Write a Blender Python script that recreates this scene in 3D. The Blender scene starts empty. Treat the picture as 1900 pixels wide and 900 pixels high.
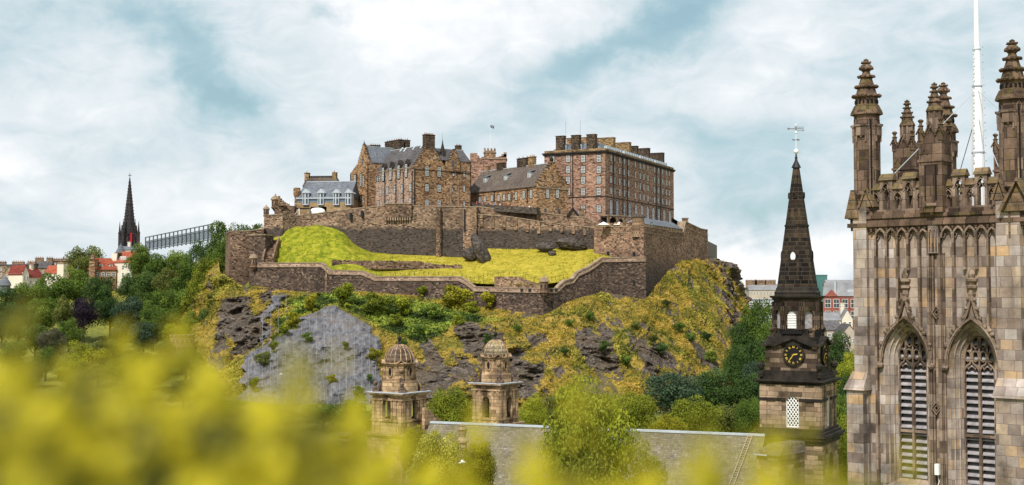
import bpy, bmesh, math, random
import numpy as np
from mathutils import Vector, Matrix, geometry
R = math.radians
PI = math.pi
SC = bpy.context.scene
COL = SC.collection
# ------------------------------------------------------------------ camera
F = 2333.0
CZ = 33.0
TH = math.atan(95 / F)
cam = bpy.data.cameras.new('camera')
camo = bpy.data.objects.new('camera', cam)
COL.objects.link(camo)
camo.location = (0, 0, CZ)
camo.rotation_euler = (PI / 2 + TH, 0, 0)
cam.sensor_width = 36
cam.lens = 36 * F / 1900
cam.clip_start = 0.05
cam.clip_end = 30000
cam.dof.use_dof = True
cam.dof.focus_distance = 240
cam.dof.aperture_fstop = 2.3
SC.camera = camo
# ------------------------------------------------------------------ world
W = bpy.data.worlds.new("World")
SC.world = W
W.use_nodes = True
SUN_EL, SUN_AZ = R(48), R(203)       # azimuth clockwise from +Y


class NT:
    """small helper round a node tree"""
    def __init__(s, tree):
        s.t = tree; s.n = tree.nodes; s.l = tree.links

    def new(s, typ, **kw):
        n = s.n.new(typ)
        for k, v in kw.items():
            setattr(n, k, v)
        return n

    def put(s, sock, v):
        if v is None:
            return
        if isinstance(v, (int, float)):
            sock.default_value = v
        elif isinstance(v, (tuple, list)):
            sock.default_value = tuple(v) + ((1,) if len(v) == 3 and len(sock.default_value) == 4 else ())
        else:
            s.l.new(v, sock)

    def m(s, op, a, b=None, c=None, clamp=False):
        n = s.new('ShaderNodeMath', operation=op, use_clamp=clamp)
        for i, v in enumerate((a, b, c)):
            s.put(n.inputs[i], v)
        return n.outputs[0]

    def mix(s, f, a, b, mode='MIX'):
        n = s.new('ShaderNodeMix', data_type='RGBA', blend_type=mode)
        n.clamp_factor = True
        s.put(n.inputs[0], f); s.put(n.inputs[6], a); s.put(n.inputs[7], b)
        return n.outputs[2]

    def ramp(s, f, stops, interp='LINEAR'):
        n = s.new('ShaderNodeValToRGB')
        n.color_ramp.interpolation = interp
        e = n.color_ramp.elements
        while len(e) < len(stops):
            e.new(0.5)
        for i, (p, c) in enumerate(stops):
            e[i].position = p
            e[i].color = (c, c, c, 1) if isinstance(c, (int, float)) else tuple(c) + (1,)
        s.put(n.inputs[0], f)
        return n.outputs[0]

    def noise(s, vec, scale, detail=4, rough=0.55, dist=0.0, col=False):
        n = s.new('ShaderNodeTexNoise')
        s.put(n.inputs['Vector'], vec)
        n.inputs['Scale'].default_value = scale
        n.inputs['Detail'].default_value = detail
        n.inputs['Roughness'].default_value = rough
        n.inputs['Distortion'].default_value = dist
        return n.outputs[1 if col else 0]

    def sep(s, v):
        n = s.new('ShaderNodeSeparateXYZ'); s.put(n.inputs[0], v); return n.outputs

    def comb(s, x, y, z=0.0):
        n = s.new('ShaderNodeCombineXYZ')
        s.put(n.inputs[0], x); s.put(n.inputs[1], y); s.put(n.inputs[2], z)
        return n.outputs[0]

    def smooth(s, v, a, b, o0=0.0, o1=1.0):
        n = s.new('ShaderNodeMapRange', interpolation_type='SMOOTHSTEP')
        s.put(n.inputs[0], v)
        for i, x in enumerate((a, b, o0, o1)):
            n.inputs[i + 1].default_value = x
        return n.outputs[0]


def build_world():
    t = NT(W.node_tree)
    t.n.clear()
    out = t.new('ShaderNodeOutputWorld')
    bg = t.new('ShaderNodeBackground')
    t.l.new(bg.outputs[0], out.inputs[0])
    bg.inputs[1].default_value = 0.1
    sky = t.new('ShaderNodeTexSky', sky_type='NISHITA')
    sky.sun_disc = False
    sky.sun_elevation = SUN_EL
    sky.sun_rotation = SUN_AZ
    sky.air_density = 1.2
    d = t.new('ShaderNodeTexCoord').outputs['Generated']
    x, y, z = t.sep(d)[:3]
    az = t.m('ARCTAN2', x, y)
    el = t.m('ARCSINE', z)
    X = t.m('MULTIPLY_ADD', az, F / 100, 9.5)          # hundreds of pixels
    Y = t.m('MULTIPLY_ADD', el, -F / 100, 5.45)
    p0 = t.comb(X, Y)
    wn = t.noise(p0, 0.6, 5, 0.6, col=True)
    ws = t.sep(wn)
    Xw = t.m('ADD', X, t.m('MULTIPLY_ADD', ws[0], 2.6, -1.3))
    Yw = t.m('ADD', Y, t.m('MULTIPLY_ADD', ws[1], 1.6, -0.8))
    # (cx, cy, sx, sy, rotation, amount): + cloud, - open sky
    blobs = [(2.9, .3, 1.0, .7, .6, -.27), (3.7, 1.4, 1.3, .5, .75, -.42), (4.4, 1.85, .6, .2, .1, -.35), (6.1, .35, .35, .2, -.3, -.45),
             (0.6, .8, 1.6, 1.0, .2, -.22), (11.6, .9, 1.9, .55, -.5, -.6), (13.0, .4, 1.2, .5, -.3, -.3), (10.3, 1.6, 1.0, .9, 0, -.12),
             (14.0, 2.9, 2.6, .7, .1, -.16), (13.9, 4.0, 1.7, .45, 0, -.34), (18.0, 1.2, 2.2, 1.6, 0, -.10), (17, 3.3, 2.4, .9, 0, -.12),
             (7.5, .4, 1.9, .8, 0, .42), (9.3, -.1, 1.0, .7, 0, .3), (0.4, 3.2, 1.0, .35, .3, .34), (2.6, 3.2, 1.0, .22, 0, -.12),
             (14.3, 4.95, 2.2, .42, 0, .62), (5.0, 4.0, 3.5, .8, 0, .10), (2.0, 2.2, 1.2, .5, .2, .16), (14.5, 1.3, 1.6, .35, -.5, .14),
             (0.4, 0.1, 1.3, .6, 0, -.12), (1.2, 3.55, 1.0, .2, 0, -.14), (13, -.9, 3, .7, 0, -.15)]
    acc = None
    for cx, cy, sx, sy, rt, am in blobs:
        dx = t.m('SUBTRACT', Xw, cx); dy = t.m('SUBTRACT', Yw, cy)
        c, s_ = math.cos(rt), math.sin(rt)
        u = t.m('MULTIPLY_ADD', dx, c / sx, t.m('MULTIPLY', dy, s_ / sx))
        v = t.m('MULTIPLY_ADD', dx, -s_ / sy, t.m('MULTIPLY', dy, c / sy))
        r2 = t.m('MULTIPLY_ADD', u, u, t.m('MULTIPLY', v, v))
        g = t.m('MULTIPLY', t.m('POWER', 2.71828, t.m('MULTIPLY', r2, -1.0)), am)
        acc = g if acc is None else t.m('ADD', acc, g)
    ps = t.comb(t.m('MULTIPLY', X, .32), t.m('MULTIPLY', Y, .62), 3.1)
    n1 = t.noise(ps, 1.0, 8, 0.55, 0.5)
    ps2 = t.comb(t.m('MULTIPLY', X, .9), t.m('MULTIPLY', Y, 1.7), 7.7)
    n2 = t.noise(ps2, 1.0, 7, 0.58, 0.9)
    f = t.m('ADD', t.m('MULTIPLY_ADD', n1, .80, .17), t.m('MULTIPLY_ADD', n2, .55, -.275))
    f = t.m('ADD', f, t.m('MULTIPLY', acc, .82))
    cl = t.ramp(f, [(0.0, (.30, .47, .52)), (.2, (.37, .53, .585)), (.38, (.50, .61, .66)), (.54, (.63, .70, .74)), (.70, (.74, .78, .81)), (.86, (.86, .875, .89)), (1.0, (.98, .98, .98))])
    vm = t.new('ShaderNodeVectorMath', operation='SCALE'); t.l.new(cl, vm.inputs[0]); vm.inputs[3].default_value = 10.9
    cl = vm.outputs[0]
    # open sky keeps a share of the real sky texture
    mixv = t.smooth(f, 0.0, 0.4, .70, .97)
    col = t.mix(mixv, sky.outputs[0], cl)
    t.l.new(col, bg.inputs[0])


build_world()
sun = bpy.data.lights.new('sun', 'SUN')
sun.energy = 4.3
sun.angle = R(3)
sun.color = (1, .95, .87)
suno = bpy.data.objects.new('sun', sun)
COL.objects.link(suno)
sdir = Vector((math.sin(SUN_AZ) * math.cos(SUN_EL), math.cos(SUN_AZ) * math.cos(SUN_EL), math.sin(SUN_EL)))
suno.rotation_euler = sdir.to_track_quat('Z', 'Y').to_euler()
suno.location = (0, 0, 200)
SC.view_settings.view_transform = 'Standard'
SC.view_settings.look = 'None'
SC.view_settings.exposure = 0.12
SC.view_settings.gamma = 1
SC.render.engine = 'CYCLES'
SC.cycles.use_denoising = True
SC.cycles.max_bounces = 5
SC.cycles.diffuse_bounces = 2
SC.cycles.glossy_bounces = 2
SC.cycles.transmission_bounces = 3
SC.cycles.transparent_max_bounces = 4
SC.cycles.caustics_reflective = False
SC.cycles.caustics_refractive = False

# ------------------------------------------------------------------ pixel <-> place
CT, ST = math.cos(TH), math.sin(TH)


def kx(px, py=400):
    v = 450 - py
    return (px - 950) / (F * CT - v * ST)


def kz(py):
    v = 450 - py
    return (F * ST + v * CT) / (F * CT - v * ST)


def P(px, py, D):
    return Vector((D * kx(px, py), D, CZ + D * kz(py)))


def pl(px, D, py=400):
    return Vector((D * kx(px, py), D))


def zof(py, pt):
    return CZ + pt[1] * kz(py)


def ray(px, p, d, py=400):
    k = kx(px, py)
    t = (k * p[1] - p[0]) / (d[0] - k * d[1])
    return Vector((p[0] + t * d[0], p[1] + t * d[1]))


def proj(V):
    V = np.asarray(V, float)
    x, y, z = V[:, 0], V[:, 1], V[:, 2] - CZ
    dep = y * CT + z * ST
    up = -y * ST + z * CT
    return 950 + F * x / dep, 450 - F * up / dep


# ------------------------------------------------------------------ numpy noise
def _h(ix, iy, iz, seed):
    n = (ix * 374761393 + iy * 668265263 + iz * 2147483647 + seed * 1274126177) & 0xffffffff
    n = ((n ^ (n >> 13)) * 1274126177) & 0xffffffff
    n = (n ^ (n >> 16)) & 0xffffffff
    n = (n * 2246822519) & 0xffffffff
    return ((n ^ (n >> 15)) & 0xffffff) / float(0xffffff)


def vnoise(p, seed=0):
    p = np.asarray(p, float)
    i = np.floor(p).astype(np.int64)
    f = p - i
    f = f * f * (3 - 2 * f)
    r = 0
    for dx in (0, 1):
        for dy in (0, 1):
            for dz in (0, 1):
                w = (f[:, 0] if dx else 1 - f[:, 0]) * (f[:, 1] if dy else 1 - f[:, 1]) * (f[:, 2] if dz else 1 - f[:, 2])
                r = r + w * _h(i[:, 0] + dx, i[:, 1] + dy, i[:, 2] + dz, seed)
    return r * 2 - 1


def fbm(p, scale=1.0, oct=4, seed=0, ridged=False):
    p = np.asarray(p, float) * scale
    a, s, tot = 1.0, 0, 0
    for k in range(oct):
        n = vnoise(p, seed + k)
        if ridged:
            n = 1 - 2 * np.abs(n)
        s = s + a * n; tot += a
        a *= .5; p = p * 2.03 + 17.1
    return s / tot


# ------------------------------------------------------------------ meshes
def uv_and_attrs(me):
    """box-projected UV in metres"""
    n = len(me.polygons)
    if n == 0:
        return
    nl = len(me.loops)
    nor = np.empty(n * 3); me.polygons.foreach_get('normal', nor); nor = nor.reshape(n, 3)
    lt = np.empty(n, np.int32); me.polygons.foreach_get('loop_total', lt)
    lv = np.empty(nl, np.int32); me.loops.foreach_get('vertex_index', lv)
    co = np.empty(len(me.vertices) * 3); me.vertices.foreach_get('co', co); co = co.reshape(-1, 3)
    t = np.stack([-nor[:, 1], nor[:, 0], np.zeros(n)], 1)
    L = np.linalg.norm(t, axis=1)
    flat = L < 0.15
    t[flat] = (1, 0, 0); L[flat] = 1
    t /= L[:, None]
    b = np.cross(nor, t)
    b[flat] = (0, 1, 0)
    fi = np.repeat(np.arange(n), lt)
    c = co[lv]
    u = (c * t[fi]).sum(1); v = (c * b[fi]).sum(1)
    uv = me.uv_layers.new(name='UVMap')
    uv.data.foreach_set('uv', np.stack([u, v], 1).ravel())


class MB:
    def __init__(s, M=None):
        s.v = []; s.f = []; s.M = M or Matrix()

    def add(s, vs, fs):
        b = len(s.v)
        s.v += [s.M @ Vector(q) for q in vs]
        s.f += [tuple(b + i for i in f) for f in fs]
        return s

    def box(s, x0, x1, y0, y1, z0, z1):
        return s.add([(x0, y0, z0), (x1, y0, z0), (x1, y1, z0), (x0, y1, z0), (x0, y0, z1), (x1, y0, z1), (x1, y1, z1), (x0, y1, z1)],
                     [(0, 3, 2, 1), (4, 5, 6, 7), (0, 1, 5, 4), (1, 2, 6, 5), (2, 3, 7, 6), (3, 0, 4, 7)])

    def frus(s, a, z0, b, z1):
        """a, b = (x0,x1,y0,y1) rectangles at two heights"""
        return s.add([(a[0], a[2], z0), (a[1], a[2], z0), (a[1], a[3], z0), (a[0], a[3], z0), (b[0], b[2], z1), (b[1], b[2], z1), (b[1], b[3], z1), (b[0], b[3], z1)],
                     [(0, 3, 2, 1), (4, 5, 6, 7), (0, 1, 5, 4), (1, 2, 6, 5), (2, 3, 7, 6), (3, 0, 4, 7)])

    def prism(s, poly, z0, z1):
        """plan polygon (ccw) extruded in z; z may be lists"""
        n = len(poly)
        Z0 = z0 if isinstance(z0, (list, tuple)) else [z0] * n
        Z1 = z1 if isinstance(z1, (list, tuple)) else [z1] * n
        vs = [(p[0], p[1], Z0[i]) for i, p in enumerate(poly)] + [(p[0], p[1], Z1[i]) for i, p in enumerate(poly)]
        fs = [tuple(range(n - 1, -1, -1)), tuple(range(n, 2 * n))] + [(i, (i + 1) % n, n + (i + 1) % n, n + i) for i in range(n)]
        return s.add(vs, fs)

    def slab(s, poly, y0, y1, holes=()):
        """polygon in the (x,z) plane, seen from -y, thick from y0 to y1, with holes"""
        loops = [list(poly)] + [list(h) for h in holes]
        tri = geometry.tessellate_polygon([[Vector((a, b, 0)) for a, b in lp] for lp in loops])
        flat = [q for lp in loops for q in lp]
        n = len(flat)
        vs = [(a, y0, b) for a, b in flat] + [(a, y1, b) for a, b in flat]
        fs = []
        for t in tri:
            a, b, c = [flat[i] for i in t]
            ar = (b[0] - a[0]) * (c[1] - a[1]) - (c[0] - a[0]) * (b[1] - a[1])
            if ar < 0:
                t = (t[0], t[2], t[1])
            fs.append(tuple(t)); fs.append((t[2] + n, t[1] + n, t[0] + n))
        o = 0
        for k, lp in enumerate(loops):
            m = len(lp)
            ar = sum(lp[i][0] * lp[(i + 1) % m][1] - lp[(i + 1) % m][0] * lp[i][1] for i in range(m))
            fw = (ar > 0) == (k == 0)
            for i in range(m):
                a, b = o + i, o + (i + 1) % m
                fs.append((a, a + n, b + n, b) if fw else (b, b + n, a + n, a))
            o += m
        return s.add(vs, fs)

    def bar(s, pts, w, y0, y1, closed=False):
        """square-section bar along (x,z) points in a facade plane"""
        n = len(pts)
        L, Rr = [], []
        for i in range(n):
            p = Vector(pts[i])
            a = Vector(pts[i - 1]) if (i > 0 or closed) else None
            b = Vector(pts[(i + 1) % n]) if (i < n - 1 or closed) else None
            d = Vector((0, 0))
            if a is not None and (p - a).length > 1e-6: d += (p - a).normalized()
            if b is not None and (b - p).length > 1e-6: d += (b - p).normalized()
            if d.length < 1e-6: d = Vector((1, 0))
            d.normalize()
            nn = Vector((-d.y, d.x)) * w / 2
            L.append(p + nn); Rr.append(p - nn)
        vs = []
        for i in range(n):
            vs += [(L[i].x, y0, L[i].y), (Rr[i].x, y0, Rr[i].y), (Rr[i].x, y1, Rr[i].y), (L[i].x, y1, L[i].y)]
        fs = []
        for i in range(n if closed else n - 1):
            a, b = 4 * i, 4 * ((i + 1) % n)
            for k in range(4):
                fs.append((a + k, a + (k + 1) % 4, b + (k + 1) % 4, b + k))
        if not closed:
            fs += [(3, 2, 1, 0), (4 * n - 4, 4 * n - 3, 4 * n - 2, 4 * n - 1)]
        return s.add(vs, fs)

    def tube(s, pts, r, n=6):
        pts = [Vector(p) for p in pts]
        rs = r if isinstance(r, (list, tuple)) else [r] * len(pts)
        vs, fs = [], []
        for i, p in enumerate(pts):
            d = (pts[min(i + 1, len(pts) - 1)] - pts[max(i - 1, 0)])
            d = d.normalized() if d.length > 1e-9 else Vector((0, 0, 1))
            a = d.orthogonal().normalized() if abs(d.z) < .99 else Vector((1, 0, 0))
            b = d.cross(a).normalized(); a = b.cross(d)
            for k in range(n):
                t = 2 * PI * k / n
                vs.append(p + (a * math.cos(t) + b * math.sin(t)) * rs[i])
        for i in range(len(pts) - 1):
            for k in range(n):
                fs.append((i * n + k, i * n + (k + 1) % n, (i + 1) * n + (k + 1) % n, (i + 1) * n + k))
        fs += [tuple(range(n - 1, -1, -1)), tuple(range(len(vs) - n, len(vs)))]
        return s.add(vs, fs)

    def lathe(s, prof, n=8, c=(0, 0), ph=None, sx=1, sy=1):
        """prof = [(r,z)..] upward"""
        ph = PI / n if ph is None else ph
        vs, fs = [], []
        for r, z in prof:
            for k in range(n):
                t = 2 * PI * k / n + ph
                vs.append((c[0] + sx * max(r, .002) * math.cos(t), c[1] + sy * max(r, .002) * math.sin(t), z))
        for i in range(len(prof) - 1):
            for k in range(n):
                fs.append((i * n + k, i * n + (k + 1) % n, (i + 1) * n + (k + 1) % n, (i + 1) * n + k))
        fs += [tuple(range(n - 1, -1, -1)), tuple(range(len(vs) - n, len(vs)))]
        return s.add(vs, fs)

    def ball(s, c, r, n=8, sz=1.0):
        prof = [(r * math.sin(PI * i / 6), -r * sz * math.cos(PI * i / 6)) for i in range(7)]
        return s.lathe([(a, c[2] + b) for a, b in prof], n, (c[0], c[1]))

    def build(s, name, mat, parent=None, smooth=False, loc=None):
        me = bpy.data.meshes.new(name)
        V = np.array([tuple(q) for q in s.v])
        if parent is not None:
            o0 = Vector(origin(parent))
        elif loc is not None:
            o0 = Vector(loc)
        else:
            lo, hi = V.min(0), V.max(0)
            o0 = Vector(((lo[0] + hi[0]) / 2, (lo[1] + hi[1]) / 2, lo[2]))
        me.from_pydata((V - np.array(o0)).tolist(), [], s.f)
        me.validate()
        me.update()
        uv_and_attrs(me)
        if smooth:
            me.polygons.foreach_set('use_smooth', [True] * len(me.polygons))
        if mat: me.materials.append(mat)
        o = bpy.data.objects.new(name, me)
        COL.objects.link(o)
        if parent is not None:
            o.parent = parent
        else:
            o.location = o0
        return o


def origin(o):
    p = Vector((0, 0, 0))
    while o is not None:
        p = p + Vector(o.location); o = o.parent
    return p


def tag(o, label=None, cat=None, group=None, kind=None):
    if label: o['label'] = label
    if cat: o['category'] = cat
    if group: o['group'] = group
    if kind: o['kind'] = kind
    return o


def thing(name, loc, label, cat, group=None):
    o = bpy.data.objects.new(name, None)
    o.location = tuple(loc) if len(loc) == 3 else (loc[0], loc[1], 0)
    o.empty_display_size = .5
    COL.objects.link(o)
    return tag(o, label, cat, group)


def frame(p0, p1, z=0.0):
    """x along p0->p1, y away from the viewer side, z up"""
    a = math.atan2(p1[1] - p0[1], p1[0] - p0[0])
    return Matrix.Translation((p0[0], p0[1], z)) @ Matrix.Rotation(a, 4, 'Z')


def npmesh(name, V, Fq, mat, parent=None, attrs=None, smooth=True, loc=(0, 0, 0), uv=True):
    """V (n,3), Fq (m,k) arrays"""
    V = np.asarray(V, np.float64); Fq = np.asarray(Fq, np.int32)
    me = bpy.data.meshes.new(name)
    me.vertices.add(len(V)); me.vertices.foreach_set('co', (V - np.array(loc)).ravel())
    k = Fq.shape[1]
    me.loops.add(Fq.size); me.loops.foreach_set('vertex_index', Fq.ravel())
    me.polygons.add(len(Fq)); me.polygons.foreach_set('loop_start', np.arange(0, Fq.size, k))
    me.update(calc_edges=True)
    me.validate()
    if uv: uv_and_attrs(me)
    me.polygons.foreach_set('use_smooth', [smooth] * len(me.polygons))
    for an, av in (attrs or {}).items():
        a = me.attributes.new(an, 'FLOAT', 'POINT')
        a.data.foreach_set('value', np.asarray(av, np.float32))
    if mat: me.materials.append(mat)
    o = bpy.data.objects.new(name, me)
    COL.objects.link(o)
    if parent is not None: o.parent = parent
    else: o.location = loc
    return o


# ------------------------------------------------------------------ materials
def newmat(name):
    m = bpy.data.materials.new(name)
    m.use_nodes = True
    t = NT(m.node_tree)
    b = t.n['Principled BSDF']
    b.inputs['Specular IOR Level'].default_value = .2
    return m, t, b


def bump(t, b, h, strength=.5, dist=.05):
    n = t.new('ShaderNodeBump')
    n.inputs['Strength'].default_value = strength
    n.inputs['Distance'].default_value = dist
    t.l.new(h, n.inputs['Height'])
    t.l.new(n.outputs[0], b.inputs['Normal'])


def plain(name, c, rough=.8, var=.25, scale=1.5, metal=0.0, spec=.2):
    m, t, b = newmat(name)
    tc = t.new('ShaderNodeTexCoord').outputs['Object']
    n = t.noise(tc, scale, 5, .6)
    c2 = tuple(x * (1 - var) for x in c); c3 = tuple(min(1, x * (1 + var)) for x in c)
    t.l.new(t.ramp(n, [(.3, c2), (.7, c3)]), b.inputs['Base Color'])
    b.inputs['Roughness'].default_value = rough
    b.inputs['Metallic'].default_value = metal
    b.inputs['Specular IOR Level'].default_value = spec
    return m


def masonry(name, cols, w, h, mortar=(.12, .1, .08), mw=.06, mstr=.75, warp=.0, weather=.45, wscale=.12, bstr=.6, bdist=.08, stain=None, streak=0.0, moss=None, dark=(.035, .03, .028)):
    """cols = colour stops picked at random per stone; stain=(z0,z1,amount) dark below; streak = vertical dark runs"""
    m, t, b = newmat(name)
    uv = t.new('ShaderNodeUVMap').outputs[0]
    geo = t.new('ShaderNodeNewGeometry')
    pos = geo.outputs['Position']
    if warp:
        nv = t.noise(uv, 1.1 / h, 2, .5, col=True)
        s = t.sep(nv)
        u0, v0, _ = t.sep(uv)[:3]
        u = t.m('ADD', u0, t.m('MULTIPLY_ADD', s[0], warp * w * 2, -warp * w))
        v = t.m('ADD', v0, t.m('MULTIPLY_ADD', s[1], warp * h * 2, -warp * h))
    else:
        u, v, _ = t.sep(uv)[:3]
    vr = t.m('DIVIDE', v, h)
    row = t.m('FLOOR', vr)
    wn0 = t.new('ShaderNodeTexWhiteNoise', noise_dimensions='1D'); t.l.new(row, wn0.inputs['W'])
    us = t.m('ADD', t.m('DIVIDE', u, w), t.m('MULTIPLY', wn0.outputs[0], 7.3))
    colm = t.m('FLOOR', us)
    wn = t.new('ShaderNodeTexWhiteNoise', noise_dimensions='2D')
    t.l.new(t.comb(colm, row), wn.inputs['Vector'])
    tone = wn.outputs[0]
    n = len(cols)
    colr = t.ramp(tone, [(i / (n - 1), c) for i, c in enumerate(cols)])
    # within-stone mottling
    fine = t.noise(pos, 2.2 / h, 4, .7)
    colr = t.mix(.55, colr, t.ramp(fine, [(.25, .42), (.5, .5), (.75, .62)]), 'OVERLAY')
    big = t.noise(pos, wscale, 6, .62)
    colr = t.mix(weather, colr, t.ramp(big, [(.32, .12), (.5, .5), (.68, .80)]), 'OVERLAY')
    if streak:
        sv = t.comb(t.m('MULTIPLY', u, 1.0 / w * .55), t.m('MULTIPLY', v, .05 / h))
        sn = t.noise(sv, 1.0, 4, .6)
        colr = t.mix(t.m('MULTIPLY', t.smooth(sn, .52, .72), streak), colr, dark)
    if stain:
        zz = t.sep(pos)[2]
        nz = t.noise(pos, .09, 5, .6)
        zc = t.m('ADD', zz, t.m('MULTIPLY_ADD', nz, -stain[3], stain[3] / 2))
        st = t.m('MULTIPLY', t.smooth(zc, stain[0], stain[1], 1.0, 0.0), stain[2])
        dk = t.mix(tone, tuple(x * .55 for x in dark), tuple(x * 2.6 for x in dark))
        colr = t.mix(st, colr, dk)
    if moss:
        mn = t.noise(pos, moss[1], 5, .65)
        up = t.sep(geo.outputs['Normal'])[2]
        mm = t.m('MULTIPLY', t.smooth(t.m('ADD', mn, t.m('MULTIPLY', up, .25)), .52, .66), moss[2])
        colr = t.mix(mm, colr, moss[0])
    fu = t.m('FRACT', us); fv = t.m('FRACT', vr)
    eu = t.m('MULTIPLY', t.m('MINIMUM', fu, t.m('SUBTRACT', 1.0, fu)), w)
    ev = t.m('MULTIPLY', t.m('MINIMUM', fv, t.m('SUBTRACT', 1.0, fv)), h)
    e = t.m('MINIMUM', eu, ev)
    mo = t.smooth(e, mw * .3, mw, 1.0, 0.0)
    colr = t.mix(t.m('MULTIPLY', mo, mstr), colr, mortar)
    t.l.new(colr, b.inputs['Base Color'])
    b.inputs['Roughness'].default_value = .9
    b.inputs['Specular IOR Level'].default_value = .12
    hh = t.m('ADD', t.m('MULTIPLY', mo, -1.0), t.m('MULTIPLY_ADD', tone, .7, t.m('MULTIPLY', fine, .8)))
    bump(t, b, hh, bstr, bdist)
    return m


def leafmat(name, c1, c2, c3=None, trans=.25, scale=.35, spec=.15):
    """c1 dark, c2 light by clump noise and leaf tone, painted lighter on crown tops"""
    m, t, b = newmat(name)
    tc = t.new('ShaderNodeTexCoord').outputs['Object']
    a = t.new('ShaderNodeAttribute', attribute_name='tone').outputs['Fac']
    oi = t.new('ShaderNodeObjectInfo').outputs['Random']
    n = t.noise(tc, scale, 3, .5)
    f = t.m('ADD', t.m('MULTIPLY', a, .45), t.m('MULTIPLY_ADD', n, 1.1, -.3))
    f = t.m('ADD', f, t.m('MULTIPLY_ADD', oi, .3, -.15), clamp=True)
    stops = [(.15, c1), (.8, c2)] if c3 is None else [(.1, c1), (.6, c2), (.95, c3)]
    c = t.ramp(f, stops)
    t.l.new(c, b.inputs['Base Color'])
    b.inputs['Roughness'].default_value = .6
    b.inputs['Specular IOR Level'].default_value = spec
    tr = t.new('ShaderNodeBsdfTranslucent')
    t.l.new(c, tr.inputs[0])
    mx = t.new('ShaderNodeMixShader'); mx.inputs[0].default_value = trans
    t.l.new(b.outputs[0], mx.inputs[1]); t.l.new(tr.outputs[0], mx.inputs[2])
    t.l.new(mx.outputs[0], t.n['Material Output'].inputs[0])
    return m


M = {}
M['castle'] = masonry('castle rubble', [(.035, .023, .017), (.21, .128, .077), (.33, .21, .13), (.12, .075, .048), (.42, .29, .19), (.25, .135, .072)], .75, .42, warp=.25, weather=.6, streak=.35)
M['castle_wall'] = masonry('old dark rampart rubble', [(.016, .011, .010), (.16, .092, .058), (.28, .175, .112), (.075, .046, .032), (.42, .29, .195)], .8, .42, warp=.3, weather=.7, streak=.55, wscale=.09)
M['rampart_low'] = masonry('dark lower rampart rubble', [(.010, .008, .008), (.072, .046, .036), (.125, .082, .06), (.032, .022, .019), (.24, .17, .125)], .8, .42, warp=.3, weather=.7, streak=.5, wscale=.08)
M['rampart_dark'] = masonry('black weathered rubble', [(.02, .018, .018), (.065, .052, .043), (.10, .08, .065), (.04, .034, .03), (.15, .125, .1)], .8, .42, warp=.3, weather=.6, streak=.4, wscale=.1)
M['orange'] = masonry('orange brown rubble', [(.05, .025, .015), (.32, .18, .09), (.44, .27, .14), (.19, .10, .05), (.52, .36, .22), (.30, .14, .06), (.10, .06, .04)], .8, .45, warp=.25, weather=.5, wscale=.15)
M['pinkstone'] = masonry('pink rubble', [(.16, .09, .06), (.38, .25, .18), (.48, .34, .26), (.28, .18, .13), (.52, .40, .32)], .8, .45, warp=.25, weather=.45, wscale=.15)
M['barracks'] = masonry('red brown coursed rubble', [(.06, .031, .024), (.31, .165, .115), (.41, .235, .165), (.19, .105, .075), (.50, .33, .24), (.36, .19, .12)], .9, .42, warp=.2, weather=.4, wscale=.12)
M['buff'] = masonry('buff ashlar', [(.30, .20, .10), (.42, .29, .16), (.36, .24, .12), (.48, .36, .22)], 1.2, .5, weather=.4)
M['trim'] = plain('weathered dressed stone', (.26, .19, .13), var=.5, scale=.6)
M['darktrim'] = plain('soot black dressed stone', (.035, .027, .022), var=.5, scale=.8)
M['slate'] = masonry('grey slate', [(.055, .05, .055), (.10, .095, .10), (.14, .13, .135), (.08, .07, .075)], .5, .32, mortar=(.03, .03, .03), mw=.03, weather=.35, bstr=.3)
M['slate_blue'] = masonry('blue grey slate', [(.09, .10, .12), (.15, .165, .19), (.19, .205, .23), (.12, .13, .15)], .5, .32, mortar=(.04, .045, .05), mw=.03, weather=.3, bstr=.3)
M['slate_brown'] = masonry('brown grey slate', [(.07, .055, .045), (.12, .095, .08), (.15, .12, .10), (.09, .07, .06)], .5, .32, mortar=(.03, .03, .03), mw=.03, weather=.4, bstr=.3)
M['lead'] = plain('pale lead', (.42, .46, .5), rough=.5, var=.15)
M['white'] = plain('white paint', (.78, .78, .75), rough=.5, var=.06)
M['glass'] = plain('dark window glass', (.05, .06, .07), rough=.15, var=.3, spec=.6)
M['glassb'] = plain('sky lit glass', (.12, .17, .21), rough=.12, var=.2, spec=.8)
M['pipe'] = plain('black iron', (.02, .02, .022), rough=.5, var=.3)
M['chimney'] = masonry('sooty chimney stone', [(.015, .012, .011), (.045, .032, .024), (.14, .09, .055), (.025, .02, .016)], .7, .4, weather=.6)
M['chimney_o'] = masonry('ochre chimney stone', [(.08, .055, .03), (.30, .19, .09), (.40, .26, .12), (.15, .10, .055)], .9, .42, weather=.6, wscale=.3)
M['pot'] = plain('clay pot', (.3, .12, .07), var=.4)
M['bark'] = plain('bark', (.06, .045, .035), var=.4, scale=2)
M['lawn'] = None
M['cable'] = plain('galvanised cable', (.36, .36, .36), rough=.5, var=.1)
# ================================================================== terrain
def sstep(x, a, b):
    t = np.clip((np.asarray(x, float) - a) / (b - a), 0, 1)
    return t * t * (3 - 2 * t)


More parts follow.
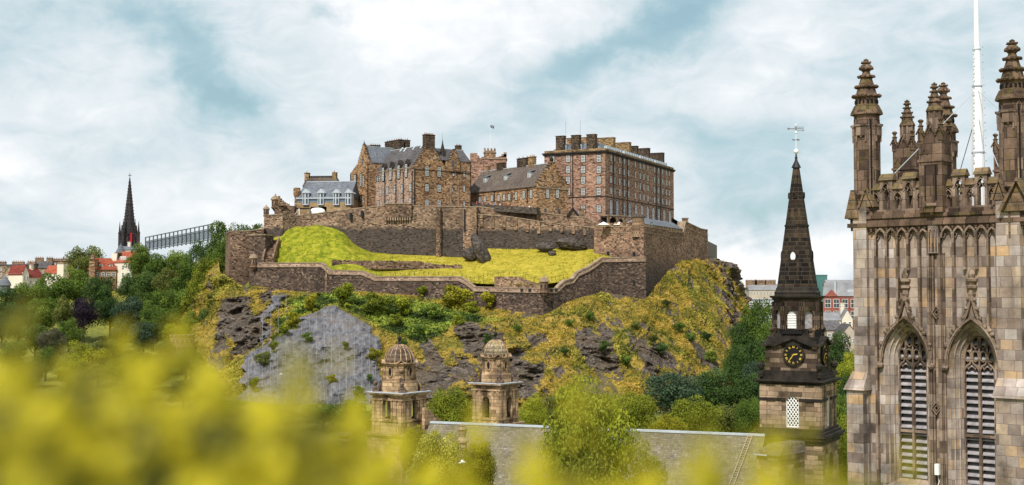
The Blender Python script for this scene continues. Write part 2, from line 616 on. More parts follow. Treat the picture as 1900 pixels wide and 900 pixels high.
def ground_h(x, y):
    x = np.asarray(x, float); y = np.asarray(y, float)
    left = np.interp(y, [300, 400, 440, 480, 520, 570, 650], [0, 7, 11, 17, 25, 37, 40]) + 14 * np.exp(-((x + 115) / 50.) ** 2) * sstep(y, 480, 570)
    right = sstep(y, 330, 560) * 12 + sstep(y, 520, 1000) * 13
    k = sstep(x + (y - 400) * .1, -60, 60)
    h = left * (1 - k) + right * k
    p = np.stack([x.ravel(), y.ravel(), 0 * x.ravel()], 1)
    n = fbm(p, 1 / 60., 3, 5).reshape(x.shape) * 2.2 * sstep(y, 200, 330)
    far = sstep(y, 1500, 6000)
    return (h + n) * (1 - far) + 27 * far - 1.5


def build_ground():
    ys = np.concatenate([np.linspace(-400, 180, 16), np.linspace(190, 760, 120), np.geomspace(780, 20000, 40)])
    xs = np.concatenate([-np.geomspace(12000, 330, 18), np.linspace(-320, 420, 150), np.geomspace(440, 12000, 18)])
    X, Y = np.meshgrid(xs, ys)
    Z = ground_h(X, Y)
    V = np.stack([X.ravel(), Y.ravel(), Z.ravel()], 1)
    ny, nx = X.shape
    i = (np.arange(ny - 1)[:, None] * nx + np.arange(nx - 1)[None]).ravel()
    Q = np.stack([i, i + 1, i + 1 + nx, i + nx], 1)
    m, t, b = newmat('grass ground')
    pos = t.new('ShaderNodeNewGeometry').outputs['Position']
    n = t.noise(pos, .03, 6, .6); n2 = t.noise(pos, .6, 4, .6)
    c = t.ramp(t.m('ADD', t.m('MULTIPLY', n, .7), t.m('MULTIPLY', n2, .3)), [(.35, (.05, .065, .02)), (.48, (.15, .16, .03)), (.6, (.30, .27, .05))])
    t.l.new(c, b.inputs['Base Color']); b.inputs['Roughness'].default_value = .95
    bump(t, b, n2, .6, .4)
    o = npmesh('ground', V, Q, m)
    tag(o, 'rough green ground of the gardens below the castle rock', None, None, 'structure')


build_ground()

# ================================================================== rampart lines (px, distance, top py, foot py)
LOW = [(472, 442, 488, 530), (540, 437, 487.5, 540), (597, 431, 487.5, 543), (611, 429, 501, 545), (672, 426, 502.5, 540), (696, 424, 513, 543), (780, 421, 513, 549),
       (851, 418, 513, 557), (864, 417, 519, 561), (880, 415, 532, 567), (960, 407, 534, 578), (1008, 402, 535, 586), (1033, 406, 535, 572), (1047, 409, 521, 564),
       (1063, 413, 517, 556), (1073, 415, 504, 553), (1093, 418, 495, 548), (1105, 420, 487, 546), (1117, 422, 478, 541), (1198, 427, 477, 556)]
UP = [(490, 462, 400, 432), (525, 458, 398, 424), (534, 460, 393, 421), (550, 462, 401, 419), (590, 460.5, 396.5, 416), (650, 458, 388.5, 440), (680, 457, 385.3, 465), (715, 456, 382, 470),
      (765, 454, 382.5, 472), (812, 453, 383.5, 475), (862, 452, 384, 477), (885, 451, 385, 477)]
UP2 = [(885, 452, 398, 465), (940, 452, 402, 464), (1000, 452, 411, 465), (1060, 452, 418, 466), (1103, 450, 423, 470)]
BAST = [(1103, 444, 421, 478), (1195, 428, 420.5, 480)]


def interp_line(L, px, k):
    return np.interp(px, [q[0] for q in L], [q[k] for q in L])


# ------------------------------------------------------------------ castle rock: a lofted crag all round the ramparts
TOPR = [(620, 640, 455), (500, 600, 455), (430, 560, 450), (405, 500, 475), (408, 462, 505), (424, 448, 515), (446, 442, 528), (462, 441, 535)] + [(q[0], q[1] - .3, q[3]) for q in LOW[:-1]] + \
       [(1198, 426.7, 556), (1218, 442, 527), (1240, 456, 500), (1262, 470, 482), (1290, 486, 478), (1318, 502, 476), (1335, 530, 486), (1335, 580, 480), (1250, 640, 470), (1000, 680, 465), (800, 680, 460), (620, 640, 455)]
BOTR = [(560, 760, 20), (430, 740, 20), (350, 650, 22), (335, 540, 25), (335, 470, 20), (340, 440, 15), (350, 410, 9), (370, 388, 5),
        ] + [None] * (len(LOW) - 1) + \
       [(1205, 352, -2), (1255, 366, -1), (1310, 384, 0), (1350, 404, 2), (1375, 430, 4), (1395, 470, 6), (1400, 540, 10), (1400, 640, 14), (1300, 740, 18), (1050, 780, 20), (800, 790, 20), (560, 760, 20)]
lowbot = {0: (395, 366, 0), 2: (480, 348, -2), 5: (640, 340, -3), 8: (830, 338, -3), 11: (1008, 338, -3), 15: (1100, 344, -3), 18: (1170, 348, -2)}


def build_rock():
    n0 = 8
    nl = len(LOW) - 1
    ks = sorted(lowbot)
    for i in range(nl):
        BOTR[n0 + i] = tuple(float(np.interp(i, ks, [lowbot[k][j] for k in ks])) for j in range(3))
    T = np.array([tuple(P(px, py, D)) for px, D, py in TOPR])
    B = np.array([(D * kx(px, 650), D, z) for px, D, z in BOTR])
    assert len(T) == len(B)
    seg = np.linalg.norm(np.diff(T[:, :2], axis=0), axis=1)
    s = np.concatenate([[0], np.cumsum(seg)])
    # dense in front, coarse behind
    i0, i1 = s[4], s[n0 + nl + 6]
    ss = np.concatenate([np.linspace(0, i0, 30, endpoint=False), np.linspace(i0, i1, 760, endpoint=False), np.linspace(i1, s[-1], 60)])
    Ti = np.stack([np.interp(ss, s, T[:, k]) for k in range(3)], 1)
    # smoother foot line
    Bi = np.stack([np.interp(ss, s, B[:, k]) for k in range(3)], 1)
    nr = 190
    t = np.linspace(0, 1, nr)
    TT, SS = np.meshgrid(t, ss, indexing='ij')
    g = TT ** 1.0
    V = Ti[None] * (1 - g[..., None]) + Bi[None] * g[..., None]
    # profile: drops a little faster low down (crag foot)
    dz = (Bi[:, 2] - Ti[:, 2])[None]
    V[..., 2] = Ti[None, :, 2] + dz * (TT * .80 + .20 * TT ** 2.2)
    px, py = proj(V.reshape(-1, 3)); px = px.reshape(TT.shape); py = py.reshape(TT.shape)
    out = (Bi - Ti)[:, :2]; out /= np.linalg.norm(out, axis=1)[:, None]
    out = np.concatenate([out, np.zeros((len(out), 1))], 1)
    d = np.zeros_like(TT)
    fade = sstep(TT, 0, .06)

    def seg_d(x0, y0, x1, y1):
        """distance in px to a segment, and side"""
        ex, ey = x1 - x0, y1 - y0
        L2 = ex * ex + ey * ey
        tt = np.clip(((px - x0) * ex + (py - y0) * ey) / L2, 0, 1)
        return np.hypot(px - (x0 + tt * ex), py - (y0 + tt * ey))

    def poly_mask(pts, soft):
        inside = np.zeros(px.shape, bool)
        dist = np.full(px.shape, 1e9)
        n = len(pts)
        for i in range(n):
            x0, y0 = pts[i]; x1, y1 = pts[(i + 1) % n]
            dist = np.minimum(dist, seg_d(x0, y0, x1, y1))
            c = ((y0 > py) != (y1 > py))
            xi = (x1 - x0) * (py - y0) / ((y1 - y0) if y1 != y0 else 1e-9) + x0
            inside ^= c & (px < xi)
        sd = np.where(inside, dist, -dist)
        return sstep(sd, -soft, soft)

    wob = fbm(V.reshape(-1, 3), 1 / 8., 4, 3).reshape(TT.shape) * 24
    px0, py0 = px, py
    px = px + wob; py = py + wob * .6
    net = poly_mask([(600, 570), (640, 572), (690, 600), (706, 640), (704, 700), (690, 752), (600, 760), (500, 830), (430, 830), (455, 740), (475, 665), (520, 625)], 5)
    net2 = poly_mask([(510, 556), (545, 550), (500, 610), (490, 640), (478, 655), (500, 590)], 4)
    gully = poly_mask([(420, 560), (505, 540), (512, 565), (492, 640), (470, 665), (400, 650), (395, 590)], 7)
    cliff1 = poly_mask([(850, 600), (905, 600), (960, 640), (1010, 680), (1000, 745), (900, 745), (870, 700), (850, 650)], 8)
    cliff2 = poly_mask([(1060, 600), (1120, 600), (1150, 650), (1130, 690), (1080, 670)], 8)
    cliff3 = poly_mask([(1322, 470), (1350, 500), (1368, 590), (1380, 660), (1350, 610), (1325, 540), (1300, 490)], 6)
    cliff4 = poly_mask([(1180, 640), (1230, 640), (1260, 690), (1200, 690)], 8)
    cliff5 = poly_mask([(760, 650), (850, 640), (870, 740), (770, 740)], 10)
    ivy = poly_mask([(603, 540), (700, 548), (790, 556), (850, 575), (930, 590), (850, 600), (790, 640), (730, 620), (690, 600), (640, 570), (610, 566)], 8)
    ivy2 = poly_mask([(520, 600), (560, 560), (600, 530), (606, 560), (560, 595), (520, 640)], 7)
    px, py = px0, py0
    band = 1 * fbm(np.stack([(V[..., 0] * .8 + V[..., 2] * .5).ravel(), V[..., 1].ravel() * .6, (V[..., 2] * .35 - V[..., 0] * .25).ravel()], 1), 1 / 5.5, 5, 11, True).reshape(TT.shape)
    lump = fbm(V.reshape(-1, 3), 1 / 26., 4, 21).reshape(TT.shape)
    fine = fbm(V.reshape(-1, 3), 1 / 2.6, 4, 31, True).reshape(TT.shape)
    craggy = np.clip(net * .35 + gully + cliff1 + cliff2 * .8 + cliff3 + cliff4 * .7 + cliff5 * .7, 0, 1)
    d += lump * 5.5
    q3 = V.reshape(-1, 3)
    fold = fbm(np.stack([q3[:, 0] + .35 * q3[:, 2], q3[:, 1] * .3, q3[:, 2] * .18], 1), 1 / 8.5, 5, 71, True).reshape(TT.shape)
    mid = fbm(np.stack([q3[:, 0] * .8 + .5 * q3[:, 2], q3[:, 1] * .6, q3[:, 2] * .6 - .3 * q3[:, 0]], 1), 1 / 2.4, 3, 91, True).reshape(TT.shape)
    TM = TT * 62.
    def ribf(sh):
        return fbm(np.stack([((SS + sh) + TM * .75).ravel() / 11., (TM / 42.).ravel(), (TM * 0).ravel() + 3.3], 1), 1.0, 4, 131, True).reshape(TT.shape)
    rib = ribf(0); ribd = ribf(-1.6) - rib
    d += rib * 4.2 * (1 - .75 * net)
    d += band * (1.2 + 4.5 * craggy * (1 - net))
    d += fine * (.4 + .9 * craggy * (1 - .6 * net)) + mid * (.2 + 1.4 * craggy)
    d += fold * net * 6.0
    d += net * 7.0 + net2 * 3 - gully * 5 + ivy * .5
    d *= fade
    V += out[None] * d[..., None]
    V[..., 2] += (lump * 1.2 + fine * .3) * fade
    # where is bare rock, where is grass
    nrm = fbm(V.reshape(-1, 3), 1 / 7., 5, 41).reshape(TT.shape)
    streak = fbm(np.stack([(V[..., 0] * 1.0 + V[..., 2] * .75).ravel(), V[..., 1].ravel() * .2, (V[..., 2] * .22).ravel()], 1), 1 / 4.2, 4, 51).reshape(TT.shape)
    rock = sstep(ribd * 1.1 + nrm * .55 + streak * 1.25 + craggy * .60 + gully * .3 - band * .45 + mid * .25 + sstep(py, 590, 700) * .18, .24, .42)
    rock = np.clip(np.maximum(rock, np.maximum(net, net2)) - ivy - ivy2 * 1.1, 0, 1)
    gp = sstep(fbm(V.reshape(-1, 3), 1 / 16., 4, 161).reshape(TT.shape), .16, .36) * .42 * (1 - gully) * (1 - cliff1 * .7)
    nt, ns = TT.shape
    i = (np.arange(nt - 1)[:, None] * ns + np.arange(ns - 1)[None]).ravel()
    Q = np.stack([i, i + ns, i + ns + 1, i + 1], 1)
    grey = np.clip(net + net2, 0, 1)
    green = np.clip(ivy + ivy2 + gp, 0, 1)
    m, t_, b = newmat('crag rock and grass')
    pos = t_.new('ShaderNodeNewGeometry').outputs['Position']
    A = lambda nme: t_.new('ShaderNodeAttribute', attribute_name=nme).outputs['Fac']
    n1 = t_.noise(pos, .5, 7, .7); n2 = t_.noise(pos, 2.0, 5, .7); n3 = t_.noise(pos, .12, 5, .6)
    rk = t_.ramp(t_.m('ADD', t_.m('MULTIPLY', n1, .6), t_.m('MULTIPLY', n2, .4)), [(.36, (.014, .012, .011)), (.45, (.055, .044, .036)), (.54, (.13, .103, .082)), (.64, (.28, .23, .185))])
    rk = t_.mix(t_.smooth(n3, .45, .65), rk, t_.mix(.5, rk, (.14, .10, .055)))
    # joints down the netted face
    sp = t_.sep(pos)
    jt = t_.noise(t_.comb(t_.m('MULTIPLY_ADD', sp[2], .25, t_.m('MULTIPLY', sp[0], .8)), t_.m('MULTIPLY', sp[1], .25), t_.m('MULTIPLY', sp[2], .10)), 1.0, 5, .65)
    gk = t_.ramp(t_.m('ADD', t_.m('MULTIPLY', jt, .4), t_.m('ADD', t_.m('MULTIPLY', n3, .35), t_.m('MULTIPLY', n1, .25))), [(.33, (.03, .029, .033)), (.43, (.10, .098, .108)), (.52, (.19, .186, .20)), (.60, (.30, .293, .31)), (.72, (.48, .465, .46))])
    gr = t_.ramp(t_.m('ADD', t_.m('MULTIPLY', n1, .55), t_.m('MULTIPLY', n3, .45)), [(.34, (.045, .05, .012)), (.43, (.14, .12, .02)), (.52, (.30, .21, .035)), (.60, (.42, .28, .06)), (.7, (.24, .14, .05))])
    iv = t_.ramp(n1, [(.38, (.03, .05, .012)), (.5, (.10, .14, .02)), (.62, (.22, .26, .04))])
    base = t_.mix(t_.m('MULTIPLY', A('grey'), t_.smooth(t_.m('ADD', t_.m('MULTIPLY', n3, .6), t_.m('MULTIPLY', n1, .4)), .50, .60, 1.0, .35)), rk, gk)
    veg = t_.mix(A('green'), gr, iv)
    edge = t_.smooth(t_.m('ADD', A('rock'), t_.m('MULTIPLY_ADD', n2, 1.0, -.5)), .35, .6)
    c = t_.mix(edge, veg, base)
    t_.l.new(c, b.inputs['Base Color'])
    b.inputs['Roughness'].default_value = .9
    bump(t_, b, t_.m('ADD', n2, n1), .9, .5)
    o = npmesh('castle_rock', V.reshape(-1, 3), Q, m, attrs={'rock': rock.ravel(), 'grey': grey.ravel(), 'green': green.ravel()}, uv=False, smooth=False)
    tag(o, 'steep volcanic crag under the castle, bare rock mixed with yellow green grass', None, None, 'structure')
    return V, rock, grey, green, px, py, out, d


ROCK = build_rock()


def scatter_tufts():
    """grass and herb clumps on the crag: uncountable ground cover"""
    rs = np.random.RandomState(4)
    V, rock, grey, green, px, py, out, d = ROCK
    nt, ns = rock.shape
    vis = (px > 340) & (px < 1430)
    sel = np.argwhere((rock < .45) & vis)
    sel = sel[(sel[:, 0] > 1) & (sel[:, 0] < nt - 2) & (sel[:, 1] < ns - 2)]
    idx = sel[rs.randint(0, len(sel), 95000)]
    gi = green[idx[:, 0], idx[:, 1]]
    p = V[idx[:, 0], idx[:, 1]] + rs.normal(0, .35, (len(idx), 3)) * [1, .6, .2]
    cl = fbm(p, 1 / 6., 3, 77)
    keep = (cl + rs.normal(0, .25, len(p)) > -.1) | (gi > .5)
    p = p[keep]; gi = gi[keep]; cl = cl[keep]
    n = len(p)
    sz = (.22 + .34 * rs.rand(n) ** 2) * (1 + .8 * gi)
    Vs, Fs, A, G = [], [], [], []
    for k in range(3):
        nrm = rs.normal(0, 1, (n, 3)); nrm[:, 2] = np.abs(nrm[:, 2]) * .5 + .2; nrm /= np.linalg.norm(nrm, axis=1)[:, None]
        a = np.cross(nrm, rs.normal(0, 1, (n, 3))); a /= np.linalg.norm(a, axis=1)[:, None]
        b = np.cross(nrm, a)
        c = p + rs.normal(0, .25, (n, 3)) * [1, 1, .6] + [0, -.12, .1]
        q = np.stack([c - a * sz[:, None] * .6, c + b * sz[:, None] * .4, c + a * sz[:, None] * .6, c - b * sz[:, None] * .35], 1)
        o = len(Vs) and sum(len(x) for x in Vs)
        Vs.append(q.reshape(-1, 3)); Fs.append(np.arange(n * 4).reshape(n, 4) + o)
        r = np.clip(.46 + cl * 1.3 + rs.normal(0, .10, n), 0, 1)
        A.append(np.repeat(r, 4)); G.append(np.repeat(gi, 4))
    m, t, b = newmat('crag herbs')
    r_ = t.new('ShaderNodeAttribute', attribute_name='tone').outputs['Fac']
    g_ = t.new('ShaderNodeAttribute', attribute_name='green').outputs['Fac']
    c1 = t.ramp(r_, [(.05, (.03, .042, .01)), (.28, (.10, .11, .016)), (.5, (.215, .18, .024)), (.75, (.37, .265, .035)), (1, (.48, .33, .07))])
    c2 = t.ramp(r_, [(.15, (.025, .045, .01)), (.5, (.085, .13, .018)), (.9, (.24, .30, .04))])
    c = t.mix(g_, c1, c2)
    t.l.new(c, b.inputs['Base Color']); b.inputs['Roughness'].default_value = .8
    o = npmesh('crag_herbs', np.concatenate(Vs), np.concatenate(Fs), m, attrs={'tone': np.concatenate(A), 'green': np.concatenate(G)}, smooth=False, uv=False)
    tag(o, 'yellow green grass and herbs growing over the crag', 'grass', None, 'stuff')


scatter_tufts()

# ------------------------------------------------------------------ grass bank between the ramparts
def build_bank():
    pxs = np.linspace(497, 1132, 260)
    # foot line (just behind the lower rampart parapet) and head line (foot of the upper walls)
    flow = [(497, 445, 500), (590, 434, 497), (612, 433, 506), (672, 429, 508), (700, 428, 519), (851, 422, 520), (885, 420, 526), (917, 417, 527), (1003, 409, 528), (1040, 413, 523), (1063, 417, 515), (1078, 421, 504), (1095, 424, 496), (1108, 426, 488), (1120, 428, 481), (1132, 432, 478)]
    fup = [(497, 463, 436), (510, 462, 430), (530, 461, 422), (560, 463, 415), (590, 462, 410.5), (618, 461, 416), (640, 460, 428), (655, 460, 445), (668, 459, 456), (690, 458, 466), (765, 456, 470), (860, 454, 474), (884, 453, 472), (905, 453, 458), (960, 453, 460), (1020, 453, 460), (1060, 453, 458), (1100, 451, 461), (1120, 446, 468), (1132, 440, 474)]
    n = 70
    t = np.linspace(0, 1, n)
    V = np.zeros((n, len(pxs), 3))
    for j, px in enumerate(pxs):
        d0, y0 = interp_line(flow, px, 1), interp_line(flow, px, 2)
        d1, y1 = interp_line(fup, px, 1), interp_line(fup, px, 2)
        a = P(px, y0, d0); b = P(px, y1, d1)
        for i, k in enumerate(t):
            V[i, j] = a + (b - a) * k
    p = V.reshape(-1, 3)
    L = fbm(p * [1, 1, .2], 1 / 14., 5, 9).reshape(n, -1)
    T = t[:, None]
    X = pxs[None, :]
    z = V[..., 2].copy()
    edge = np.minimum(sstep(T, 0, .1), 1 - sstep(T, .9, 1))
    z += L * .8 * edge
    # terraces on the left hump
    left = 1 - sstep(X, 640, 720)
    for c, w in ((.33, .06), (.56, .05)):
        z += left * edge * (-.75 * np.exp(-((T - c) / w) ** 2) + .75 * np.exp(-((T - c + .1) / w) ** 2))
    V[..., 2] = z
    i = (np.arange(n - 1)[:, None] * len(pxs) + np.arange(len(pxs) - 1)[None]).ravel()
    Q = np.stack([i, i + 1, i + 1 + len(pxs), i + len(pxs)], 1)
    m, t_, b = newmat('mown bank grass')
    pos = t_.new('ShaderNodeNewGeometry').outputs['Position']
    n1 = t_.noise(pos, .42, 9, .72); n2 = t_.noise(pos, 1.6, 5, .75)
    c = t_.ramp(t_.m('ADD', t_.m('MULTIPLY', n1, .65), t_.m('MULTIPLY', n2, .35)), [(.36, (.17, .16, .02)), (.45, (.28, .24, .026)), (.53, (.38, .31, .04)), (.62, (.48, .37, .08))])
    sx = t_.sep(pos)[0]
    gm = t_.smooth(sx, -62, -28, 1.0, 0.0)
    c = t_.mix(t_.m('MULTIPLY', gm, .85), c, t_.ramp(n1, [(.36, (.075, .11, .010)), (.47, (.155, .19, .014)), (.55, (.24, .25, .02)), (.64, (.34, .31, .04))]))
    t_.l.new(c, b.inputs['Base Color']); b.inputs['Roughness'].default_value = .95
    b.inputs['Specular IOR Level'].default_value = .05
    bump(t_, b, n2, .7, .35)
    o = npmesh('grass_bank', V.reshape(-1, 3), Q, m, uv=False)
    tag(o, 'smooth bright green and yellow grass bank between the two ramparts', None, None, 'structure')
    # blade clumps for a rough edge
    return V


BANK = build_bank()


def bank_tufts():
    rs = np.random.RandomState(12)
    V = BANK; nt, ns = V.shape[:2]
    n = 14000
    i = rs.randint(0, nt, n); j = rs.randint(0, ns, n)
    p = V[i, j] + rs.normal(0, .3, (n, 3)) * [1, 1, 0]
    a = fbm(p, 1 / 9., 3, 33)
    edge = (i < 4) | (i > nt - 5)
    keep = (a + rs.normal(0, .3, n) > .05) | edge
    p = p[keep]; a = a[keep]; edge = edge[keep]; n = len(p)
    th = rs.uniform(0, PI, n); w = rs.uniform(.1, .3, n) * (1 + .6 * edge); h = rs.uniform(.06, .2, n) * (1 + .9 * edge)
    dx = np.stack([np.cos(th) * w, np.sin(th) * w, 0 * w], 1); up = np.stack([rs.normal(0, .08, n), rs.normal(0, .08, n), h], 1)
    q = np.stack([p - dx - [0, 0, .1], p + dx - [0, 0, .1], p + dx * .5 + up, p - dx * .6 + up * .8], 1).reshape(-1, 3)
    o = npmesh('bank_grass', q, np.arange(4 * n).reshape(n, 4), leafmat('bank grass blades', (.10, .12, .015), (.23, .225, .022), (.40, .33, .06), trans=.1, scale=.05), attrs={'tone': np.repeat(np.clip(.5 + rs.normal(0, .3, n), 0, 1), 4)}, smooth=False, uv=False)
    tag(o, 'longer grass tufts over the bank between the ramparts', 'grass', None, 'stuff')


bank_tufts()

# ================================================================== ramparts
def wall_run(mb, L, thick=2.0, coping=.0, ext=6.0, top_off=0.0, lo_off=0.0):
    """thick wall whose front follows (px, D, top, foot)"""
    pts = [(pl(q[0], q[1], q[2]), zof(q[2], (0, q[1])), zof(q[3], (0, q[1]))) for q in L]
    n = len(pts)
    nor = []
    for i in range(n):
        a = pts[max(i - 1, 0)][0]; b = pts[min(i + 1, n - 1)][0]
        d = (b - a).normalized(); nor.append(Vector((-d.y, d.x)))
    vs = []
    for i in range(n):
        p, zt, zb = pts[i]
        q = p + nor[i] * thick
        f = p - nor[i] * .5
        vs += [(f.x, f.y, zb - ext), (p.x, p.y, zt + top_off), (q.x, q.y, zt + top_off), (q.x, q.y, zb - ext)]
    fs = []
    for i in range(n - 1):
        a, b = 4 * i, 4 * (i + 1)
        fs += [(a, b, b + 1, a + 1), (a + 1, b + 1, b + 2, a + 2), (a + 2, b + 2, b + 3, a + 3)]
    fs += [(3, 0, 1, 2)[::-1], (4 * n - 4, 4 * n - 3, 4 * n - 2, 4 * n - 1)[::-1]]
    mb.add(vs, fs)
    return pts, nor


def band_run(mb, pts, nor, dz0, dz1, proud, depth):
    """moulding following the wall head"""
    vs, fs = [], []
    n = len(pts)
    for i in range(n):
        p, zt, zb = pts[i]
        a = p - nor[i] * proud; b = p + nor[i] * depth
        vs += [(a.x, a.y, zt + dz0), (a.x, a.y, zt + dz1), (b.x, b.y, zt + dz1), (b.x, b.y, zt + dz0)]
    for i in range(n - 1):
        a, b = 4 * i, 4 * (i + 1)
        for k in range(4):
            fs.append((a + k, b + k, b + (k + 1) % 4, a + (k + 1) % 4))
    fs += [(0, 1, 2, 3), (4 * n - 1, 4 * n - 2, 4 * n - 3, 4 * n - 4)]
    mb.add(vs, fs)


rt = thing('rampart_wall', tuple(P(760, 560, 424)), 'long low dark rampart with pale coping stepping along the foot of the grass bank', 'rampart')
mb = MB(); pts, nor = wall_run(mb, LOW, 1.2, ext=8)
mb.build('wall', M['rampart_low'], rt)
mb = MB(); band_run(mb, pts, nor, -1.55, -1.25, .35, .0)
mb.build('string_course', M['trim'], rt)
mb = MB(); band_run(mb, pts, nor, -.25, .12, .2, 1.4)
mb.build('coping', M['trim'], rt)
mb = MB(); band_run(mb, pts, nor, -1.25, -.25, .06, .0)
mb.build('parapet', M['pinkstone'], rt)
# corner pier and gun loops
p = pl(603, 430, 500)
mb = MB(frame(pl(600, 431, 500), pl(611, 429.3, 500)))
mb.frus((-.4, 2.3, -.9, .8), 20, (-.2, 2.0, -.3, .8), zof(500, (0, 430)))
mb.build('pier', M['castle'], rt)
mb = MB()
for px in (968, 983, 1024, 1032):
    k = interp_line(LOW, px, 1)
    c = P(px, 538, k - .35)
    mb = MB(); mb.box(c.x - .45, c.x + .45, c.y - .25, c.y + .1, c.z - .5, c.z + .45)
    mb.build('gun_loop', M['pipe'], rt)
for px, py in ((1037, 552), (1176, 523)):
    c = P(px, py, interp_line(LOW, px, 1) - .6)
    mb = MB(); mb.box(c.x - .3, c.x + .3, c.y - .25, c.y + .1, c.z - .8, c.z + .8)
    mb.build('gun_loop', M['pipe'], rt)


def tufted_wall(name, L, mat, label, thick=2.0, copm=None, strings=(), ext=5.0, cat='rampart'):
    c = L[len(L) // 2]
    r = thing(name, tuple(P(c[0], c[3], c[1])), label, cat)
    mb = MB(); pts, nor = wall_run(mb, L, thick, ext=ext)
    mb.build('wall', mat, r)
    mb = MB(); band_run(mb, pts, nor, -.05, .3, .18, thick + .15)
    mb.build('coping', copm or M['trim'], r)
    for dz in strings:
        mb = MB(); band_run(mb, pts, nor, dz, dz + .3, .2, .0)
        mb.build('string_course', copm or M['trim'], r)
    return r, pts, nor


# upper rampart, stained dark below
def stained(name, z0, z1, soft=3.0, warm=1.0):
    return masonry(name, [(.03 * warm, .022, .018), (.23 * warm, .142, .093), (.35 * warm, .235, .152), (.12 * warm, .078, .054), (.44 * warm, .32, .22)], .8, .42, warp=.3, weather=.7,
                   streak=.45, wscale=.09, stain=(z0, z1, .88, soft), dark=(.026, .022, .021))


M['up_wall'] = stained('upper rampart rubble', 56.2, 57.6, 8)
M['up_wall2'] = stained('terrace rampart rubble', 55.3, 56.6, 3)
M['bast_wall'] = stained('bastion rubble', 38, 50, 14, 1.08)
up, upts, unor = tufted_wall('rampart_wall', UP, M['up_wall'], 'high tan rampart blackened along its foot below the gabled hospital building', 3.0, ext=4)
# projecting corbelled box on the upper rampart
fr = frame(pl(715, 455.8, 390), pl(765, 454, 390))
w = (pl(765, 454, 390) - pl(715, 455.8, 390)).length
mb = MB(fr)
ztop = zof(382, (0, 455)); zb = zof(403.5, (0, 455))
mb.box(0, w, -1.3, -.02, zb, ztop + .55)
mb.build('gun_platform', M['castle_wall'], up)
mb = MB(fr)
for i in range(11):
    x = .25 + i * (w - 1.1) / 10
    mb.box(x, x + .5, -1.25, -.02, zb - 1.1, zb)
    mb.box(x + .06, x + .44, -.7, -.02, zb - 1.7, zb - 1.1)
mb.build('corbels', M['trim'], up)
mb = MB(fr)
for x0, x1, yy in ((6.9, 7.8, 443), (9.3, 10.1, 455)):
    pass
mb.box(-.2, w + .2, -1.5, -.02, ztop + .55, ztop + .85)
mb.build('platform_coping', M['trim'], up)
# shallow buttresses on the upper rampart
for a, b, t in ((860, 884, 384.5), (812, 818, 384)):
    fr = frame(pl(a, 452.2, 420), pl(b, 451.3, 420)); w = (pl(b, 451.3, 420) - pl(a, 452.2, 420)).length
    mb = MB(fr); mb.frus((0, w, -1.0, .3), 40, (0, w, -.4, .3), zof(t + 2, (0, 452)))
    mb.build('buttress', M['castle'] if a > 850 else M['castle_wall'], up)
mb = MB()
for px, y0, y1 in ((651, 395, 408), (672, 391, 403), (862, 388, 430)):
    D = interp_line(UP, px, 1) - .8
    a, b = P(px, y0, D), P(px, y1, D)
    mb.tube([(a.x, a.y, a.z), (b.x, b.y, b.z)], .28 if px > 700 else .55, 6)
mb.build('drain_shaft', M['pipe'], up)

# terrace rampart to the right: set-back upper wall, ledge with pale merlon stubs, dark curtain below
r2, pts2, nor2 = tufted_wall('rampart_wall', UP2, M['up_wall2'], 'receding terrace rampart with pale merlon shaped blocks over a black lower face', 2.0, ext=4)
mb = MB()
for px in np.linspace(893, 1085, 10):
    D = float(interp_line(UP2, px, 1)); tp = float(interp_line(UP2, px, 2))
    zt = zof(tp, (0, D))
    c = pl(px, D, tp)
    h = 4.4 if px < 1000 else 3.0
    mb.box(c.x - .55, c.x + .55, D - .62, D + .1, zt - h, zt - .06)
mb.build('merlon_stubs', M['castle'], r2)
UB = [(884, 455, 383.5, 400), (920, 455.5, 388, 405), (965, 456, 391, 408), (1000, 456, 394, 412), (1050, 456, 401, 420), (1090, 455, 404, 425), (1103, 454, 414, 425)]
tufted_wall('rampart_wall', UB, M['castle'], 'thin set back parapet wall above the terrace rampart, below the long gabled range', 1.2, ext=2)

# right-hand bastion
b3, pts3, nor3 = tufted_wall('bastion', [(1103, 444, 421, 478), (1150, 436, 421, 480), (1194, 428, 420.5, 560), (1236, 453, 426.5, 505), (1240, 455.5, 430, 500), (1268, 472, 432, 485), (1272, 474, 412, 485), (1300, 488, 425, 482), (1313, 497, 427.5, 480)],
                             M['bast_wall'], 'tall angular bastion standing on the right end of the crag', 3.0, strings=(-2.1,), ext=6, cat='bastion')
fr = frame(pl(1103, 444, 421), pl(1194, 428, 421)); w = (pl(1194, 428, 421) - pl(1103, 444, 421)).length
mb = MB(fr); zt = zof(421, (0, 436))
for i in range(8):
    x = .3 + i * (w - 2) / 7.2
    mb.box(x, x + 1.5, .1, 1.6, zt + .3, zt + 1.5)
mb.build('merlons', M['castle'], b3)
mb = MB(fr)
for px, py in ((1178, 437), (1178, 471), (1130, 470)):
    q = ray(px, pl(1103, 444, 421), pl(1194, 428, 421) - pl(1103, 444, 421), py)
    u = (q - pl(1103, 444, 421)).length; z = zof(py, q)
    mb = MB(fr); mb.box(u - .45, u + .45, -.75, -.3, z - .7, z + .6)
    mb.build('loop_hole', M['pipe'], b3)
# pale quoin strip on the salient
c = pl(1194, 427.6, 500)
mb = MB(frame(pl(1187, 429, 500), pl(1194, 427.8, 500)))
mb.frus((-1.0, .9, -1.2, .1), 22, (-.3, 1.0, -.62, .1), zof(477, (0, 428)))
mb.build('quoin_strip', M['castle'], b3)

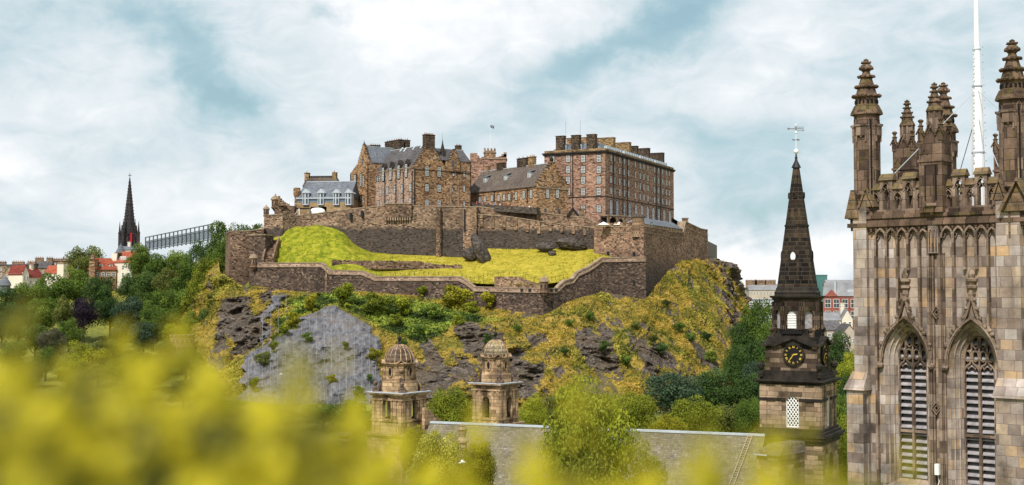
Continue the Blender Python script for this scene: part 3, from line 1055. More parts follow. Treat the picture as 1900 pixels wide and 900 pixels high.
# far left rampart, stair and its walls
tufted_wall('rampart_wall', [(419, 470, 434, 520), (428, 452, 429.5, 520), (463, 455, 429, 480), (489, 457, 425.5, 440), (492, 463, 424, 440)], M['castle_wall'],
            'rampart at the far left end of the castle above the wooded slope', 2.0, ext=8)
sw = thing('stair_block', tuple(P(480, 490, 446)), 'dark stone stair and blockhouse climbing the left end of the grass bank', 'stair')
fr = frame(pl(463, 449, 440), pl(492, 447, 440)); w = (pl(492, 447, 440) - pl(463, 449, 440)).length
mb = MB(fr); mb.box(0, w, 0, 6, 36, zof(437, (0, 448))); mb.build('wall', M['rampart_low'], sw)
mb = MB(fr); mb.box(-.3, w + .3, -.3, 6.3, zof(437, (0, 448)), zof(434.5, (0, 448))); mb.build('coping', M['trim'], sw)
mb = MB()
for i in range(22):
    k = i / 21
    a = P(489 + 9 * k, 483 - 38 * k, 443 + 12 * k); b = P(505 + 8 * k, 483 - 38 * k, 443 + 12 * k)
    mb.box(a.x, b.x, a.y, a.y + .9, a.z - 4, a.z + .05)
mb.build('steps', M['castle_wall'], sw)
mb = MB()
for q in (0, 1):
    pa = [P(486 + 18.5 * q, 482, 442.5), P(497 + 19 * q, 443, 455)]
    d = pa[1] - pa[0]
    for s0, s1 in ((0, 1),):
        a, b = pa
        mb.add([(a.x, a.y, a.z - 3), (a.x + .6, a.y, a.z - 3), (a.x + .6, a.y, a.z + 1), (a.x, a.y, a.z + 1), (b.x, b.y, b.z - 3), (b.x + .6, b.y, b.z - 3), (b.x + .6, b.y, b.z + 1), (b.x, b.y, b.z + 1)],
               [(0, 1, 2, 3), (7, 6, 5, 4), (0, 4, 5, 1), (1, 5, 6, 2), (2, 6, 7, 3), (3, 7, 4, 0)])
mb.build('stair_wall', M['castle'], sw)
# retaining edge stones on the bank (the low broken wall)
mb = MB()
rs = random.Random(3)
pts_e = [(618, 484), (660, 485.5), (700, 486), (740, 486), (775, 487), (800, 491), (830, 493.5), (858, 493)]
for i in range(len(pts_e) - 1):
    n = int(abs(pts_e[i + 1][0] - pts_e[i][0]) / 3)
    for j in range(n):
        k = j / n
        px = pts_e[i][0] + (pts_e[i + 1][0] - pts_e[i][0]) * k; py = pts_e[i][1] + (pts_e[i + 1][1] - pts_e[i][1]) * k
        D = 437
        c = P(px, py, D)
        mb.box(c.x - .35, c.x + .3, c.y - .6, c.y + 1.2, c.z - 2.5, c.z + .1 + rs.random() * .45)
tag(mb.build('retaining_wall', M['castle_wall']), 'low broken line of stones crossing the middle of the grass bank', 'wall')
mb = MB()
fr = frame(pl(917, 416, 520), pl(1002, 409, 520)); w = (pl(1002, 409, 520) - pl(917, 416, 520)).length
pa = [P(917, 513, 416.5), P(963, 513, 413), P(985, 522, 410.5), P(1003, 526, 409)]
for i in range(3):
    a, b = pa[i], pa[i + 1]
    mb.add([(a.x, a.y, a.z - 6), (b.x, b.y, b.z - 6), (b.x, b.y, b.z), (a.x, a.y, a.z), (a.x, a.y + 1, a.z - 6), (b.x, b.y + 1, b.z - 6), (b.x, b.y + 1, b.z), (a.x, a.y + 1, a.z)],
           [(0, 1, 2, 3), (3, 2, 6, 7), (5, 4, 7, 6), (4, 0, 3, 7), (1, 5, 6, 2)])
tag(mb.build('retaining_wall', M['castle']), 'short tan inner wall on the grass just left of the front sentry turret', 'wall')


def sentry(px, py_base, py_top, D, label, s=1.0, base=None, mat='castle_wall'):
    c = P(px, py_base, D)
    h = zof(py_top, c) - c.z
    r = thing('sentry_turret', c, label, 'turret', 'domed sentry turrets on the ramparts')
    R_ = 1.05 * s
    mb = MB(Matrix.Translation(c))
    mb.lathe([(R_ * .15, -h * .32), (R_ * .5, -h * .2), (R_ * .8, -h * .08), (R_ * 1.15, 0), (R_ * 1.15, h * .05), (R_, h * .06), (R_, h * .56)], 10)
    mb.build('body', M[mat], r)
    mb = MB(Matrix.Translation(c))
    mb.lathe([(R_ * 1.2, h * .56), (R_ * 1.3, h * .6), (R_ * 1.22, h * .66), (R_ * .95, h * .77), (R_ * .5, h * .86), (R_ * .14, h * .9), (R_ * .1, h * .93)], 12)
    mb.ball((0, 0, h * .96), R_ * .2)
    mb.build('dome', M['trim'], r)
    for a in (-2.3, -1.3, -.4):
        mb = MB(Matrix.Translation(c))
        mb.box(R_ * math.cos(a) - .14, R_ * math.cos(a) + .14, R_ * math.sin(a) - .12, R_ * math.sin(a) + .12, h * .22, h * .45)
        mb.build('slit', M['pipe'], r)
    return r


sentry(470, 496, 468, 441.5, 'domed sentry turret at the left corner of the lower rampart', 1.15)
sentry(1009.5, 543, 509, 401.3, 'domed sentry turret on the front corner of the lower rampart', 1.25)
sentry(494, 401, 380, 463, 'small domed sentry turret, lowest on the skyline at the far left of the castle', .95)
sentry(511, 386, 360, 466, 'larger domed sentry turret with a swept wall running to the dormered building', 1.35)
# gate turret on the right bastion
c = P(1184, 424, 431)
r = thing('round_turret', c, 'squat round turret with a dark domed stone cap on the right bastion', 'turret')
mb = MB(Matrix.Translation(c)); h = zof(404, c) - c.z
mb.lathe([(2.1, -3), (2.1, h)], 14); mb.build('body', M['castle'], r)
mb = MB(Matrix.Translation(c)); mb.lathe([(2.35, h), (2.35, h + .35), (1.9, h + .9), (1.2, h + 1.3), (.3, h + 1.5)], 14); mb.build('dome', M['rampart_dark'], r)
# walls round the two left turrets
mb = MB()
a = P(512, 386, 466); b = P(548, 380, 470)
zt = zof(380, (0, 468))
mb.prism([(a.x - .2, a.y - 2), (b.x, b.y - 2.0), (b.x, b.y + 3), (a.x - .2, a.y + 3)], zt - 9, [zt - .4, zt - .4, zt - .4, zt - .4])
for k in range(6):
    x = a.x + 1.1 + k * .7
    mb.box(x, x + .7, a.y - 1.95, a.y - 1.0, zt - .5, zt + 3.0 * (1 - k / 6) ** 2)
tag(mb.build('parapet_wall', M['castle_wall']), 'swept parapet wall between the skyline sentry turret and the dormered building', 'wall')

# plateau inside the walls
mb = MB()
ring = [pl(q[0], q[1] + 1.5, 400) for q in UP] + [pl(q[0], q[1] + 1, 400) for q in UP2[1:]] + [pl(1120, 443), pl(1190, 431.5), pl(1232, 456), pl(1268, 476), pl(1308, 500), pl(1330, 560), pl(1250, 640), pl(800, 660), pl(560, 600), pl(480, 520)]
mb.prism([tuple(q) for q in ring], 40, 54.5)
tag(mb.build('courtyard_ground', plain('courtyard paving', (.16, .14, .12), var=.3)), 'paved castle courtyard', None, None, 'structure')

# big rocks on the bank
def boulder(px, py, D, sx, sy, sz, rot, label, seed):
    c = P(px, py, D)
    bm = bmesh.new(); bmesh.ops.create_icosphere(bm, subdivisions=4, radius=1)
    co = np.array([tuple(v.co) for v in bm.verts])
    n = fbm(co + seed, 1.3, 4, seed, True)
    n2 = fbm(co * [1, 1, 3] + seed, 2.2, 3, seed + 1)
    co = co * (1 + .22 * n[:, None] + .12 * n2[:, None]) * [sx, sy, sz]
    co[:, 2] = np.round(co[:, 2] * 1.2) / 1.2 * .25 + co[:, 2] * .75
    Mx = np.array(Matrix.Rotation(rot, 3, 'Y'))
    co = co @ Mx.T
    for v, q in zip(bm.verts, co): v.co = q
    me = bpy.data.meshes.new('boulder'); bm.to_mesh(me); bm.free()
    me.materials.append(M['bare_rock'])
    o = bpy.data.objects.new('boulder', me); o.location = c; COL.objects.link(o)
    tag(o, label, 'rock')


m, t, b = newmat('bare dark rock')
pos = t.new('ShaderNodeNewGeometry').outputs['Position']
n1 = t.noise(pos, .8, 8, .72, .6)
t.l.new(t.ramp(n1, [(.38, (.02, .018, .018)), (.5, (.07, .058, .052)), (.62, (.15, .12, .10))]), b.inputs['Base Color'])
bump(t, b, n1, 1.0, .6)
M['bare_rock'] = m
boulder(893, 467, 441, 2.1, 3.0, 6.2, R(-27), 'tall dark leaning rock slab standing out of the grass bank', 3)
boulder(1061, 453, 449, 5.0, 2.6, 1.9, R(8), 'broad dark rock at the head of the grass bank under the terrace wall', 8)
boulder(1024, 470, 443, 1.3, 1.2, .8, 0, 'small round dark boulder lying alone on the yellow grass', 5)
boulder(1012, 458, 447, 3.2, 1.5, 1.5, 0, 'low brown rock against the terrace wall, left of the broad dark rock', 13)
boulder(872, 472, 445, 2.6, 1.5, 2.2, R(20), 'grey rock wedge at the buttress foot beside the leaning slab', 17)

# railings along the bank
def railing(pts, label, h=1.0):
    q = [P(*p) for p in pts]
    mb = MB()
    for i in range(len(q) - 1):
        a, b = q[i], q[i + 1]
        n = max(1, int((b - a).length / 1.6))
        for j in range(n + (i == len(q) - 2)):
            c = a + (b - a) * j / n
            mb.box(c.x - .05, c.x + .05, c.y - .05, c.y + .05, c.z - .4, c.z + h)
        for k in (.5, 1.0):
            mb.tube([(a.x, a.y, a.z + h * k), (b.x, b.y, b.z + h * k)], .035, 4)
    tag(mb.build('railing', M['pipe']), label, 'railing')


railing([(690, 512, 431), (760, 510, 430), (840, 511, 427), (856, 512, 426)], 'thin railing on the grass behind the middle of the lower rampart')
railing([(858, 514, 424), (880, 520, 421), (905, 510, 421), (925, 508, 420), (965, 509, 418), (985, 516, 416), (1000, 520, 414)], 'thin railing round the tan inner wall on the grass')
railing([(1016, 520, 412), (1046, 514, 416)], 'short railing right of the front sentry turret')
railing([(1078, 500, 422), (1100, 486, 427), (1106, 482, 428)], 'railing beside the stepped wall under the right bastion')

# steel cables of the rock netting
V, rock, grey, green, rpx, rpy, rout, rd = ROCK
rn = thing('rock_netting', tuple(P(590, 700, 372)), 'steel cables hanging in parallel lines down the bare grey crag', 'netting')
fpx, fpy = proj(V.reshape(-1, 3)); fpx = fpx.reshape(rock.shape); fpy = fpy.reshape(rock.shape)
ncab = 0
for tx in [462, 474, 488, 503, 517, 531, 545, 560, 574, 588, 602, 616, 630, 644, 658, 672, 686, 698]:
    pts = []
    for i in range(6, rock.shape[0] - 4, 5):
        j = int(np.argmin(np.abs(fpx[i] - tx) + 1000 * (V[i, :, 1] > 470)))
        if grey[i, j] > .5:
            q = V[i, j] + rout[j] * .35
            pts.append(tuple(q))
    if len(pts) > 5:
        # hang straight: keep the outer hull
        a = np.array(pts)
        a[1:-1] = (a[:-2] + a[1:-1] * 2 + a[2:]) / 4 + rout[300] * .15
        mb = MB(); mb.tube([tuple(q) for q in a], .032, 4)
        mb.build('cable', M['cable'], rn)
# ================================================================== castle buildings
class Face:
    def __init__(s, p0, p1, z=0.0):
        s.p0 = Vector(p0[:2]); s.p1 = Vector(p1[:2]); s.d = (s.p1 - s.p0).normalized(); s.w = (s.p1 - s.p0).length
        s.M = frame(s.p0, s.p1, z); s.z = z

    def u(s, px, py=380):
        return (ray(px, s.p0, s.d, py) - s.p0).dot(s.d)

    def uz(s, px, py):
        q = ray(px, s.p0, s.d, py)
        return (q - s.p0).dot(s.d), zof(py, q)


_wd = {}


def win_meshes(w, h, kind, bars):
    k = (round(w, 2), round(h, 2), kind, bars)
    if k in _wd: return _wd[k]
    nx, nz = bars
    fw = .12 if w > .7 else .08
    mbf, mbp, mbs = MB(), MB(), MB()
    if kind == 'arch':
        arc = [(w / 2 * math.cos(a), h - w / 2 + w / 2 * math.sin(a)) for a in np.linspace(0, PI, 11)]
        out = [(-w / 2, 0), (w / 2, 0)] + arc
        ins = [(x * (w - 2 * fw) / w, fw + (z - 0) * (h - 2 * fw) / h) for x, z in out]
        mbf.slab(out, -.08, .02, [ins]); mbp.slab(ins, -.02, .01)
        big = [(x * 1.35, z * 1.06 if z > .1 else -.25) for x, z in out]
        mbs.slab(big, -.05, .04, [[(x * 1.02, z * 1.005 if z > .05 else 0.001) for x, z in out]])
    else:
        out = [(-w / 2, 0), (w / 2, 0), (w / 2, h), (-w / 2, h)]
        ins = [(-w / 2 + fw, fw), (w / 2 - fw, fw), (w / 2 - fw, h - fw), (-w / 2 + fw, h - fw)]
        mbf.slab(out, -.08, .02, [ins]); mbp.slab(ins, -.02, .01)
        mbs.slab([(-w / 2 - .28, -.28), (w / 2 + .28, -.28), (w / 2 + .28, h + .32), (-w / 2 - .28, h + .32)], -.05, .04, [[(-w / 2 - .003, -.003), (w / 2 + .003, -.003), (w / 2 + .003, h + .003), (-w / 2 - .003, h + .003)]])
    for i in range(1, nx):
        x = -w / 2 + w * i / nx
        mbf.box(x - .035, x + .035, -.07, -.025, fw, h - fw * 1.2)
    for i in range(1, nz):
        z = h * i / nz; e = .07 if i == nz // 2 else .035
        mbf.box(-w / 2 + fw, w / 2 - fw, -.075, -.03, z - e, z + e)
    tmp = []
    for mb, nm, mt in ((mbf, 'window', M['white']), (mbp, 'pane', M['glass']), (mbs, 'surround', M['darktrim'])):
        o = mb.build(nm, mt, loc=(0, 0, 0)); tmp.append(o.data); bpy.data.objects.remove(o)
    _wd[k] = tmp
    return tmp


def window(root, face, px, py, w, h, kind='sash', bars=(2, 4), n=-.05, sur=None, uz=None, frame_mat=None):
    """py = middle of the window"""
    u, z = uz if uz else face.uz(px, py)
    df, dp, ds = win_meshes(w, h, kind, bars)
    o = bpy.data.objects.new('window', df)
    a = math.atan2(face.d.y, face.d.x)
    q = face.p0 + face.d * u + Vector((-face.d.y, face.d.x)) * n
    o.parent = root
    o.location = Vector((q.x, q.y, z - (0 if uz else h / 2))) - origin(root)
    o.rotation_euler = (0, 0, a)
    COL.objects.link(o)
    p = bpy.data.objects.new('pane', dp); p.parent = o; COL.objects.link(p)
    if sur is not False:
        p = bpy.data.objects.new('surround', ds); p.parent = o; COL.objects.link(p)
    return o


def pipe(root, face, px, y0, y1, r=.12, n=-.2):
    u, z0 = face.uz(px, y0); _, z1 = face.uz(px, y1)
    mb = MB(face.M); mb.box(u - r, u + r, n - r, n + r, z1, z0); mb.build('drainpipe', M['pipe'], root)


def gable_poly(x0, x1, z0, ze, zr, crow=0, xa=None):
    """outline of a gable wall; crow = number of crow steps each side"""
    xa = (x0 + x1) / 2 if xa is None else xa
    pts = [(x0, z0), (x1, z0)]
    if not crow:
        return pts + [(x1, ze), (xa, zr), (x0, ze)]
    hw = .45
    st = []
    for i in range(crow):
        k0, k1 = i / crow, (i + 1) / crow
        st.append((k0, k1))
    R_, L_ = [], []
    up = .55
    for k0, k1 in st:
        zz = ze + (zr - ze) * k0 + up + (zr - ze) / crow * .25
        R_ += [(x1 + (xa + hw - x1) * k0, zz), (x1 + (xa + hw - x1) * k1, zz)]
        L_ += [(x0 + (xa - hw - x0) * k0, zz), (x0 + (xa - hw - x0) * k1, zz)]
    return pts + R_ + [(xa + hw, zr + up), (xa - hw, zr + up)] + L_[::-1]


def roof2(root, fr, x0, x1, y0, y1, ze, zr, mat, over=.25, xa=None, th=.25, name='roof', ridge=True):
    """pitched roof, ridge along y"""
    xa = (x0 + x1) / 2 if xa is None else xa
    mb = MB(fr)
    dz = (zr - ze) / (xa - x0) * over
    prof = [(x0 - over, ze - dz), (xa, zr), (x1 + over, ze - dz * (xa - x0) / (x1 - xa) if x1 > xa else ze), (x1 + over, ze - dz - th), (xa, zr - th * 1.4), (x0 - over, ze - dz - th)]
    mb.slab(prof[::-1], y0, y1)
    o = mb.build(name, mat, root)
    if ridge:
        mb = MB(fr); mb.box(xa - .18, xa + .18, y0 + .02, y1 - .02, zr - .1, zr + .14); mb.build('ridge', M['lead'], o)
    return o


def chimney(root, fr, x0, x1, y0, y1, z0, z1, mat='chimney', pots=0, cap=True):
    mb = MB(fr); mb.box(x0, x1, y0, y1, z0, z1)
    if cap:
        mb.box(x0 - .15, x1 + .15, y0 - .15, y1 + .15, z1, z1 + .28)
        mb.box(x0 - .08, x1 + .08, y0 - .08, y1 + .08, z1 - .9, z1 - .7)
    o = mb.build('chimney', M[mat], root)
    if pots:
        for i in range(pots):
            mb = MB(fr)
            if x1 - x0 > y1 - y0: x = x0 + .3 + i * (x1 - x0 - .6) / max(1, pots - 1); y = (y0 + y1) / 2
            else: x = (x0 + x1) / 2; y = y0 + .3 + i * (y1 - y0 - .6) / max(1, pots - 1)
            mb.lathe([(.2, z1 + .28), (.15, z1 + .8), (.19, z1 + .9)], 6, (x, y)); mb.build('chimney_pot', M['pot'], o)
    return o


ZP = 52.0

def crow_coping(root, fr, poly, y0, y1):
    mb = MB(fr)
    n = len(poly)
    for i in range(2, n):
        a, b = poly[i], poly[(i + 1) % n]
        if abs(a[1] - b[1]) < 1e-6 and abs(a[0] - b[0]) > .05:
            lo, hi = sorted((a[0], b[0]))
            mb.box(lo - .08, hi + .08, y0 - .08, y1 + .08, a[1], a[1] + .2)
    mb.build('crow_step_coping', M['darktrim'], root)


# ------------------------------------------------------------------ hospital building with the tall gable
C0 = pl(768, 460); L1 = ray(695, C0, (-.607, .795)); LD = (L1 - C0).normalized(); GD = Vector((LD.y, -LD.x))
G1 = ray(873, C0, GD); GS = ray(827, C0, GD)
h1 = thing('gabled_hospital', (C0.x, C0.y, ZP), 'big orange brown stone building with a tall crow stepped gable facing right of centre', 'building')
fg = Face(C0, G1); fl = Face(L1, C0)
ze = zof(309, C0); zs = zof(314, C0)
LL = fl.w
wg = (GS - C0).length
q = ray(798, C0, GD, 265); xa = (q - C0).length; zr = zof(266, q)
mb = MB(fg.M); mb.slab(gable_poly(0, wg, ZP, ze, zr, 13, xa), 0, .8)
mb.build('gable_wall', M['orange'], h1)
crow_coping(h1, fg.M, gable_poly(0, wg, ZP, ze, zr, 13, xa), 0, .8)
mb = MB(fg.M); mb.box(0, .7, .8, LL, ZP, ze); mb.box(wg - .7, wg, .8, LL, ZP, ze)
mb.slab(gable_poly(.7, wg - .7, ZP, ze, zr - .4, 0, xa), LL - .8, LL)
mb.build('side_wall', M['pinkstone'], h1)
roof2(h1, fg.M, .1, wg - .1, .8, LL + .1, ze, zr - .3, M['slate'], xa=xa)
# chimney on the apex
u0, z0 = fg.uz(790, 280); u1, z1 = fg.uz(807, 251.5)
chimney(h1, fg.M, u0, u1, -.05, 2.2, zr - 2.2, z1, 'chimney', 6)
# right-hand part, roof slope to the front
W2 = fg.w
ze2 = zof(300, G1); zr2 = zof(279, G1 + LD * 5)
mb = MB(fg.M); mb.prism([(wg, .15), (W2, .15), (W2, 11), (wg, 11)], ZP, ze2); mb.build('right_wall', M['orange'], h1)
mb = MB(fg.M)
mb.add([(wg - 6, -.15, ze2 - .2), (W2 + .2, -.15, ze2 - .2), (W2 + .2, 5.5, zr2), (wg - 6, 5.5, zr2), (W2 + .2, 11.2, ze2 - .2), (wg - 6, 11.2, ze2 - .2)], [(0, 1, 2, 3), (3, 2, 4, 5), (1, 4, 2), (0, 3, 5), (0, 5, 4, 1)])
o = mb.build('roof', M['slate'], h1)
mb = MB(fg.M); mb.box(wg - 5, W2 + .2, 5.3, 5.7, zr2 - .1, zr2 + .14); mb.build('ridge', M['lead'], o)
mb = MB(fg.M); mb.slab([(W2 - .1, ze2 + .0), (W2 + .3, ze2 + .0), (W2 + .3, zr2 + .2), (W2 - .1, zr2 + .2)], 5.2, 5.8); mb.build('skew', M['trim'], h1)
# small wallhead gable
u0, _ = fg.uz(833, 310); u1, _ = fg.uz(852.5, 310); zt = fg.uz(841, 277)[1]; zb = fg.uz(841, 318)[1]
mb = MB(fg.M); mb.slab(gable_poly(u0, u1, zb, zof(300, GS), zt - .6, 5), -.35, .5); mb.build('small_gable', M['orange'], h1)
crow_coping(h1, fg.M, gable_poly(u0, u1, zb, zof(300, GS), zt - .6, 5), -.35, .5)
roof2(h1, fg.M, u0 + .3, u1 - .3, .5, 5, zof(300, GS), zt - 1.0, M['slate'], ridge=False, name='small_roof')
# turret spire between
u, z = fg.uz(829.5, 290)
mb = MB(fg.M); mb.lathe([(1.5, z - 3), (1.5, z), (1.2, z + .8), (.8, z + 2.8), (.25, z + 5.2), (.05, z + 6.8), (.03, z + 9)], 8, (u, 3)); mb.build('turret_spire', M['darktrim'], h1)
# right-edge chimney
u, z = fg.uz(868, 285)
chimney(h1, fg.M, u - .95, u + .95, 5.4, 7.2, zr2 - 2, fg.uz(868, 268.5)[1], 'chimney', 2)
for px0, px1, y, dd in ((714, 741, 264.5, 3.5), (742.5, 753, 262.5, 6.5)):
    # chimneys behind the ridge on the left
    a = ray(px0, C0 + GD * xa + GD * dd, LD, 270); b = ray(px1, C0 + GD * xa + GD * dd, LD, 270)
    f_ = Face(a, b)
    chimney(h1, f_.M, 0, f_.w, 0, 2.0, zr - 6, zof(y, a), 'chimney', 7 if px0 < 720 else 3)
# string course and windows of the gable face
mb = MB(fg.M); mb.box(-.1, W2 + .1, -.12, -.003, zs - .15, zs + .15); mb.build('string_course', M['darktrim'], h1)
for px, py, w, h in ((792, 317.5, 1.25, 3.4), (814.5, 319, 1.25, 3.4), (792, 348.5, 1.25, 2.5), (814.5, 349.5, 1.25, 2.5), (792, 377, 1.25, 2.5), (814.5, 378, 1.25, 2.5)):
    window(h1, fg, px, py, w, h, n=-.02)
for px, py, w, h in ((841.5, 324, .6, 1.0), (861.5, 323.5, .7, 1.7), (838.5, 353, .6, 1.6), (861.5, 350, .7, 2.3), (861.5, 378, .7, 1.7), (838, 379, .6, 1.5)):
    window(h1, fg, px, py, w, h, n=.13 if px > 830 else -.02, bars=(2, 2))
u0, z0 = fg.uz(838, 304)
mb = MB(fg.M); mb.box(u0 - .1, u0 + .9, -.37, -.3, z0 - 1.2, z0 + 1.2); mb.build('slit_window', M['glass'], h1)
# round-headed recess on the right of the face
u0, _ = fg.uz(836.5, 360); u1, _ = fg.uz(851, 360); zz = fg.uz(843, 348)[1]
ww = (u1 - u0) / 2; uc = (u0 + u1) / 2
mb = MB(fg.M); mb.bar([(uc - ww, ZP + 8)] + [(uc + ww * math.cos(a), zz + ww * math.sin(a)) for a in np.linspace(PI, 0, 9)] + [(uc + ww, ZP + 8)], .55, -.12, .2); mb.build('arch_recess', M['trim'], h1)
for px in (768.5, 873):
    pipe(h1, fg, px, 300 if px > 800 else 312, 384)
# long left wall windows, dormer heads and pipes
for px, py in ((706.5, 356.5), (719, 354.5), (733, 352), (746.5, 350.5), (761.5, 348)):
    window(h1, fl, px, py, 1.25, 2.7, n=-.02)
for px, py in ((702, 379), (719, 378), (746.5, 375.5), (761.5, 374)):
    window(h1, fl, px, py, 1.25, 2.3, n=-.02)
for px, py in ((697.5, 332.5), (701, 332), (704.5, 331.5)):
    window(h1, fl, px, py, .7, 1.8, n=-.02, bars=(1, 2))
for px, yt, yb, y0 in ((711.5, 312, 335, 303), (725.5, 312, 333, 300), (740.5, 307.5, 331, 297), (754.5, 305, 328, 295)):
    u, z1 = fl.uz(px, yt); _, z0 = fl.uz(px, yb); _, zt = fl.uz(px, y0)
    window(h1, fl, px, 0, 1.25, z1 - z0, n=-.2, bars=(2, 5), uz=(u, z0))
    mb = MB(fl.M); mb.slab([(u - 1.15, z0 + 1.2), (u + 1.15, z0 + 1.2), (u + 1.15, z1 + .4), (u, zt), (u - 1.15, z1 + .4)], -.18, 1.4); d = mb.build('dormer', M['darktrim'], h1)
    roof2(d and h1, fl.M, u - 1.2, u + 1.2, 1.4, 4.5, z1 + .2, zt - .1, M['slate'], name='dormer_roof', ridge=False)
for px in (715, 735.5, 749, 765.5):
    pipe(h1, fl, px, 318, 384)
mb = MB(fl.M)
for i in range(26): mb.box(.3 + i * (LL - 1) / 26, .75 + i * (LL - 1) / 26, -.25, -.003, ze - .8, ze - .35)
mb.box(0, LL, -.35, -.003, ze - .32, ze - .02)
mb.build('eaves_course', M['trim'], h1)
for px, py in ((731, 283), (738, 280), (761, 276.5), (783, 272)):
    k = .25 if px < 770 else .2
    u, z = fl.uz(px, py)
    y = xa * (1 - .18)
# rooflights
for uu, kk in ((8, .86), (11, .82), (17, .84), (22, .86)):
    mb = MB(fl.M)
    y = xa * kk; z = ze + (zr - .3 - ze) * kk
    mb.add([(uu, y, z + .2), (uu + 1, y, z + .2), (uu + 1, y + 1.3, z + .2 + 1.3 * (zr - ze) / xa), (uu, y + 1.3, z + .2 + 1.3 * (zr - ze) / xa)], [(0, 1, 2, 3)])
    mb.build('rooflight', M['lead'], h1)

# ------------------------------------------------------------------ left cross block with its steep gable
k684 = kx(684); B1 = None
Lq = ray(697, C0, LD)
# walk back along -G until the corner shows at px 684
B1 = ray(684, Lq, GD)
A1 = ray(664, B1, LD); A0 = ray(649, B1, LD)
h2 = thing('gabled_wing', (B1.x, B1.y, ZP), 'narrow steep gabled cross wing at the left end of the tall hospital building', 'building')
f2 = Face(A1, B1); f20 = Face(A0, A1)
zeB = zof(299, B1); qa = ray(674, B1, LD, 270); zap = zof(268.5, qa)
mb = MB(f2.M); mb.slab(gable_poly(0, f2.w, ZP, zeB, zap - .4, 10), 0, .7); mb.build('gable_wall', M['orange'], h2)
crow_coping(h2, f2.M, gable_poly(0, f2.w, ZP, zeB, zap - .4, 10), 0, .7)
mb = MB(f2.M); mb.box(0, .6, .7, 17, ZP, zeB); mb.box(f2.w - .6, f2.w, .7, 17, ZP, zeB); mb.box(.6, f2.w - .6, 16, 17, ZP, zeB); mb.build('side_wall', M['orange'], h2)
roof2(h2, f2.M, 0.05, f2.w - .05, .7, 18, zeB, zap - .5, M['slate_blue'])
mb = MB(f2.M); mb.lathe([(.25, zap), (.3, zap + .5), (.08, zap + 1.3), (.03, zap + 2)], 6, (f2.w / 2, .3)); mb.build('finial', M['darktrim'], h2)
mb = MB(f20.M)
zl, zh = zof(325, A0), zof(303, A1)
poly = [(0, ZP), (f20.w, ZP), (f20.w, zh)]
for i in range(6):
    poly += [(f20.w * (1 - i / 6), zh + (zl - zh) * i / 6 + .4), (f20.w * (1 - (i + 1) / 6), zh + (zl - zh) * i / 6 + .4)]
poly += [(0, zl)]
mb.slab(poly, .3, 1.0); mb.box(0, f20.w, 1.0, 14, ZP, zl - .5)
mb.build('aisle_wall', M['orange'], h2)
mb = MB(f20.M); mb.add([(-.2, 1, zl - .4), (f20.w, 1, zh - .3), (f20.w, 14, zh - .3), (-.2, 14, zl - .4), (-.2, 1, zl - .8), (f20.w, 1, zh - .7), (f20.w, 14, zh - .7), (-.2, 14, zl - .8)], [(0, 1, 2, 3), (7, 6, 5, 4), (0, 4, 5, 1), (3, 2, 6, 7), (0, 3, 7, 4)]); mb.build('aisle_roof', M['slate'], h2)
window(h2, f20, 657.5, 335, 1.0, 4.2, n=.28, bars=(2, 5)); window(h2, f20, 657.5, 364, 1.0, 2.7, n=.28)
u, z = f2.uz(670, 334); window(h2, f2, 670, 334, .7, 4.6, n=-.02, bars=(1, 5)); window(h2, f2, 674.5, 337, .7, 4.2, n=-.02, bars=(1, 5))
window(h2, f2, 670, 369, .6, 1.8, n=-.02, bars=(1, 2)); window(h2, f2, 674.5, 374, .7, 2.2, n=-.02, bars=(1, 2))
u, z = f2.uz(672.2, 300)
mb = MB(f2.M); mb.box(u - .45, u + .45, -.06, -.003, z - 1.3, z + 1.2); mb.build('slit_window', M['glass'], h2)
for f_, px in ((f20, 650), (f20, 661.5)):
    pipe(h2, f_, px, 322, 386, n=.1)
pipe(h2, f2, 683.5, 300, 386)
for a, b, y in ((688, 706, 270), (678, 688, 272.5)):
    pa = ray(a, B1 + GD * 9, LD, 270); f_ = Face(pa, ray(b, pa, Vector((.95, .3)).normalized(), 270))
    chimney(h2, f_.M, 0, f_.w, 0, 1.6, zeB, zof(y, pa), 'chimney', 5)
# filler roof between the cross wing and main roof (link)
# ------------------------------------------------------------------ long range with the broad gable
K0 = pl(996, 455); K1 = pl(1055, 464.5); KD = (K1 - K0).normalized(); KL = Vector((-KD.y, KD.x))
h3 = thing('long_range', (K0.x, K0.y, ZP), 'long low range with a brown slate roof, small dormers and a broad gable end', 'building')
f3 = Face(K0, K1); zeK = zof(342.5, K0); qa = ray(1024.5, K0, KD, 298); zaK = zof(299, qa); xaK = (qa - K0).length
# the long wall goes back and left to px 870
e = ray(868, K0, KL); LK = (e - K0).length
mb = MB(f3.M); mb.slab(gable_poly(0, f3.w, ZP, zeK, zaK - .6, 9, xaK), 0, .8); mb.build('gable_wall', M['orange'], h3)
crow_coping(h3, f3.M, gable_poly(0, f3.w, ZP, zeK, zaK - .6, 9, xaK), 0, .8)
mb = MB(f3.M); mb.box(0, .7, .8, LK, ZP, zeK); mb.box(f3.w - .7, f3.w, .8, LK, ZP, zeK); mb.slab(gable_poly(.7, f3.w - .7, ZP, zeK, zaK - .8, 0, xaK), LK - .7, LK); mb.build('side_wall', M['orange'], h3)
roof2(h3, f3.M, .05, f3.w - .05, .8, LK + .3, zeK, zaK - .6, M['slate_brown'], xa=xaK, over=.45)
f3l = Face(e, K0)
mb = MB(f3l.M); mb.box(0, f3l.w, -.3, -.003, zeK - .75, zeK - .45); mb.build('eaves_course', M['darktrim'], h3)
mb = MB(f3.M); mb.lathe([(.5, zaK), (.7, zaK + .3), (.8, zaK + .9), (.4, zaK + 1.5), (.1, zaK + 1.8)], 8, (xaK, .4)); mb.build('finial', M['darktrim'], h3)
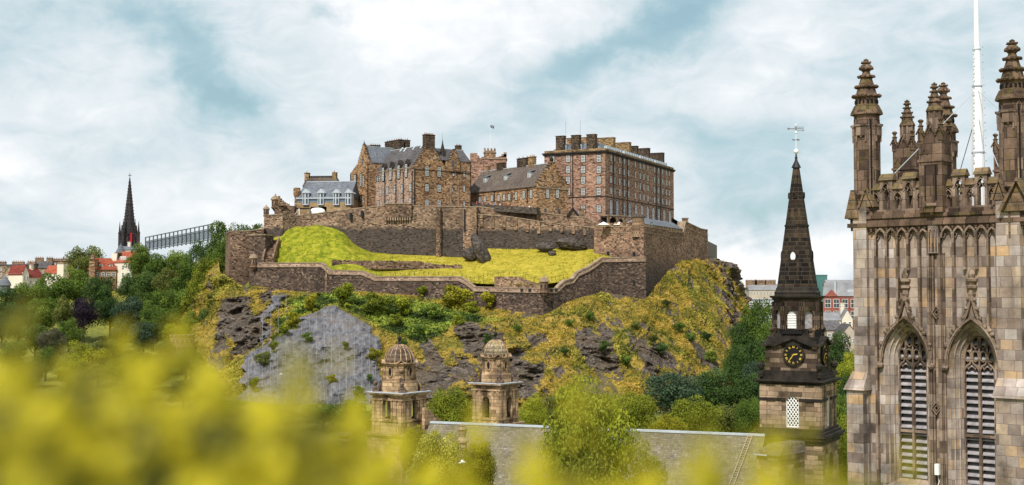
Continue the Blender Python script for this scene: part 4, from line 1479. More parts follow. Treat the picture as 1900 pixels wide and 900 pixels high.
mb = MB(f3.M); zc = f3.uz(1010, 348.5)[1]; mb.box(-.15, f3.w + .15, -.25, -.003, zc - .2, zc + .2); mb.build('string_course', M['trim'], h3)
for px in (1016, 1034): window(h3, f3, px, 358, 1.15, 3.5, n=-.02, bars=(2, 5))
for px, py in ((1012, 391), (1037.5, 391.5)):
    u, z = f3.uz(px, py); mb = MB(f3.M); mb.box(u - .5, u + .5, -.05, -.003, z - .8, z + .8); mb.build('slit_window', M['glass'], h3)
u, z = f3.uz(1026, 330); mb = MB(f3.M); mb.box(u - .3, u + .3, -.05, -.003, z - .8, z + .8); mb.build('slit_window', M['glass'], h3)
for px, py in ((985.5, 360), (972, 361.5), (958, 364), (945, 366), (935.5, 366.5), (925.5, 367.5), (913, 368), (900, 370), (890, 371)):
    window(h3, f3l, px, py, 1.1, 2.7 if px > 950 else 2.2, n=-.02)
for px in (979, 950.5, 918): pipe(h3, f3l, px, 350 if px > 960 else 356, 375)
for px, py in ((901, 335), (938.6, 329), (983, 323)):
    # dormer sitting on the roof slope
    best = None
    for uu in np.linspace(2, LK - 2, 400):
        zz = zeK + (zaK - .6 - zeK) * .45
        qx = f3l.p0 + f3l.d * uu + Vector((-f3l.d.y, f3l.d.x)) * (xaK * .45)
        if (py and abs(950 + F * qx.x / qx.y * (1 / (1)) - px) < (best[0] if best else 1e9)): best = (abs(950 + F * qx.x / qx.y - px), uu)
    uu = best[1]; y = xaK * .40; zz = zeK + (zaK - .6 - zeK) * .40
    mb = MB(f3l.M); mb.box(uu - .8, uu + .8, y, y + 2.6, zz - .3, zz + 2.0); mb.build('dormer', M['lead'], h3)
    mb = MB(f3l.M); mb.add([(uu - 1.1, y - .3, zz + 2.0), (uu + 1.1, y - .3, zz + 2.0), (uu + 1.1, y + 4.0, zz + 3.2), (uu - 1.1, y + 4.0, zz + 3.2), (uu - 1.1, y - .3, zz + 2.2), (uu + 1.1, y - .3, zz + 2.2), (uu + 1.1, y + 4.0, zz + 3.4), (uu - 1.1, y + 4.0, zz + 3.4)], [(0, 3, 2, 1), (4, 5, 6, 7), (0, 1, 5, 4), (1, 2, 6, 5), (2, 3, 7, 6), (3, 0, 4, 7)]); mb.build('dormer_roof', M['slate_blue'], h3)
    window(h3, f3l, 0, 0, 1.2, 1.8, n=y - .02, uz=(uu, zz + .05), sur=False)
for a, b, yt, yb, dd in ((924, 937, 304.5, 0, .3), (962, 981, 296, 0, .6), (983, 993, 292.5, 0, .3)):
    # stacks on the ridge
    pa = ray(a, K0 + KD * (xaK + dd), KL, 310); pb = ray(b, K0 + KD * (xaK + dd), KL, 310)
    f_ = Face(pa, pb); wch = min(f_.w, 5.5)
    chimney(h3, f_.M, 0, f_.w * .9, -.8, .8, zaK - 2.5, zof(yt, pa), 'chimney' if b != 993 else 'chimney_o', 3)
for px in (905,):
    pa = ray(px, K0 + KD * xaK, KL, 315); f_ = Face(pa, ray(px + 5, K0 + KD * xaK, KL, 315)); chimney(h3, f_.M, 0, 1.2, -.6, .6, zaK - 2, zof(309.5, pa), 'chimney_o', 1)

# covered terrace with a flat dark roof edge in front of the long range
mb = MB()
a = P(876, 380, 458); b = P(996, 386, 450)
f_ = Face(a, b)
mb = MB(f_.M)
za, zb_ = zof(379, a), zof(387, b)
mb.add([(0, 0, za - 2), (f_.w, 0, zb_ - 2), (f_.w, 0, zb_ + .3), (0, 0, za + .3), (0, 3, za - 2), (f_.w, 3, zb_ - 2), (f_.w, 3, zb_ + .3), (0, 3, za + .3)], [(0, 1, 2, 3), (3, 2, 6, 7), (4, 7, 6, 5), (1, 5, 6, 2), (0, 3, 7, 4)])
tag(mb.build('terrace_parapet', M['rampart_dark']), 'long black terrace parapet under the row of low windows', 'wall')

# ------------------------------------------------------------------ barracks
Q0 = pl(1123, 470, 340); QR = ray(1250, Q0, Vector((35.1, 74)).normalized(), 340); RD = (QR - Q0).normalized(); FD = Vector((RD.y, -RD.x))
QL = ray(1010, Q0, FD, 340)
bk = thing('barracks_block', (Q0.x, Q0.y, ZP), 'huge flat topped red brown barracks with rows of white windows and chimney stacks', 'building')
fL = Face(QL, Q0); fR = Face(Q0, QR)
zc = zof(281.5, Q0); zpar = zof(274.5, Q0)
WL, WR = fL.w, fR.w
mb = MB(fL.M); mb.box(0, WL, 0, .8, ZP - 8, zc); mb.box(0, .8, .8, WR, ZP - 8, zc); mb.box(0, WL, WR - .8, WR - .001, ZP - 8, zc); mb.build('end_wall', M['barracks'], bk)
mb = MB(fR.M); mb.box(0.003, WR, -.003, .9, ZP - 8, zc - .003); mb.build('long_wall', M['barracks'], bk)
mb = MB(fL.M); mb.box(-.7, WL + .7, -.7, WR + .7, zc, zc + .5); mb.box(-.4, WL + .4, -.4, WR + .4, zc - .5, zc - .003); mb.build('cornice', M['darktrim'], bk)
mb = MB(fL.M)
mb.slab([(0, zc + .5), (WL, zc + .5), (WL, zpar), (0, zpar)], 0, .5)
mb.box(0, .5, .5, WR, zc + .5, zpar); mb.box(WL - .5, WL, .5, WR, zc + .5, zpar); mb.box(.5, WL - .5, WR - .5, WR, zc + .5, zpar); mb.build('parapet', M['chimney_o'], bk)
mb = MB(fL.M); mb.frus((1.2, WL - 1.2, 1.2, WR - 1.2), zc + .5, (5, WL - 5, 5, WR - 5), zc + 4.2); mb.build('roof', M['slate_blue'], bk)
# attic glazing strip along the right side
n = 34
for i in range(n):
    if i % 9 == 8: continue
    u = 6 + i * (WR - 10) / n
    mb = MB(fR.M); mb.box(u, u + 1.25, 1.4, 2.8, zc + .5, zc + 3.0)
    o = mb.build('attic_window', M['lead'], bk)
    mb = MB(fR.M); mb.box(u + .15, u + 1.1, 1.36, 1.4, zc + 1.5, zc + 2.8); mb.build('pane', M['glassb'], o)
for u in (6.2, 12.6, 17.6):
    mb = MB(fL.M); mb.box(u, u + 2.4, 1.3, 4, zc + .5, zc + 3.4); o = mb.build('attic_window', M['lead'], bk)
    mb = MB(fL.M); mb.box(u + .2, u + 2.2, 1.26, 1.3, zc + 1.4, zc + 3.0); mb.build('pane', M['glassb'], o)
# front chimneys
for a, b, y in ((1031, 1046, 253.5), (1059.5, 1074.5, 252), (1088, 1104, 250.5)):
    u0 = fL.u(a, 265); u1 = fL.u(b, 265); chimney(bk, fL.M, u0, u1, .1, 2.2, zc + .5, fL.uz(a, y)[1], 'chimney', 0)
    for k in range(3):
        pass
# transverse stacks behind, along the long side
for a, b, y, m_ in ((1104, 1138, 255.5, 'chimney_o'), (1139, 1167.5, 264.5, 'chimney_o'), (1168, 1181, 271.5, 'chimney'), (1182, 1203, 275.5, 'chimney'), (1205, 1229.5, 284, 'chimney')):
    # right end of each stack shows its narrow face near the long wall: find it along a line 6 m inside
    off = 5.0
    base = Q0 - FD * off
    p1 = ray(b, base, RD, 270); p0 = ray(a, p1, FD, 270)
    f_ = Face(p0, p1)
    wst = min(f_.w, WL - 9)
    chimney(bk, Face(p1 - FD * wst, p1).M, 0, wst, 0, 2.4, zc + .5, zof(y, p1), m_, 0)
for a, b, y in ((1051, 1059, 257.5), (1075, 1088, 256.5)):
    p0 = ray(a, QL - (-RD) * 10, FD, 265); p1 = ray(b, QL + RD * 10, FD, 265); f_ = Face(p0, p1)
    chimney(bk, f_.M, 0, f_.w, 0, 2, zc + .5, zof(y, p0), 'chimney_o', 0)
mb = MB(fL.M); zs_ = zof(364, Q0); mb.box(-.1, WL + .12, -.15, WR, zs_ - .2, zs_ + .2); mb.build('string_course', M['darktrim'], bk)
for px in (1025, 1054, 1082, 1111):
    for py in (294.5, 315, 334.5, 356, 388):
        if px == 1025 and py > 300: continue
        if px == 1054 and py > 375: continue
        window(bk, fL, px, py - (.4 if px > 1100 else 0), 1.5, 2.5, n=-.02, bars=(3, 4))
ucols = []
for px in (1133.5, 1140, 1149.5, 1158, 1166, 1178.5, 1187.5, 1194.3, 1201.8, 1214, 1221.5, 1229, 1236, 1241.5):
    ucols.append(fR.u(px, 320))
for u in ucols:
    for py in (291, 312, 332.5, 353.3):
        z = zof(py, Q0) + .3
        window(bk, fR, 0, 0, 1.25, 2.4, n=-.03, uz=(u, z - 1.2), bars=(2, 4))
for px in (1133.5, 1145, 1157.5, 1168, 1180, 1191, 1201.5, 1212, 1222, 1232, 1242.5):
    u = fR.u(px, 395); z0 = zof(400.5, Q0)
    window(bk, fR, 0, 0, 2.2, 6.4, 'arch', (2, 4), n=-.03, uz=(u, z0))
for px in (1063, ): pipe(bk, fL, px, 281, 400, r=.15)
for px in (1138, 1155, 1163.5, 1217, 1225):
    u = fR.u(px, 300); mb = MB(fR.M); mb.box(u - .14, u + .14, -.35, -.1, ZP, zc - .5); mb.build('drainpipe', M['pipe'], bk)
for px, y in ((1065, 253), (1089, 243)):
    pass
for u in (8.5, 14.5):
    mb = MB(fL.M); mb.tube([(u, 1, zc + 7), (u, 1, zc + 12.5)], .04, 4); mb.build('aerial', M['pipe'], bk)
# quoins of the barracks corner
mb = MB(fL.M)
for i in range(30):
    z = ZP + i * 1.12
    if z > zc - 1.3: break
    l = .9 if i % 2 else .55
    mb.box(WL - l, WL + .03, -.03, .9 if not i % 2 else .5, z, z + .55)
mb.build('quoins', M['trim'], bk)

# ------------------------------------------------------------------ things round the barracks foot
# arched undercroft
u0 = pl(1128, 452, 405); u1 = pl(1170, 458, 405); f_ = Face(u0, u1)
uc = thing('undercroft', (u0.x, u0.y, ZP - 2), 'low tan arcade with two dark round arches at the foot of the barracks', 'building')
def arch_hole(x0, x1, z0, zs, n=10, pointed=False):
    w = (x1 - x0) / 2; c = (x0 + x1) / 2
    if pointed:
        R2 = 2 * w * pointed
        cr = x1 - R2; a1 = math.acos((c - cr) / R2)
        rr = [(cr + R2 * math.cos(a), zs + R2 * math.sin(a)) for a in np.linspace(0, a1, n)]
        return [(x0, z0), (x1, z0)] + rr + [(2 * c - x, z) for x, z in rr[::-1][1:]]
    return [(x0, z0), (x1, z0)] + [(c + w * math.cos(a), zs + w * math.sin(a)) for a in np.linspace(0, PI, n)]


z0, zt = zof(418, u0), zof(400.5, u0)
hh = zt - z0
mb = MB(f_.M); mb.slab([(0, z0 - 4), (f_.w, z0 - 4), (f_.w, zt), (0, zt)], 0, .6, [arch_hole(.8, 4.3, z0 - .5, z0 + hh * .38), arch_hole(5, 7.2, z0 - .5, z0 + hh * .4)]); mb.build('wall', M['castle'], uc)
mb = MB(f_.M); mb.box(0, f_.w, 4, 4.4, z0 - 4, zt); mb.box(0, f_.w, .6, 4, zt - .4, zt - .02); mb.build('back_wall', M['rampart_dark'], uc)
mb = MB(f_.M); mb.box(-.2, f_.w + .2, -.2, 4.6, zt, zt + .4); mb.build('coping', M['trim'], uc)
# small slate gablet
g = P(1054, 402, 456); f_ = Face(P(1054, 402, 455), P(1072, 402, 457)); sg = thing('small_lodge', tuple(g), 'tiny lodge with a dark pediment and slate roof beside the broad gable', 'building')
z0, zt = zof(401, g), zof(388, g)
mb = MB(f_.M); mb.slab([(0, z0 - 5), (f_.w, z0 - 5), (f_.w, z0), (f_.w / 2, zt), (0, z0)], 0, .4); mb.build('front_wall', M['castle'], sg)
mb = MB(f_.M); mb.bar([(-.3, z0 - .1), (f_.w / 2, zt + .2), (f_.w + .3, z0 - .1)], .5, -.4, .5); mb.build('pediment', M['pipe'], sg)
mb = MB(f_.M); mb.add([(f_.w / 2, .4, zt), (f_.w, .4, z0), (f_.w + 3, 3, z0), (f_.w + 2.4, 4.5, zt), (0, .4, z0), (f_.w + 2, 7, z0)], [(0, 1, 2, 3), (0, 3, 5, 4)]); mb.build('roof', M['slate_blue'], sg)
mb = MB(f_.M); mb.box(0, f_.w + 4, .5, 5, z0 - 6, z0 - .05); mb.build('side_wall', M['castle'], sg)
# chimney pier right of it
c = P(1080, 402, 456); mb = MB(Matrix.Translation(c)); mb.box(-.9, .9, 0, 1.8, -5, 2.5); mb.box(-1.1, 1.1, -.1, 1.9, 2.5, 2.9)
tag(mb.build('stone_pier', M['castle']), 'short square stone pier beside the tiny lodge roof', 'pier')
# low slate roofed building on the bastion
a, b = pl(1196, 436, 420), pl(1268, 474.5, 420); f_ = Face(a, b)
lb = thing('low_casemate', (a.x, a.y, ZP), 'low buff building with a long slate roof at the foot of the barracks, right side', 'building')
z0 = zof(415, a); zr_ = zof(402, a + (b - a).normalized() * 4)
mb = MB(f_.M); mb.box(0, f_.w, 0, 8, ZP - 2, z0); mb.build('wall', M['buff'], lb)
mb = MB(f_.M); mb.add([(-.4, -.4, z0 - .1), (f_.w + .4, -.4, z0 - .1), (f_.w + .4, 8.4, z0 - .1), (-.4, 8.4, z0 - .1), (4, 4, zr_), (f_.w - 1, 4, zr_)], [(0, 1, 5, 4), (1, 2, 5), (2, 3, 4, 5), (3, 0, 4), (0, 3, 2, 1)]); mb.build('roof', M['slate_blue'], lb)
mb = MB(f_.M)
for i in range(9): mb.box(14 + i * 3.2, 14.5 + i * 3.2, -.25, -.003, ZP - 2, z0 - .3)
mb.build('pilasters', M['trim'], lb)
window(lb, f_, 1209, 418, 1.2, 1.6, n=-.02)
c = P(1272, 412, 476); mb = MB(Matrix.Translation(c)); mb.box(-1, 1, 0, 2, -8, 1.2); mb.box(-1.2, 1.2, -.2, 2.2, 1.2, 1.6); mb.build('chimney', M['castle'], lb)
f_ = Face(pl(1274, 480, 415), pl(1308, 500, 415)); mb = MB(f_.M); z0 = zof(421, (0, 485)); mb.add([(0, 0, z0), (f_.w, 0, z0 - 1.5), (f_.w, 6, z0 - 1), (0, 6, z0 + 3.5), (0, 6, z0 - 4), (f_.w, 6, z0 - 4)], [(0, 1, 2, 3), (3, 2, 5, 4)])
tag(mb.build('lean_to_roof', M['slate']), 'mossy lean to roof at the far right end of the bastion', 'roof')
# two folded white parasols on the bastion
for px, py, lab in ((1120, 427, 'left one of two folded white parasols on the bastion'), (1149, 427, 'right one of two folded white parasols on the bastion')):
    c = P(px, py, 438)
    r = thing('parasol', c, lab, 'parasol', 'parasols on the bastion')
    mb = MB(Matrix.Translation(c)); mb.tube([(0, 0, -.5), (0, 0, 2.2)], .06, 6); mb.build('pole', M['pipe'], r)
    mb = MB(Matrix.Translation(c)); mb.lathe([(2.2, 1.75), (2.25, 1.85), (1.2, 2.35), (.1, 2.9)], 8, sy=.8)
    mb.build('canopy', M['white'], r)

# ------------------------------------------------------------------ palace block with flag behind
pb = thing('crenellated_tower', tuple(P(908, 320, 520)), 'distant pink crenellated tower behind the long range, carrying a flagpole', 'tower')
def cren(root, pxa, pxb, yt, yb, D, mat, n, name='wall', depth=8, mh=1.0):
    a, b = pl(pxa, D, yt), pl(pxb, D, yt); f_ = Face(a, b); z1 = zof(yt, a); z0 = ZP
    mb = MB(f_.M); mb.box(0, f_.w, 0, depth, z0, z1 - mh)
    s = f_.w / (2 * n - 1)
    for i in range(n): mb.box(2 * i * s, (2 * i + 1) * s, 0, .6, z1 - mh, z1)
    for i in range(n): mb.box(2 * i * s, (2 * i + 1) * s, depth - .6, depth, z1 - mh, z1)
    mb.build(name, M[mat], root)
    mb = MB(f_.M); mb.box(-.25, f_.w + .25, -.25, depth + .25, z1 - mh - .9, z1 - mh - .5); mb.build('string_course', M['trim'], root)
    return f_
cren(pb, 898, 919.5, 275, 289, 522, 'castle', 4, 'turret', 5)
cren(pb, 893, 940, 291, 320, 518, 'barracks', 2, 'wall', 9, .05)
f_ = Face(pl(893, 518, 290), pl(940, 518, 290))
mb = MB(f_.M)
for i, x in enumerate((7.4, 8.3, 9.2)): mb.box(x, f_.w, 0, 1, zof(291, (0, 518)) - .1, zof(291, (0, 518)) + .3 + i * .8)
mb.build('crow_steps', M['barracks'], pb)
f_ = Face(pl(872, 505, 300), pl(897, 505, 300)); mb = MB(f_.M); zt = zof(284, (0, 505)); mb.slab([(0, ZP), (f_.w, ZP), (f_.w, zt - 3), (f_.w - .8, zt - 3), (f_.w - .8, zt - 2), (f_.w - 1.8, zt - 2), (f_.w - 1.8, zt - 1), (f_.w - 2.6, zt - 1), (f_.w - 2.6, zt), (0, zt)], 0, 7)
mb.build('stepped_gable', M['barracks'], pb)
c = P(909.5, 274.5, 524)
fp = thing('flagpole', (c.x, c.y, c.z - 3), 'thin white flagpole with a small blue flag over the castle', 'flagpole')
zt = zof(231, c)
mb = MB(); mb.tube([(c.x, c.y, c.z - 3), (c.x, c.y, zt)], [.12, .06], 6); mb.build('pole', M['white'], fp)
m, t, b = newmat('blue flag with pale crossed bars'); uvn = t.new('ShaderNodeUVMap').outputs[0]; b.inputs['Base Color'].default_value = (.02, .04, .16, 1)
M['flag'] = m
mb = MB()
nn = 10; vs = []; fs = []
for i in range(nn + 1):
    k = i / nn
    x = c.x + .1 + 1.5 * k; y = c.y + .35 * math.sin(k * 7)
    vs += [(x, y, zt - .1 - .5 * k), (x, y, zt - 1.2 - .7 * k), (x, y + .04, zt - .1 - .5 * k), (x, y + .04, zt - 1.2 - .7 * k)]
for i in range(nn): a = 4 * i; fs += [(a, a + 1, a + 5, a + 4), (a + 2, a + 6, a + 7, a + 3)]
mb.add(vs, fs); fl_ = mb.build('flag', M['flag'], fp)
mb = MB()
for s in (0, 1):
    pts = []
    for i in range(nn + 1):
        k = i / nn; x = c.x + .1 + 1.5 * k; y = c.y + .35 * math.sin(k * 7) - .03
        zt_ = zt - .1 - .5 * k; zb_ = zt - 1.2 - .7 * k
        kk = k if s else 1 - k
        pts.append((x, y, zt_ + (zb_ - zt_) * kk))
    mb.tube(pts, .06, 4)
mb.build('cross', M['white'], fl_)

# ------------------------------------------------------------------ dormered building at the left
D0, D1 = pl(551, 476, 370), pl(650, 473, 370); f_ = Face(D0, D1)
db = thing('dormered_building', (D0.x, D0.y, ZP), 'low buff building with blue slate roof and pale gabled dormers, left of the castle', 'building')
z0 = zof(395, D0); ze_ = zof(366.5, D0); zr_ = zof(338, D0 + Vector((0, 7)))
w = f_.w
mb = MB(f_.M)
mb.slab([(0, ZP), (w, ZP), (w, ze_), (0, ze_)], 0, .6, [[(f_.u(576, 390), z0 - 1.5), (f_.u(606, 390), z0 - 1.5), (f_.u(606, 390), f_.uz(606, 383.5)[1]), (f_.u(576, 390), f_.uz(576, 384)[1])]])
mb.box(0, .6, .6, 12, ZP, ze_); mb.box(w - .6, w, .6, 12, ZP, ze_)
mb.build('wall', M['buff'], db)
mb = MB(f_.M); mb.box(.6, w - .6, 8, 8.5, ZP, ze_ - .1); mb.build('inner_wall', M['rampart_dark'], db)
mb = MB(f_.M); mb.add([(-.3, -.5, ze_ - .2), (w + .3, -.5, ze_ - .2), (w + .3, 7, zr_), (1.6, 7, zr_), (w + .3, 14, ze_), (-.3, 14, ze_), (-.3, -.5, ze_ - .5), (w + .3, -.5, ze_ - .5)], [(0, 1, 2, 3), (3, 2, 4, 5), (0, 3, 5), (0, 6, 7, 1), (1, 4, 2), (6, 5, 4, 7)])
ro = mb.build('roof', M['slate_blue'], db)
mb = MB(f_.M); mb.box(1.6, w + .3, 6.8, 7.2, zr_ - .05, zr_ + .22); mb.build('ridge', M['lead'], ro)
mb = MB(f_.M); mb.box(-.3, w + .3, -.65, -.5, ze_ - .6, ze_ - .15); mb.build('gutter', M['lead'], db)
mb = MB(f_.M); mb.box(.3, w - .3, -.06, -.003, ze_ - 1.9, ze_ - .75); mb.build('glazing_strip', M['glassb'], db)
for px in (568, 596, 624.5, 651):
    u = f_.u(px, 370); za = f_.uz(px, 350.5)[1]; zs_ = f_.uz(px, 358.5)[1]; zb = f_.uz(px, 380.5)[1]
    if px == 651: u = w - .6
    hw = 1.15
    mb = MB(f_.M)
    mb.slab([(u - hw, zb), (u + hw, zb), (u + hw, zs_), (u - hw, zs_)], -.75, 3, [[(u - hw + .25, zb + .35), (u + hw - .25, zb + .35), (u + hw - .25, zs_ - .2), (u - hw + .25, zs_ - .2)]])
    mb.slab([(u - hw - .45, zs_), (u + hw + .45, zs_), (u, za)], -1.0, 5)
    d = mb.build('dormer', M['lead'], db)
    mb = MB(f_.M); mb.box(u - hw + .25, u + hw - .25, -.55, -.5, zb + .35, zs_ - .2); mb.build('pane', M['glass'], d)
    mb = MB(f_.M); mb.box(u - .45, u + .1, -.72, -.58, zb + .35, zs_ - .2); mb.build('blind', M['lead'], d)
# rear roof with chimneys
f_b = Face(pl(561, 490, 340), pl(627, 488, 340)); w2 = f_b.w; zt = zof(328, (0, 491)); zb = zof(340, (0, 489))
mb = MB(f_b.M); mb.add([(0, 0, zb - 1), (w2, 0, zb - 1), (w2 - 1.2, 3, zt), (1.0, 3, zt), (w2, 7, zb - 1), (0, 7, zb - 1)], [(0, 1, 2, 3), (3, 2, 4, 5), (0, 3, 5), (1, 4, 2)]); mb.box(0, w2, .4, 6.6, ZP, zb - 1)
mb.build('rear_roof', M['slate_brown'], db)
mb = MB(f_b.M)
for i in range(14): mb.box(1.0 + i * (w2 - 3) / 14, 1.6 + i * (w2 - 3) / 14, 2.7, 3.3, zt - .1, zt + .45)
mb.build('ridge_crest', M['darktrim'], db)
for a, b, y in ((562, 570, 320), (613.5, 621, 319)):
    u0, u1 = f_b.u(a, 330), f_b.u(b, 330); chimney(db, f_b.M, u0, u1, 2, 3.8, zb - 3, f_b.uz(a, y + 1)[1], 'chimney_o', 1)
# left gable skew and small round turret
c = P(551, 352, 477); mb = MB(Matrix.Translation(c)); mb.lathe([(.9, -12), (.9, -3), (1.35, -2), (1.35, .4), (1.2, .4), (1.2, .7)], 10); mb.build('corner_turret', M['orange'], db)
mb = MB(f_.M); mb.slab([(-.35, ZP), (.02, ZP), (.02, ze_), (-.35, ze_)], 0, 12); mb.build('end_wall', M['orange'], db)
# white tent and canopy in the opening
c = P(589, 397, 470); mb = MB(Matrix.Translation(c))
mb.lathe([(3.0, -1.0), (3.1, .6), (2.7, 1.6), (1.6, 2.2), (.2, 2.35)], 14, sy=.6); tag(mb.build('tent', M['white'], smooth=True), 'white rounded tent under the arch of the dormered building', 'tent')
a = P(546, 398, 466); r = thing('canopy_frame', a, 'dark open canopy with a white steel post left of the white tent', 'canopy')
mb = MB(Matrix.Translation(a)); mb.box(0, 5.5, 0, 5, 2.2, 2.5); mb.build('roof', M['pipe'], r)
mb = MB(Matrix.Translation(a)); mb.box(1.7, 1.95, -.1, .1, -1.5, 2.2); mb.build('post', M['white'], r)
mb = MB(Matrix.Translation(a)); mb.tube([(0, 0, -.2), (1.8, 0, 2.1)], .08, 5); mb.build('brace', M['white'], r)

# ------------------------------------------------------------------ tiny visitors along the terrace
def person_mesh(seed, top, legs):
    rs = random.Random(seed)
    bm = bmesh.new()
    J = {'pel': (0, 0, .95), 'wai': (0, 0, 1.12), 'che': (0, 0, 1.38), 'nec': (0, 0, 1.52), 'hed': (0, .01, 1.64), 'top': (0, 0, 1.76)}
    rad = {'pel': .15, 'wai': .13, 'che': .17, 'nec': .06, 'hed': .105, 'top': .08}
    E = [('pel', 'wai'), ('wai', 'che'), ('che', 'nec'), ('nec', 'hed'), ('hed', 'top')]
    for s, n in ((-1, 'l'), (1, 'r')):
        st = rs.uniform(-.1, .1)
        J.update({n + 'hip': (s * .1, 0, .88), n + 'kne': (s * .11, st, .48), n + 'ank': (s * .11, st * 1.4, .08), n + 'toe': (s * .12, st * 1.4 - .17, .04),
                  n + 'sho': (s * .2, 0, 1.42), n + 'elb': (s * .27, .02, 1.13), n + 'wri': (s * .25, -.12 - rs.random() * .1, .93), n + 'han': (s * .25, -.2, .86)})
        rad.update({n + 'hip': .1, n + 'kne': .065, n + 'ank': .045, n + 'toe': .04, n + 'sho': .065, n + 'elb': .045, n + 'wri': .03, n + 'han': .035})
        E += [('pel', n + 'hip'), (n + 'hip', n + 'kne'), (n + 'kne', n + 'ank'), (n + 'ank', n + 'toe'), ('che', n + 'sho'), (n + 'sho', n + 'elb'), (n + 'elb', n + 'wri'), (n + 'wri', n + 'han')]
    names = list(J)
    me = bpy.data.meshes.new('person')
    me.from_pydata([J[k] for k in names], [(names.index(a), names.index(b)) for a, b in E], [])
    o = bpy.data.objects.new('person', me); COL.objects.link(o)
    md = o.modifiers.new('skin', 'SKIN')
    for i, k in enumerate(names):
        me.skin_vertices[0].data[i].radius = (rad[k], rad[k])
    me.skin_vertices[0].data[0].use_root = True
    dg = bpy.context.evaluated_depsgraph_get()
    m2 = bpy.data.meshes.new_from_object(o.evaluated_get(dg))
    bpy.data.objects.remove(o)
    for mt in (top, legs, M['skin']): m2.materials.append(mt)
    for p in m2.polygons:
        z = p.center.z
        p.material_index = 2 if (z > 1.5 or (abs(p.center.x) > .2 and z < 1.0)) else (0 if z > .95 else 1)
    return m2


M['skin'] = plain('skin', (.45, .28, .2), var=.1)
tops = [plain('red jacket', (.4, .04, .05), var=.1), plain('navy coat', (.03, .04, .1), var=.1), plain('white shirt', (.7, .7, .7), var=.05), plain('pink top', (.6, .25, .3), var=.1), plain('pale blue top', (.25, .4, .6), var=.1)]
jean = plain('dark trousers', (.03, .035, .06), var=.1)
pms = [person_mesh(i, tops[i], jean) for i in range(5)]
lab = ['red jacket', 'navy coat', 'white shirt', 'pink top', 'pale blue top']
place = ['first from the tall gabled building', 'second from the left', 'third from the left', 'fourth from the left', 'fifth from the left', 'sixth from the left', 'seventh from the left', 'eighth from the left', 'ninth from the left', 'last, nearest the broad gable']
fa = Face(P(876, 380, 459.5), P(996, 386, 451.5))
for i in range(10):
    k = (i + .6) / 10.5
    px = 878 + 114 * k
    q = ray(px, fa.p0, fa.d, 378)
    zt = zof(379 + 8 * k, q) + .3
    o = bpy.data.objects.new('person', pms[(i * 3) % 5])
    o.location = (q.x, q.y, zt - 1.0); o.rotation_euler = (0, 0, (i * 1.3) % 6)
    COL.objects.link(o)
    tag(o, 'visitor in a %s behind the black terrace parapet, %s' % (lab[(i * 3) % 5], place[i]), 'person', 'visitors on the castle terrace')
mb = MB(fa.M); mb.add([(0, -1, zof(379, fa.p0) - .7), (fa.w, -1, zof(387, fa.p1) - .7), (fa.w, 5, zof(387, fa.p1) - .7), (0, 5, zof(379, fa.p0) - .7)], [(0, 1, 2, 3)])
tag(mb.build('terrace_paving', plain('terrace paving', (.2, .18, .15))), 'terrace paving behind the black parapet', None, None, 'structure')
# ================================================================== near gothic church tower
TC = [(.17, .135, .12), (.29, .23, .195), (.33, .275, .245), (.24, .19, .165), (.37, .285, .21), (.31, .265, .24), (.40, .265, .15), (.28, .235, .215), (.38, .335, .31), (.29, .22, .175), (.13, .10, .09)]
M['ashlar'] = masonry('weathered sandstone ashlar', TC, .62, .52, mortar=(.09, .07, .06), mw=.022, mstr=.45, warp=.03, weather=.85, wscale=.5, bstr=.45, bdist=.04, streak=.55, dark=(.07, .05, .038))
M['carved'] = masonry('carved sandstone', [(.08, .055, .043), (.20, .14, .105), (.27, .20, .155), (.15, .11, .085)], .8, .6, mortar=(.08, .06, .05), mw=.015, weather=.7, wscale=.8, bstr=.7, bdist=.05, streak=.4, moss=((.13, .10, .035), 1.3, .25))
M['pinn'] = masonry('dark pinnacle stone', [(.045, .03, .025), (.13, .083, .06), (.19, .125, .09), (.085, .056, .042)], .6, .55, mortar=(.05, .04, .03), mw=.02, weather=.75, wscale=.9, bstr=.8, bdist=.05, streak=.5, moss=((.11, .09, .02), 1.6, .5))
M['mosscap'] = masonry('mossy coping stone', [(.10, .07, .045), (.2, .13, .08), (.15, .10, .06)], .6, .5, weather=.7, wscale=1.1, bstr=.8, bdist=.05, moss=((.14, .115, .03), 1.6, .5))
M['louvre'] = plain('grey slate louvre', (.30, .28, .29), rough=.7, var=.35, scale=2.5)
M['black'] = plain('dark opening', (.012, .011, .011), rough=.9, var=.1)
M['mast'] = plain('white painted mast', (.8, .8, .82), rough=.4, var=.04)

c0 = pl(1608, 68.5, 215); c1 = pl(1880, 63.2, 215)
ax = (c1 - c0).normalized(); ay = Vector((-ax.y, ax.x)); TW = (c1 - c0).length; TDp = 10.25
pf0 = c0 - ay * .45
ft = Face(pf0 - ax * 2, pf0 + ax * (TW + 2)); ft0 = ft.p0
FM = ft.M
tw = thing('gothic_tower', (c0.x + ax.x * TW / 2, c0.y + ax.y * TW / 2, -1), 'tall weathered gothic church tower with crocketed pinnacles at the right edge', 'church tower')
U = lambda px, py: ft.u(px, py)
Zt = lambda px, py: ft.uz(px, py)[1]
uL = U(1590, 600); uC0 = U(1724.5, 430); uC1 = U(1745.5, 430); uR = U(1852, 430); uB = U(1612, 430)
uEnd = uL + (2 * (2 + TW / 2) - 2 * uL)
zcor = Zt(1612, 411)
# outer window arches
wins = []
for pxc, pxl in ((1682, 1641), (1806, 1763)):
    u = U(pxc, 640); hw = (U(2 * pxc - pxl, 640) - U(pxl, 640)) / 2
    wins.append((u, hw))
wins[1] = (wins[1][0], wins[0][1])
zsp = Zt(1682, 668); zsill = Zt(1694, 893)


def parch(u, hw, zb, zs, n=10, k=1.0):
    """pointed arch outline, ccw from lower left"""
    return arch_hole(u - hw, u + hw, zb, zs, n, k)


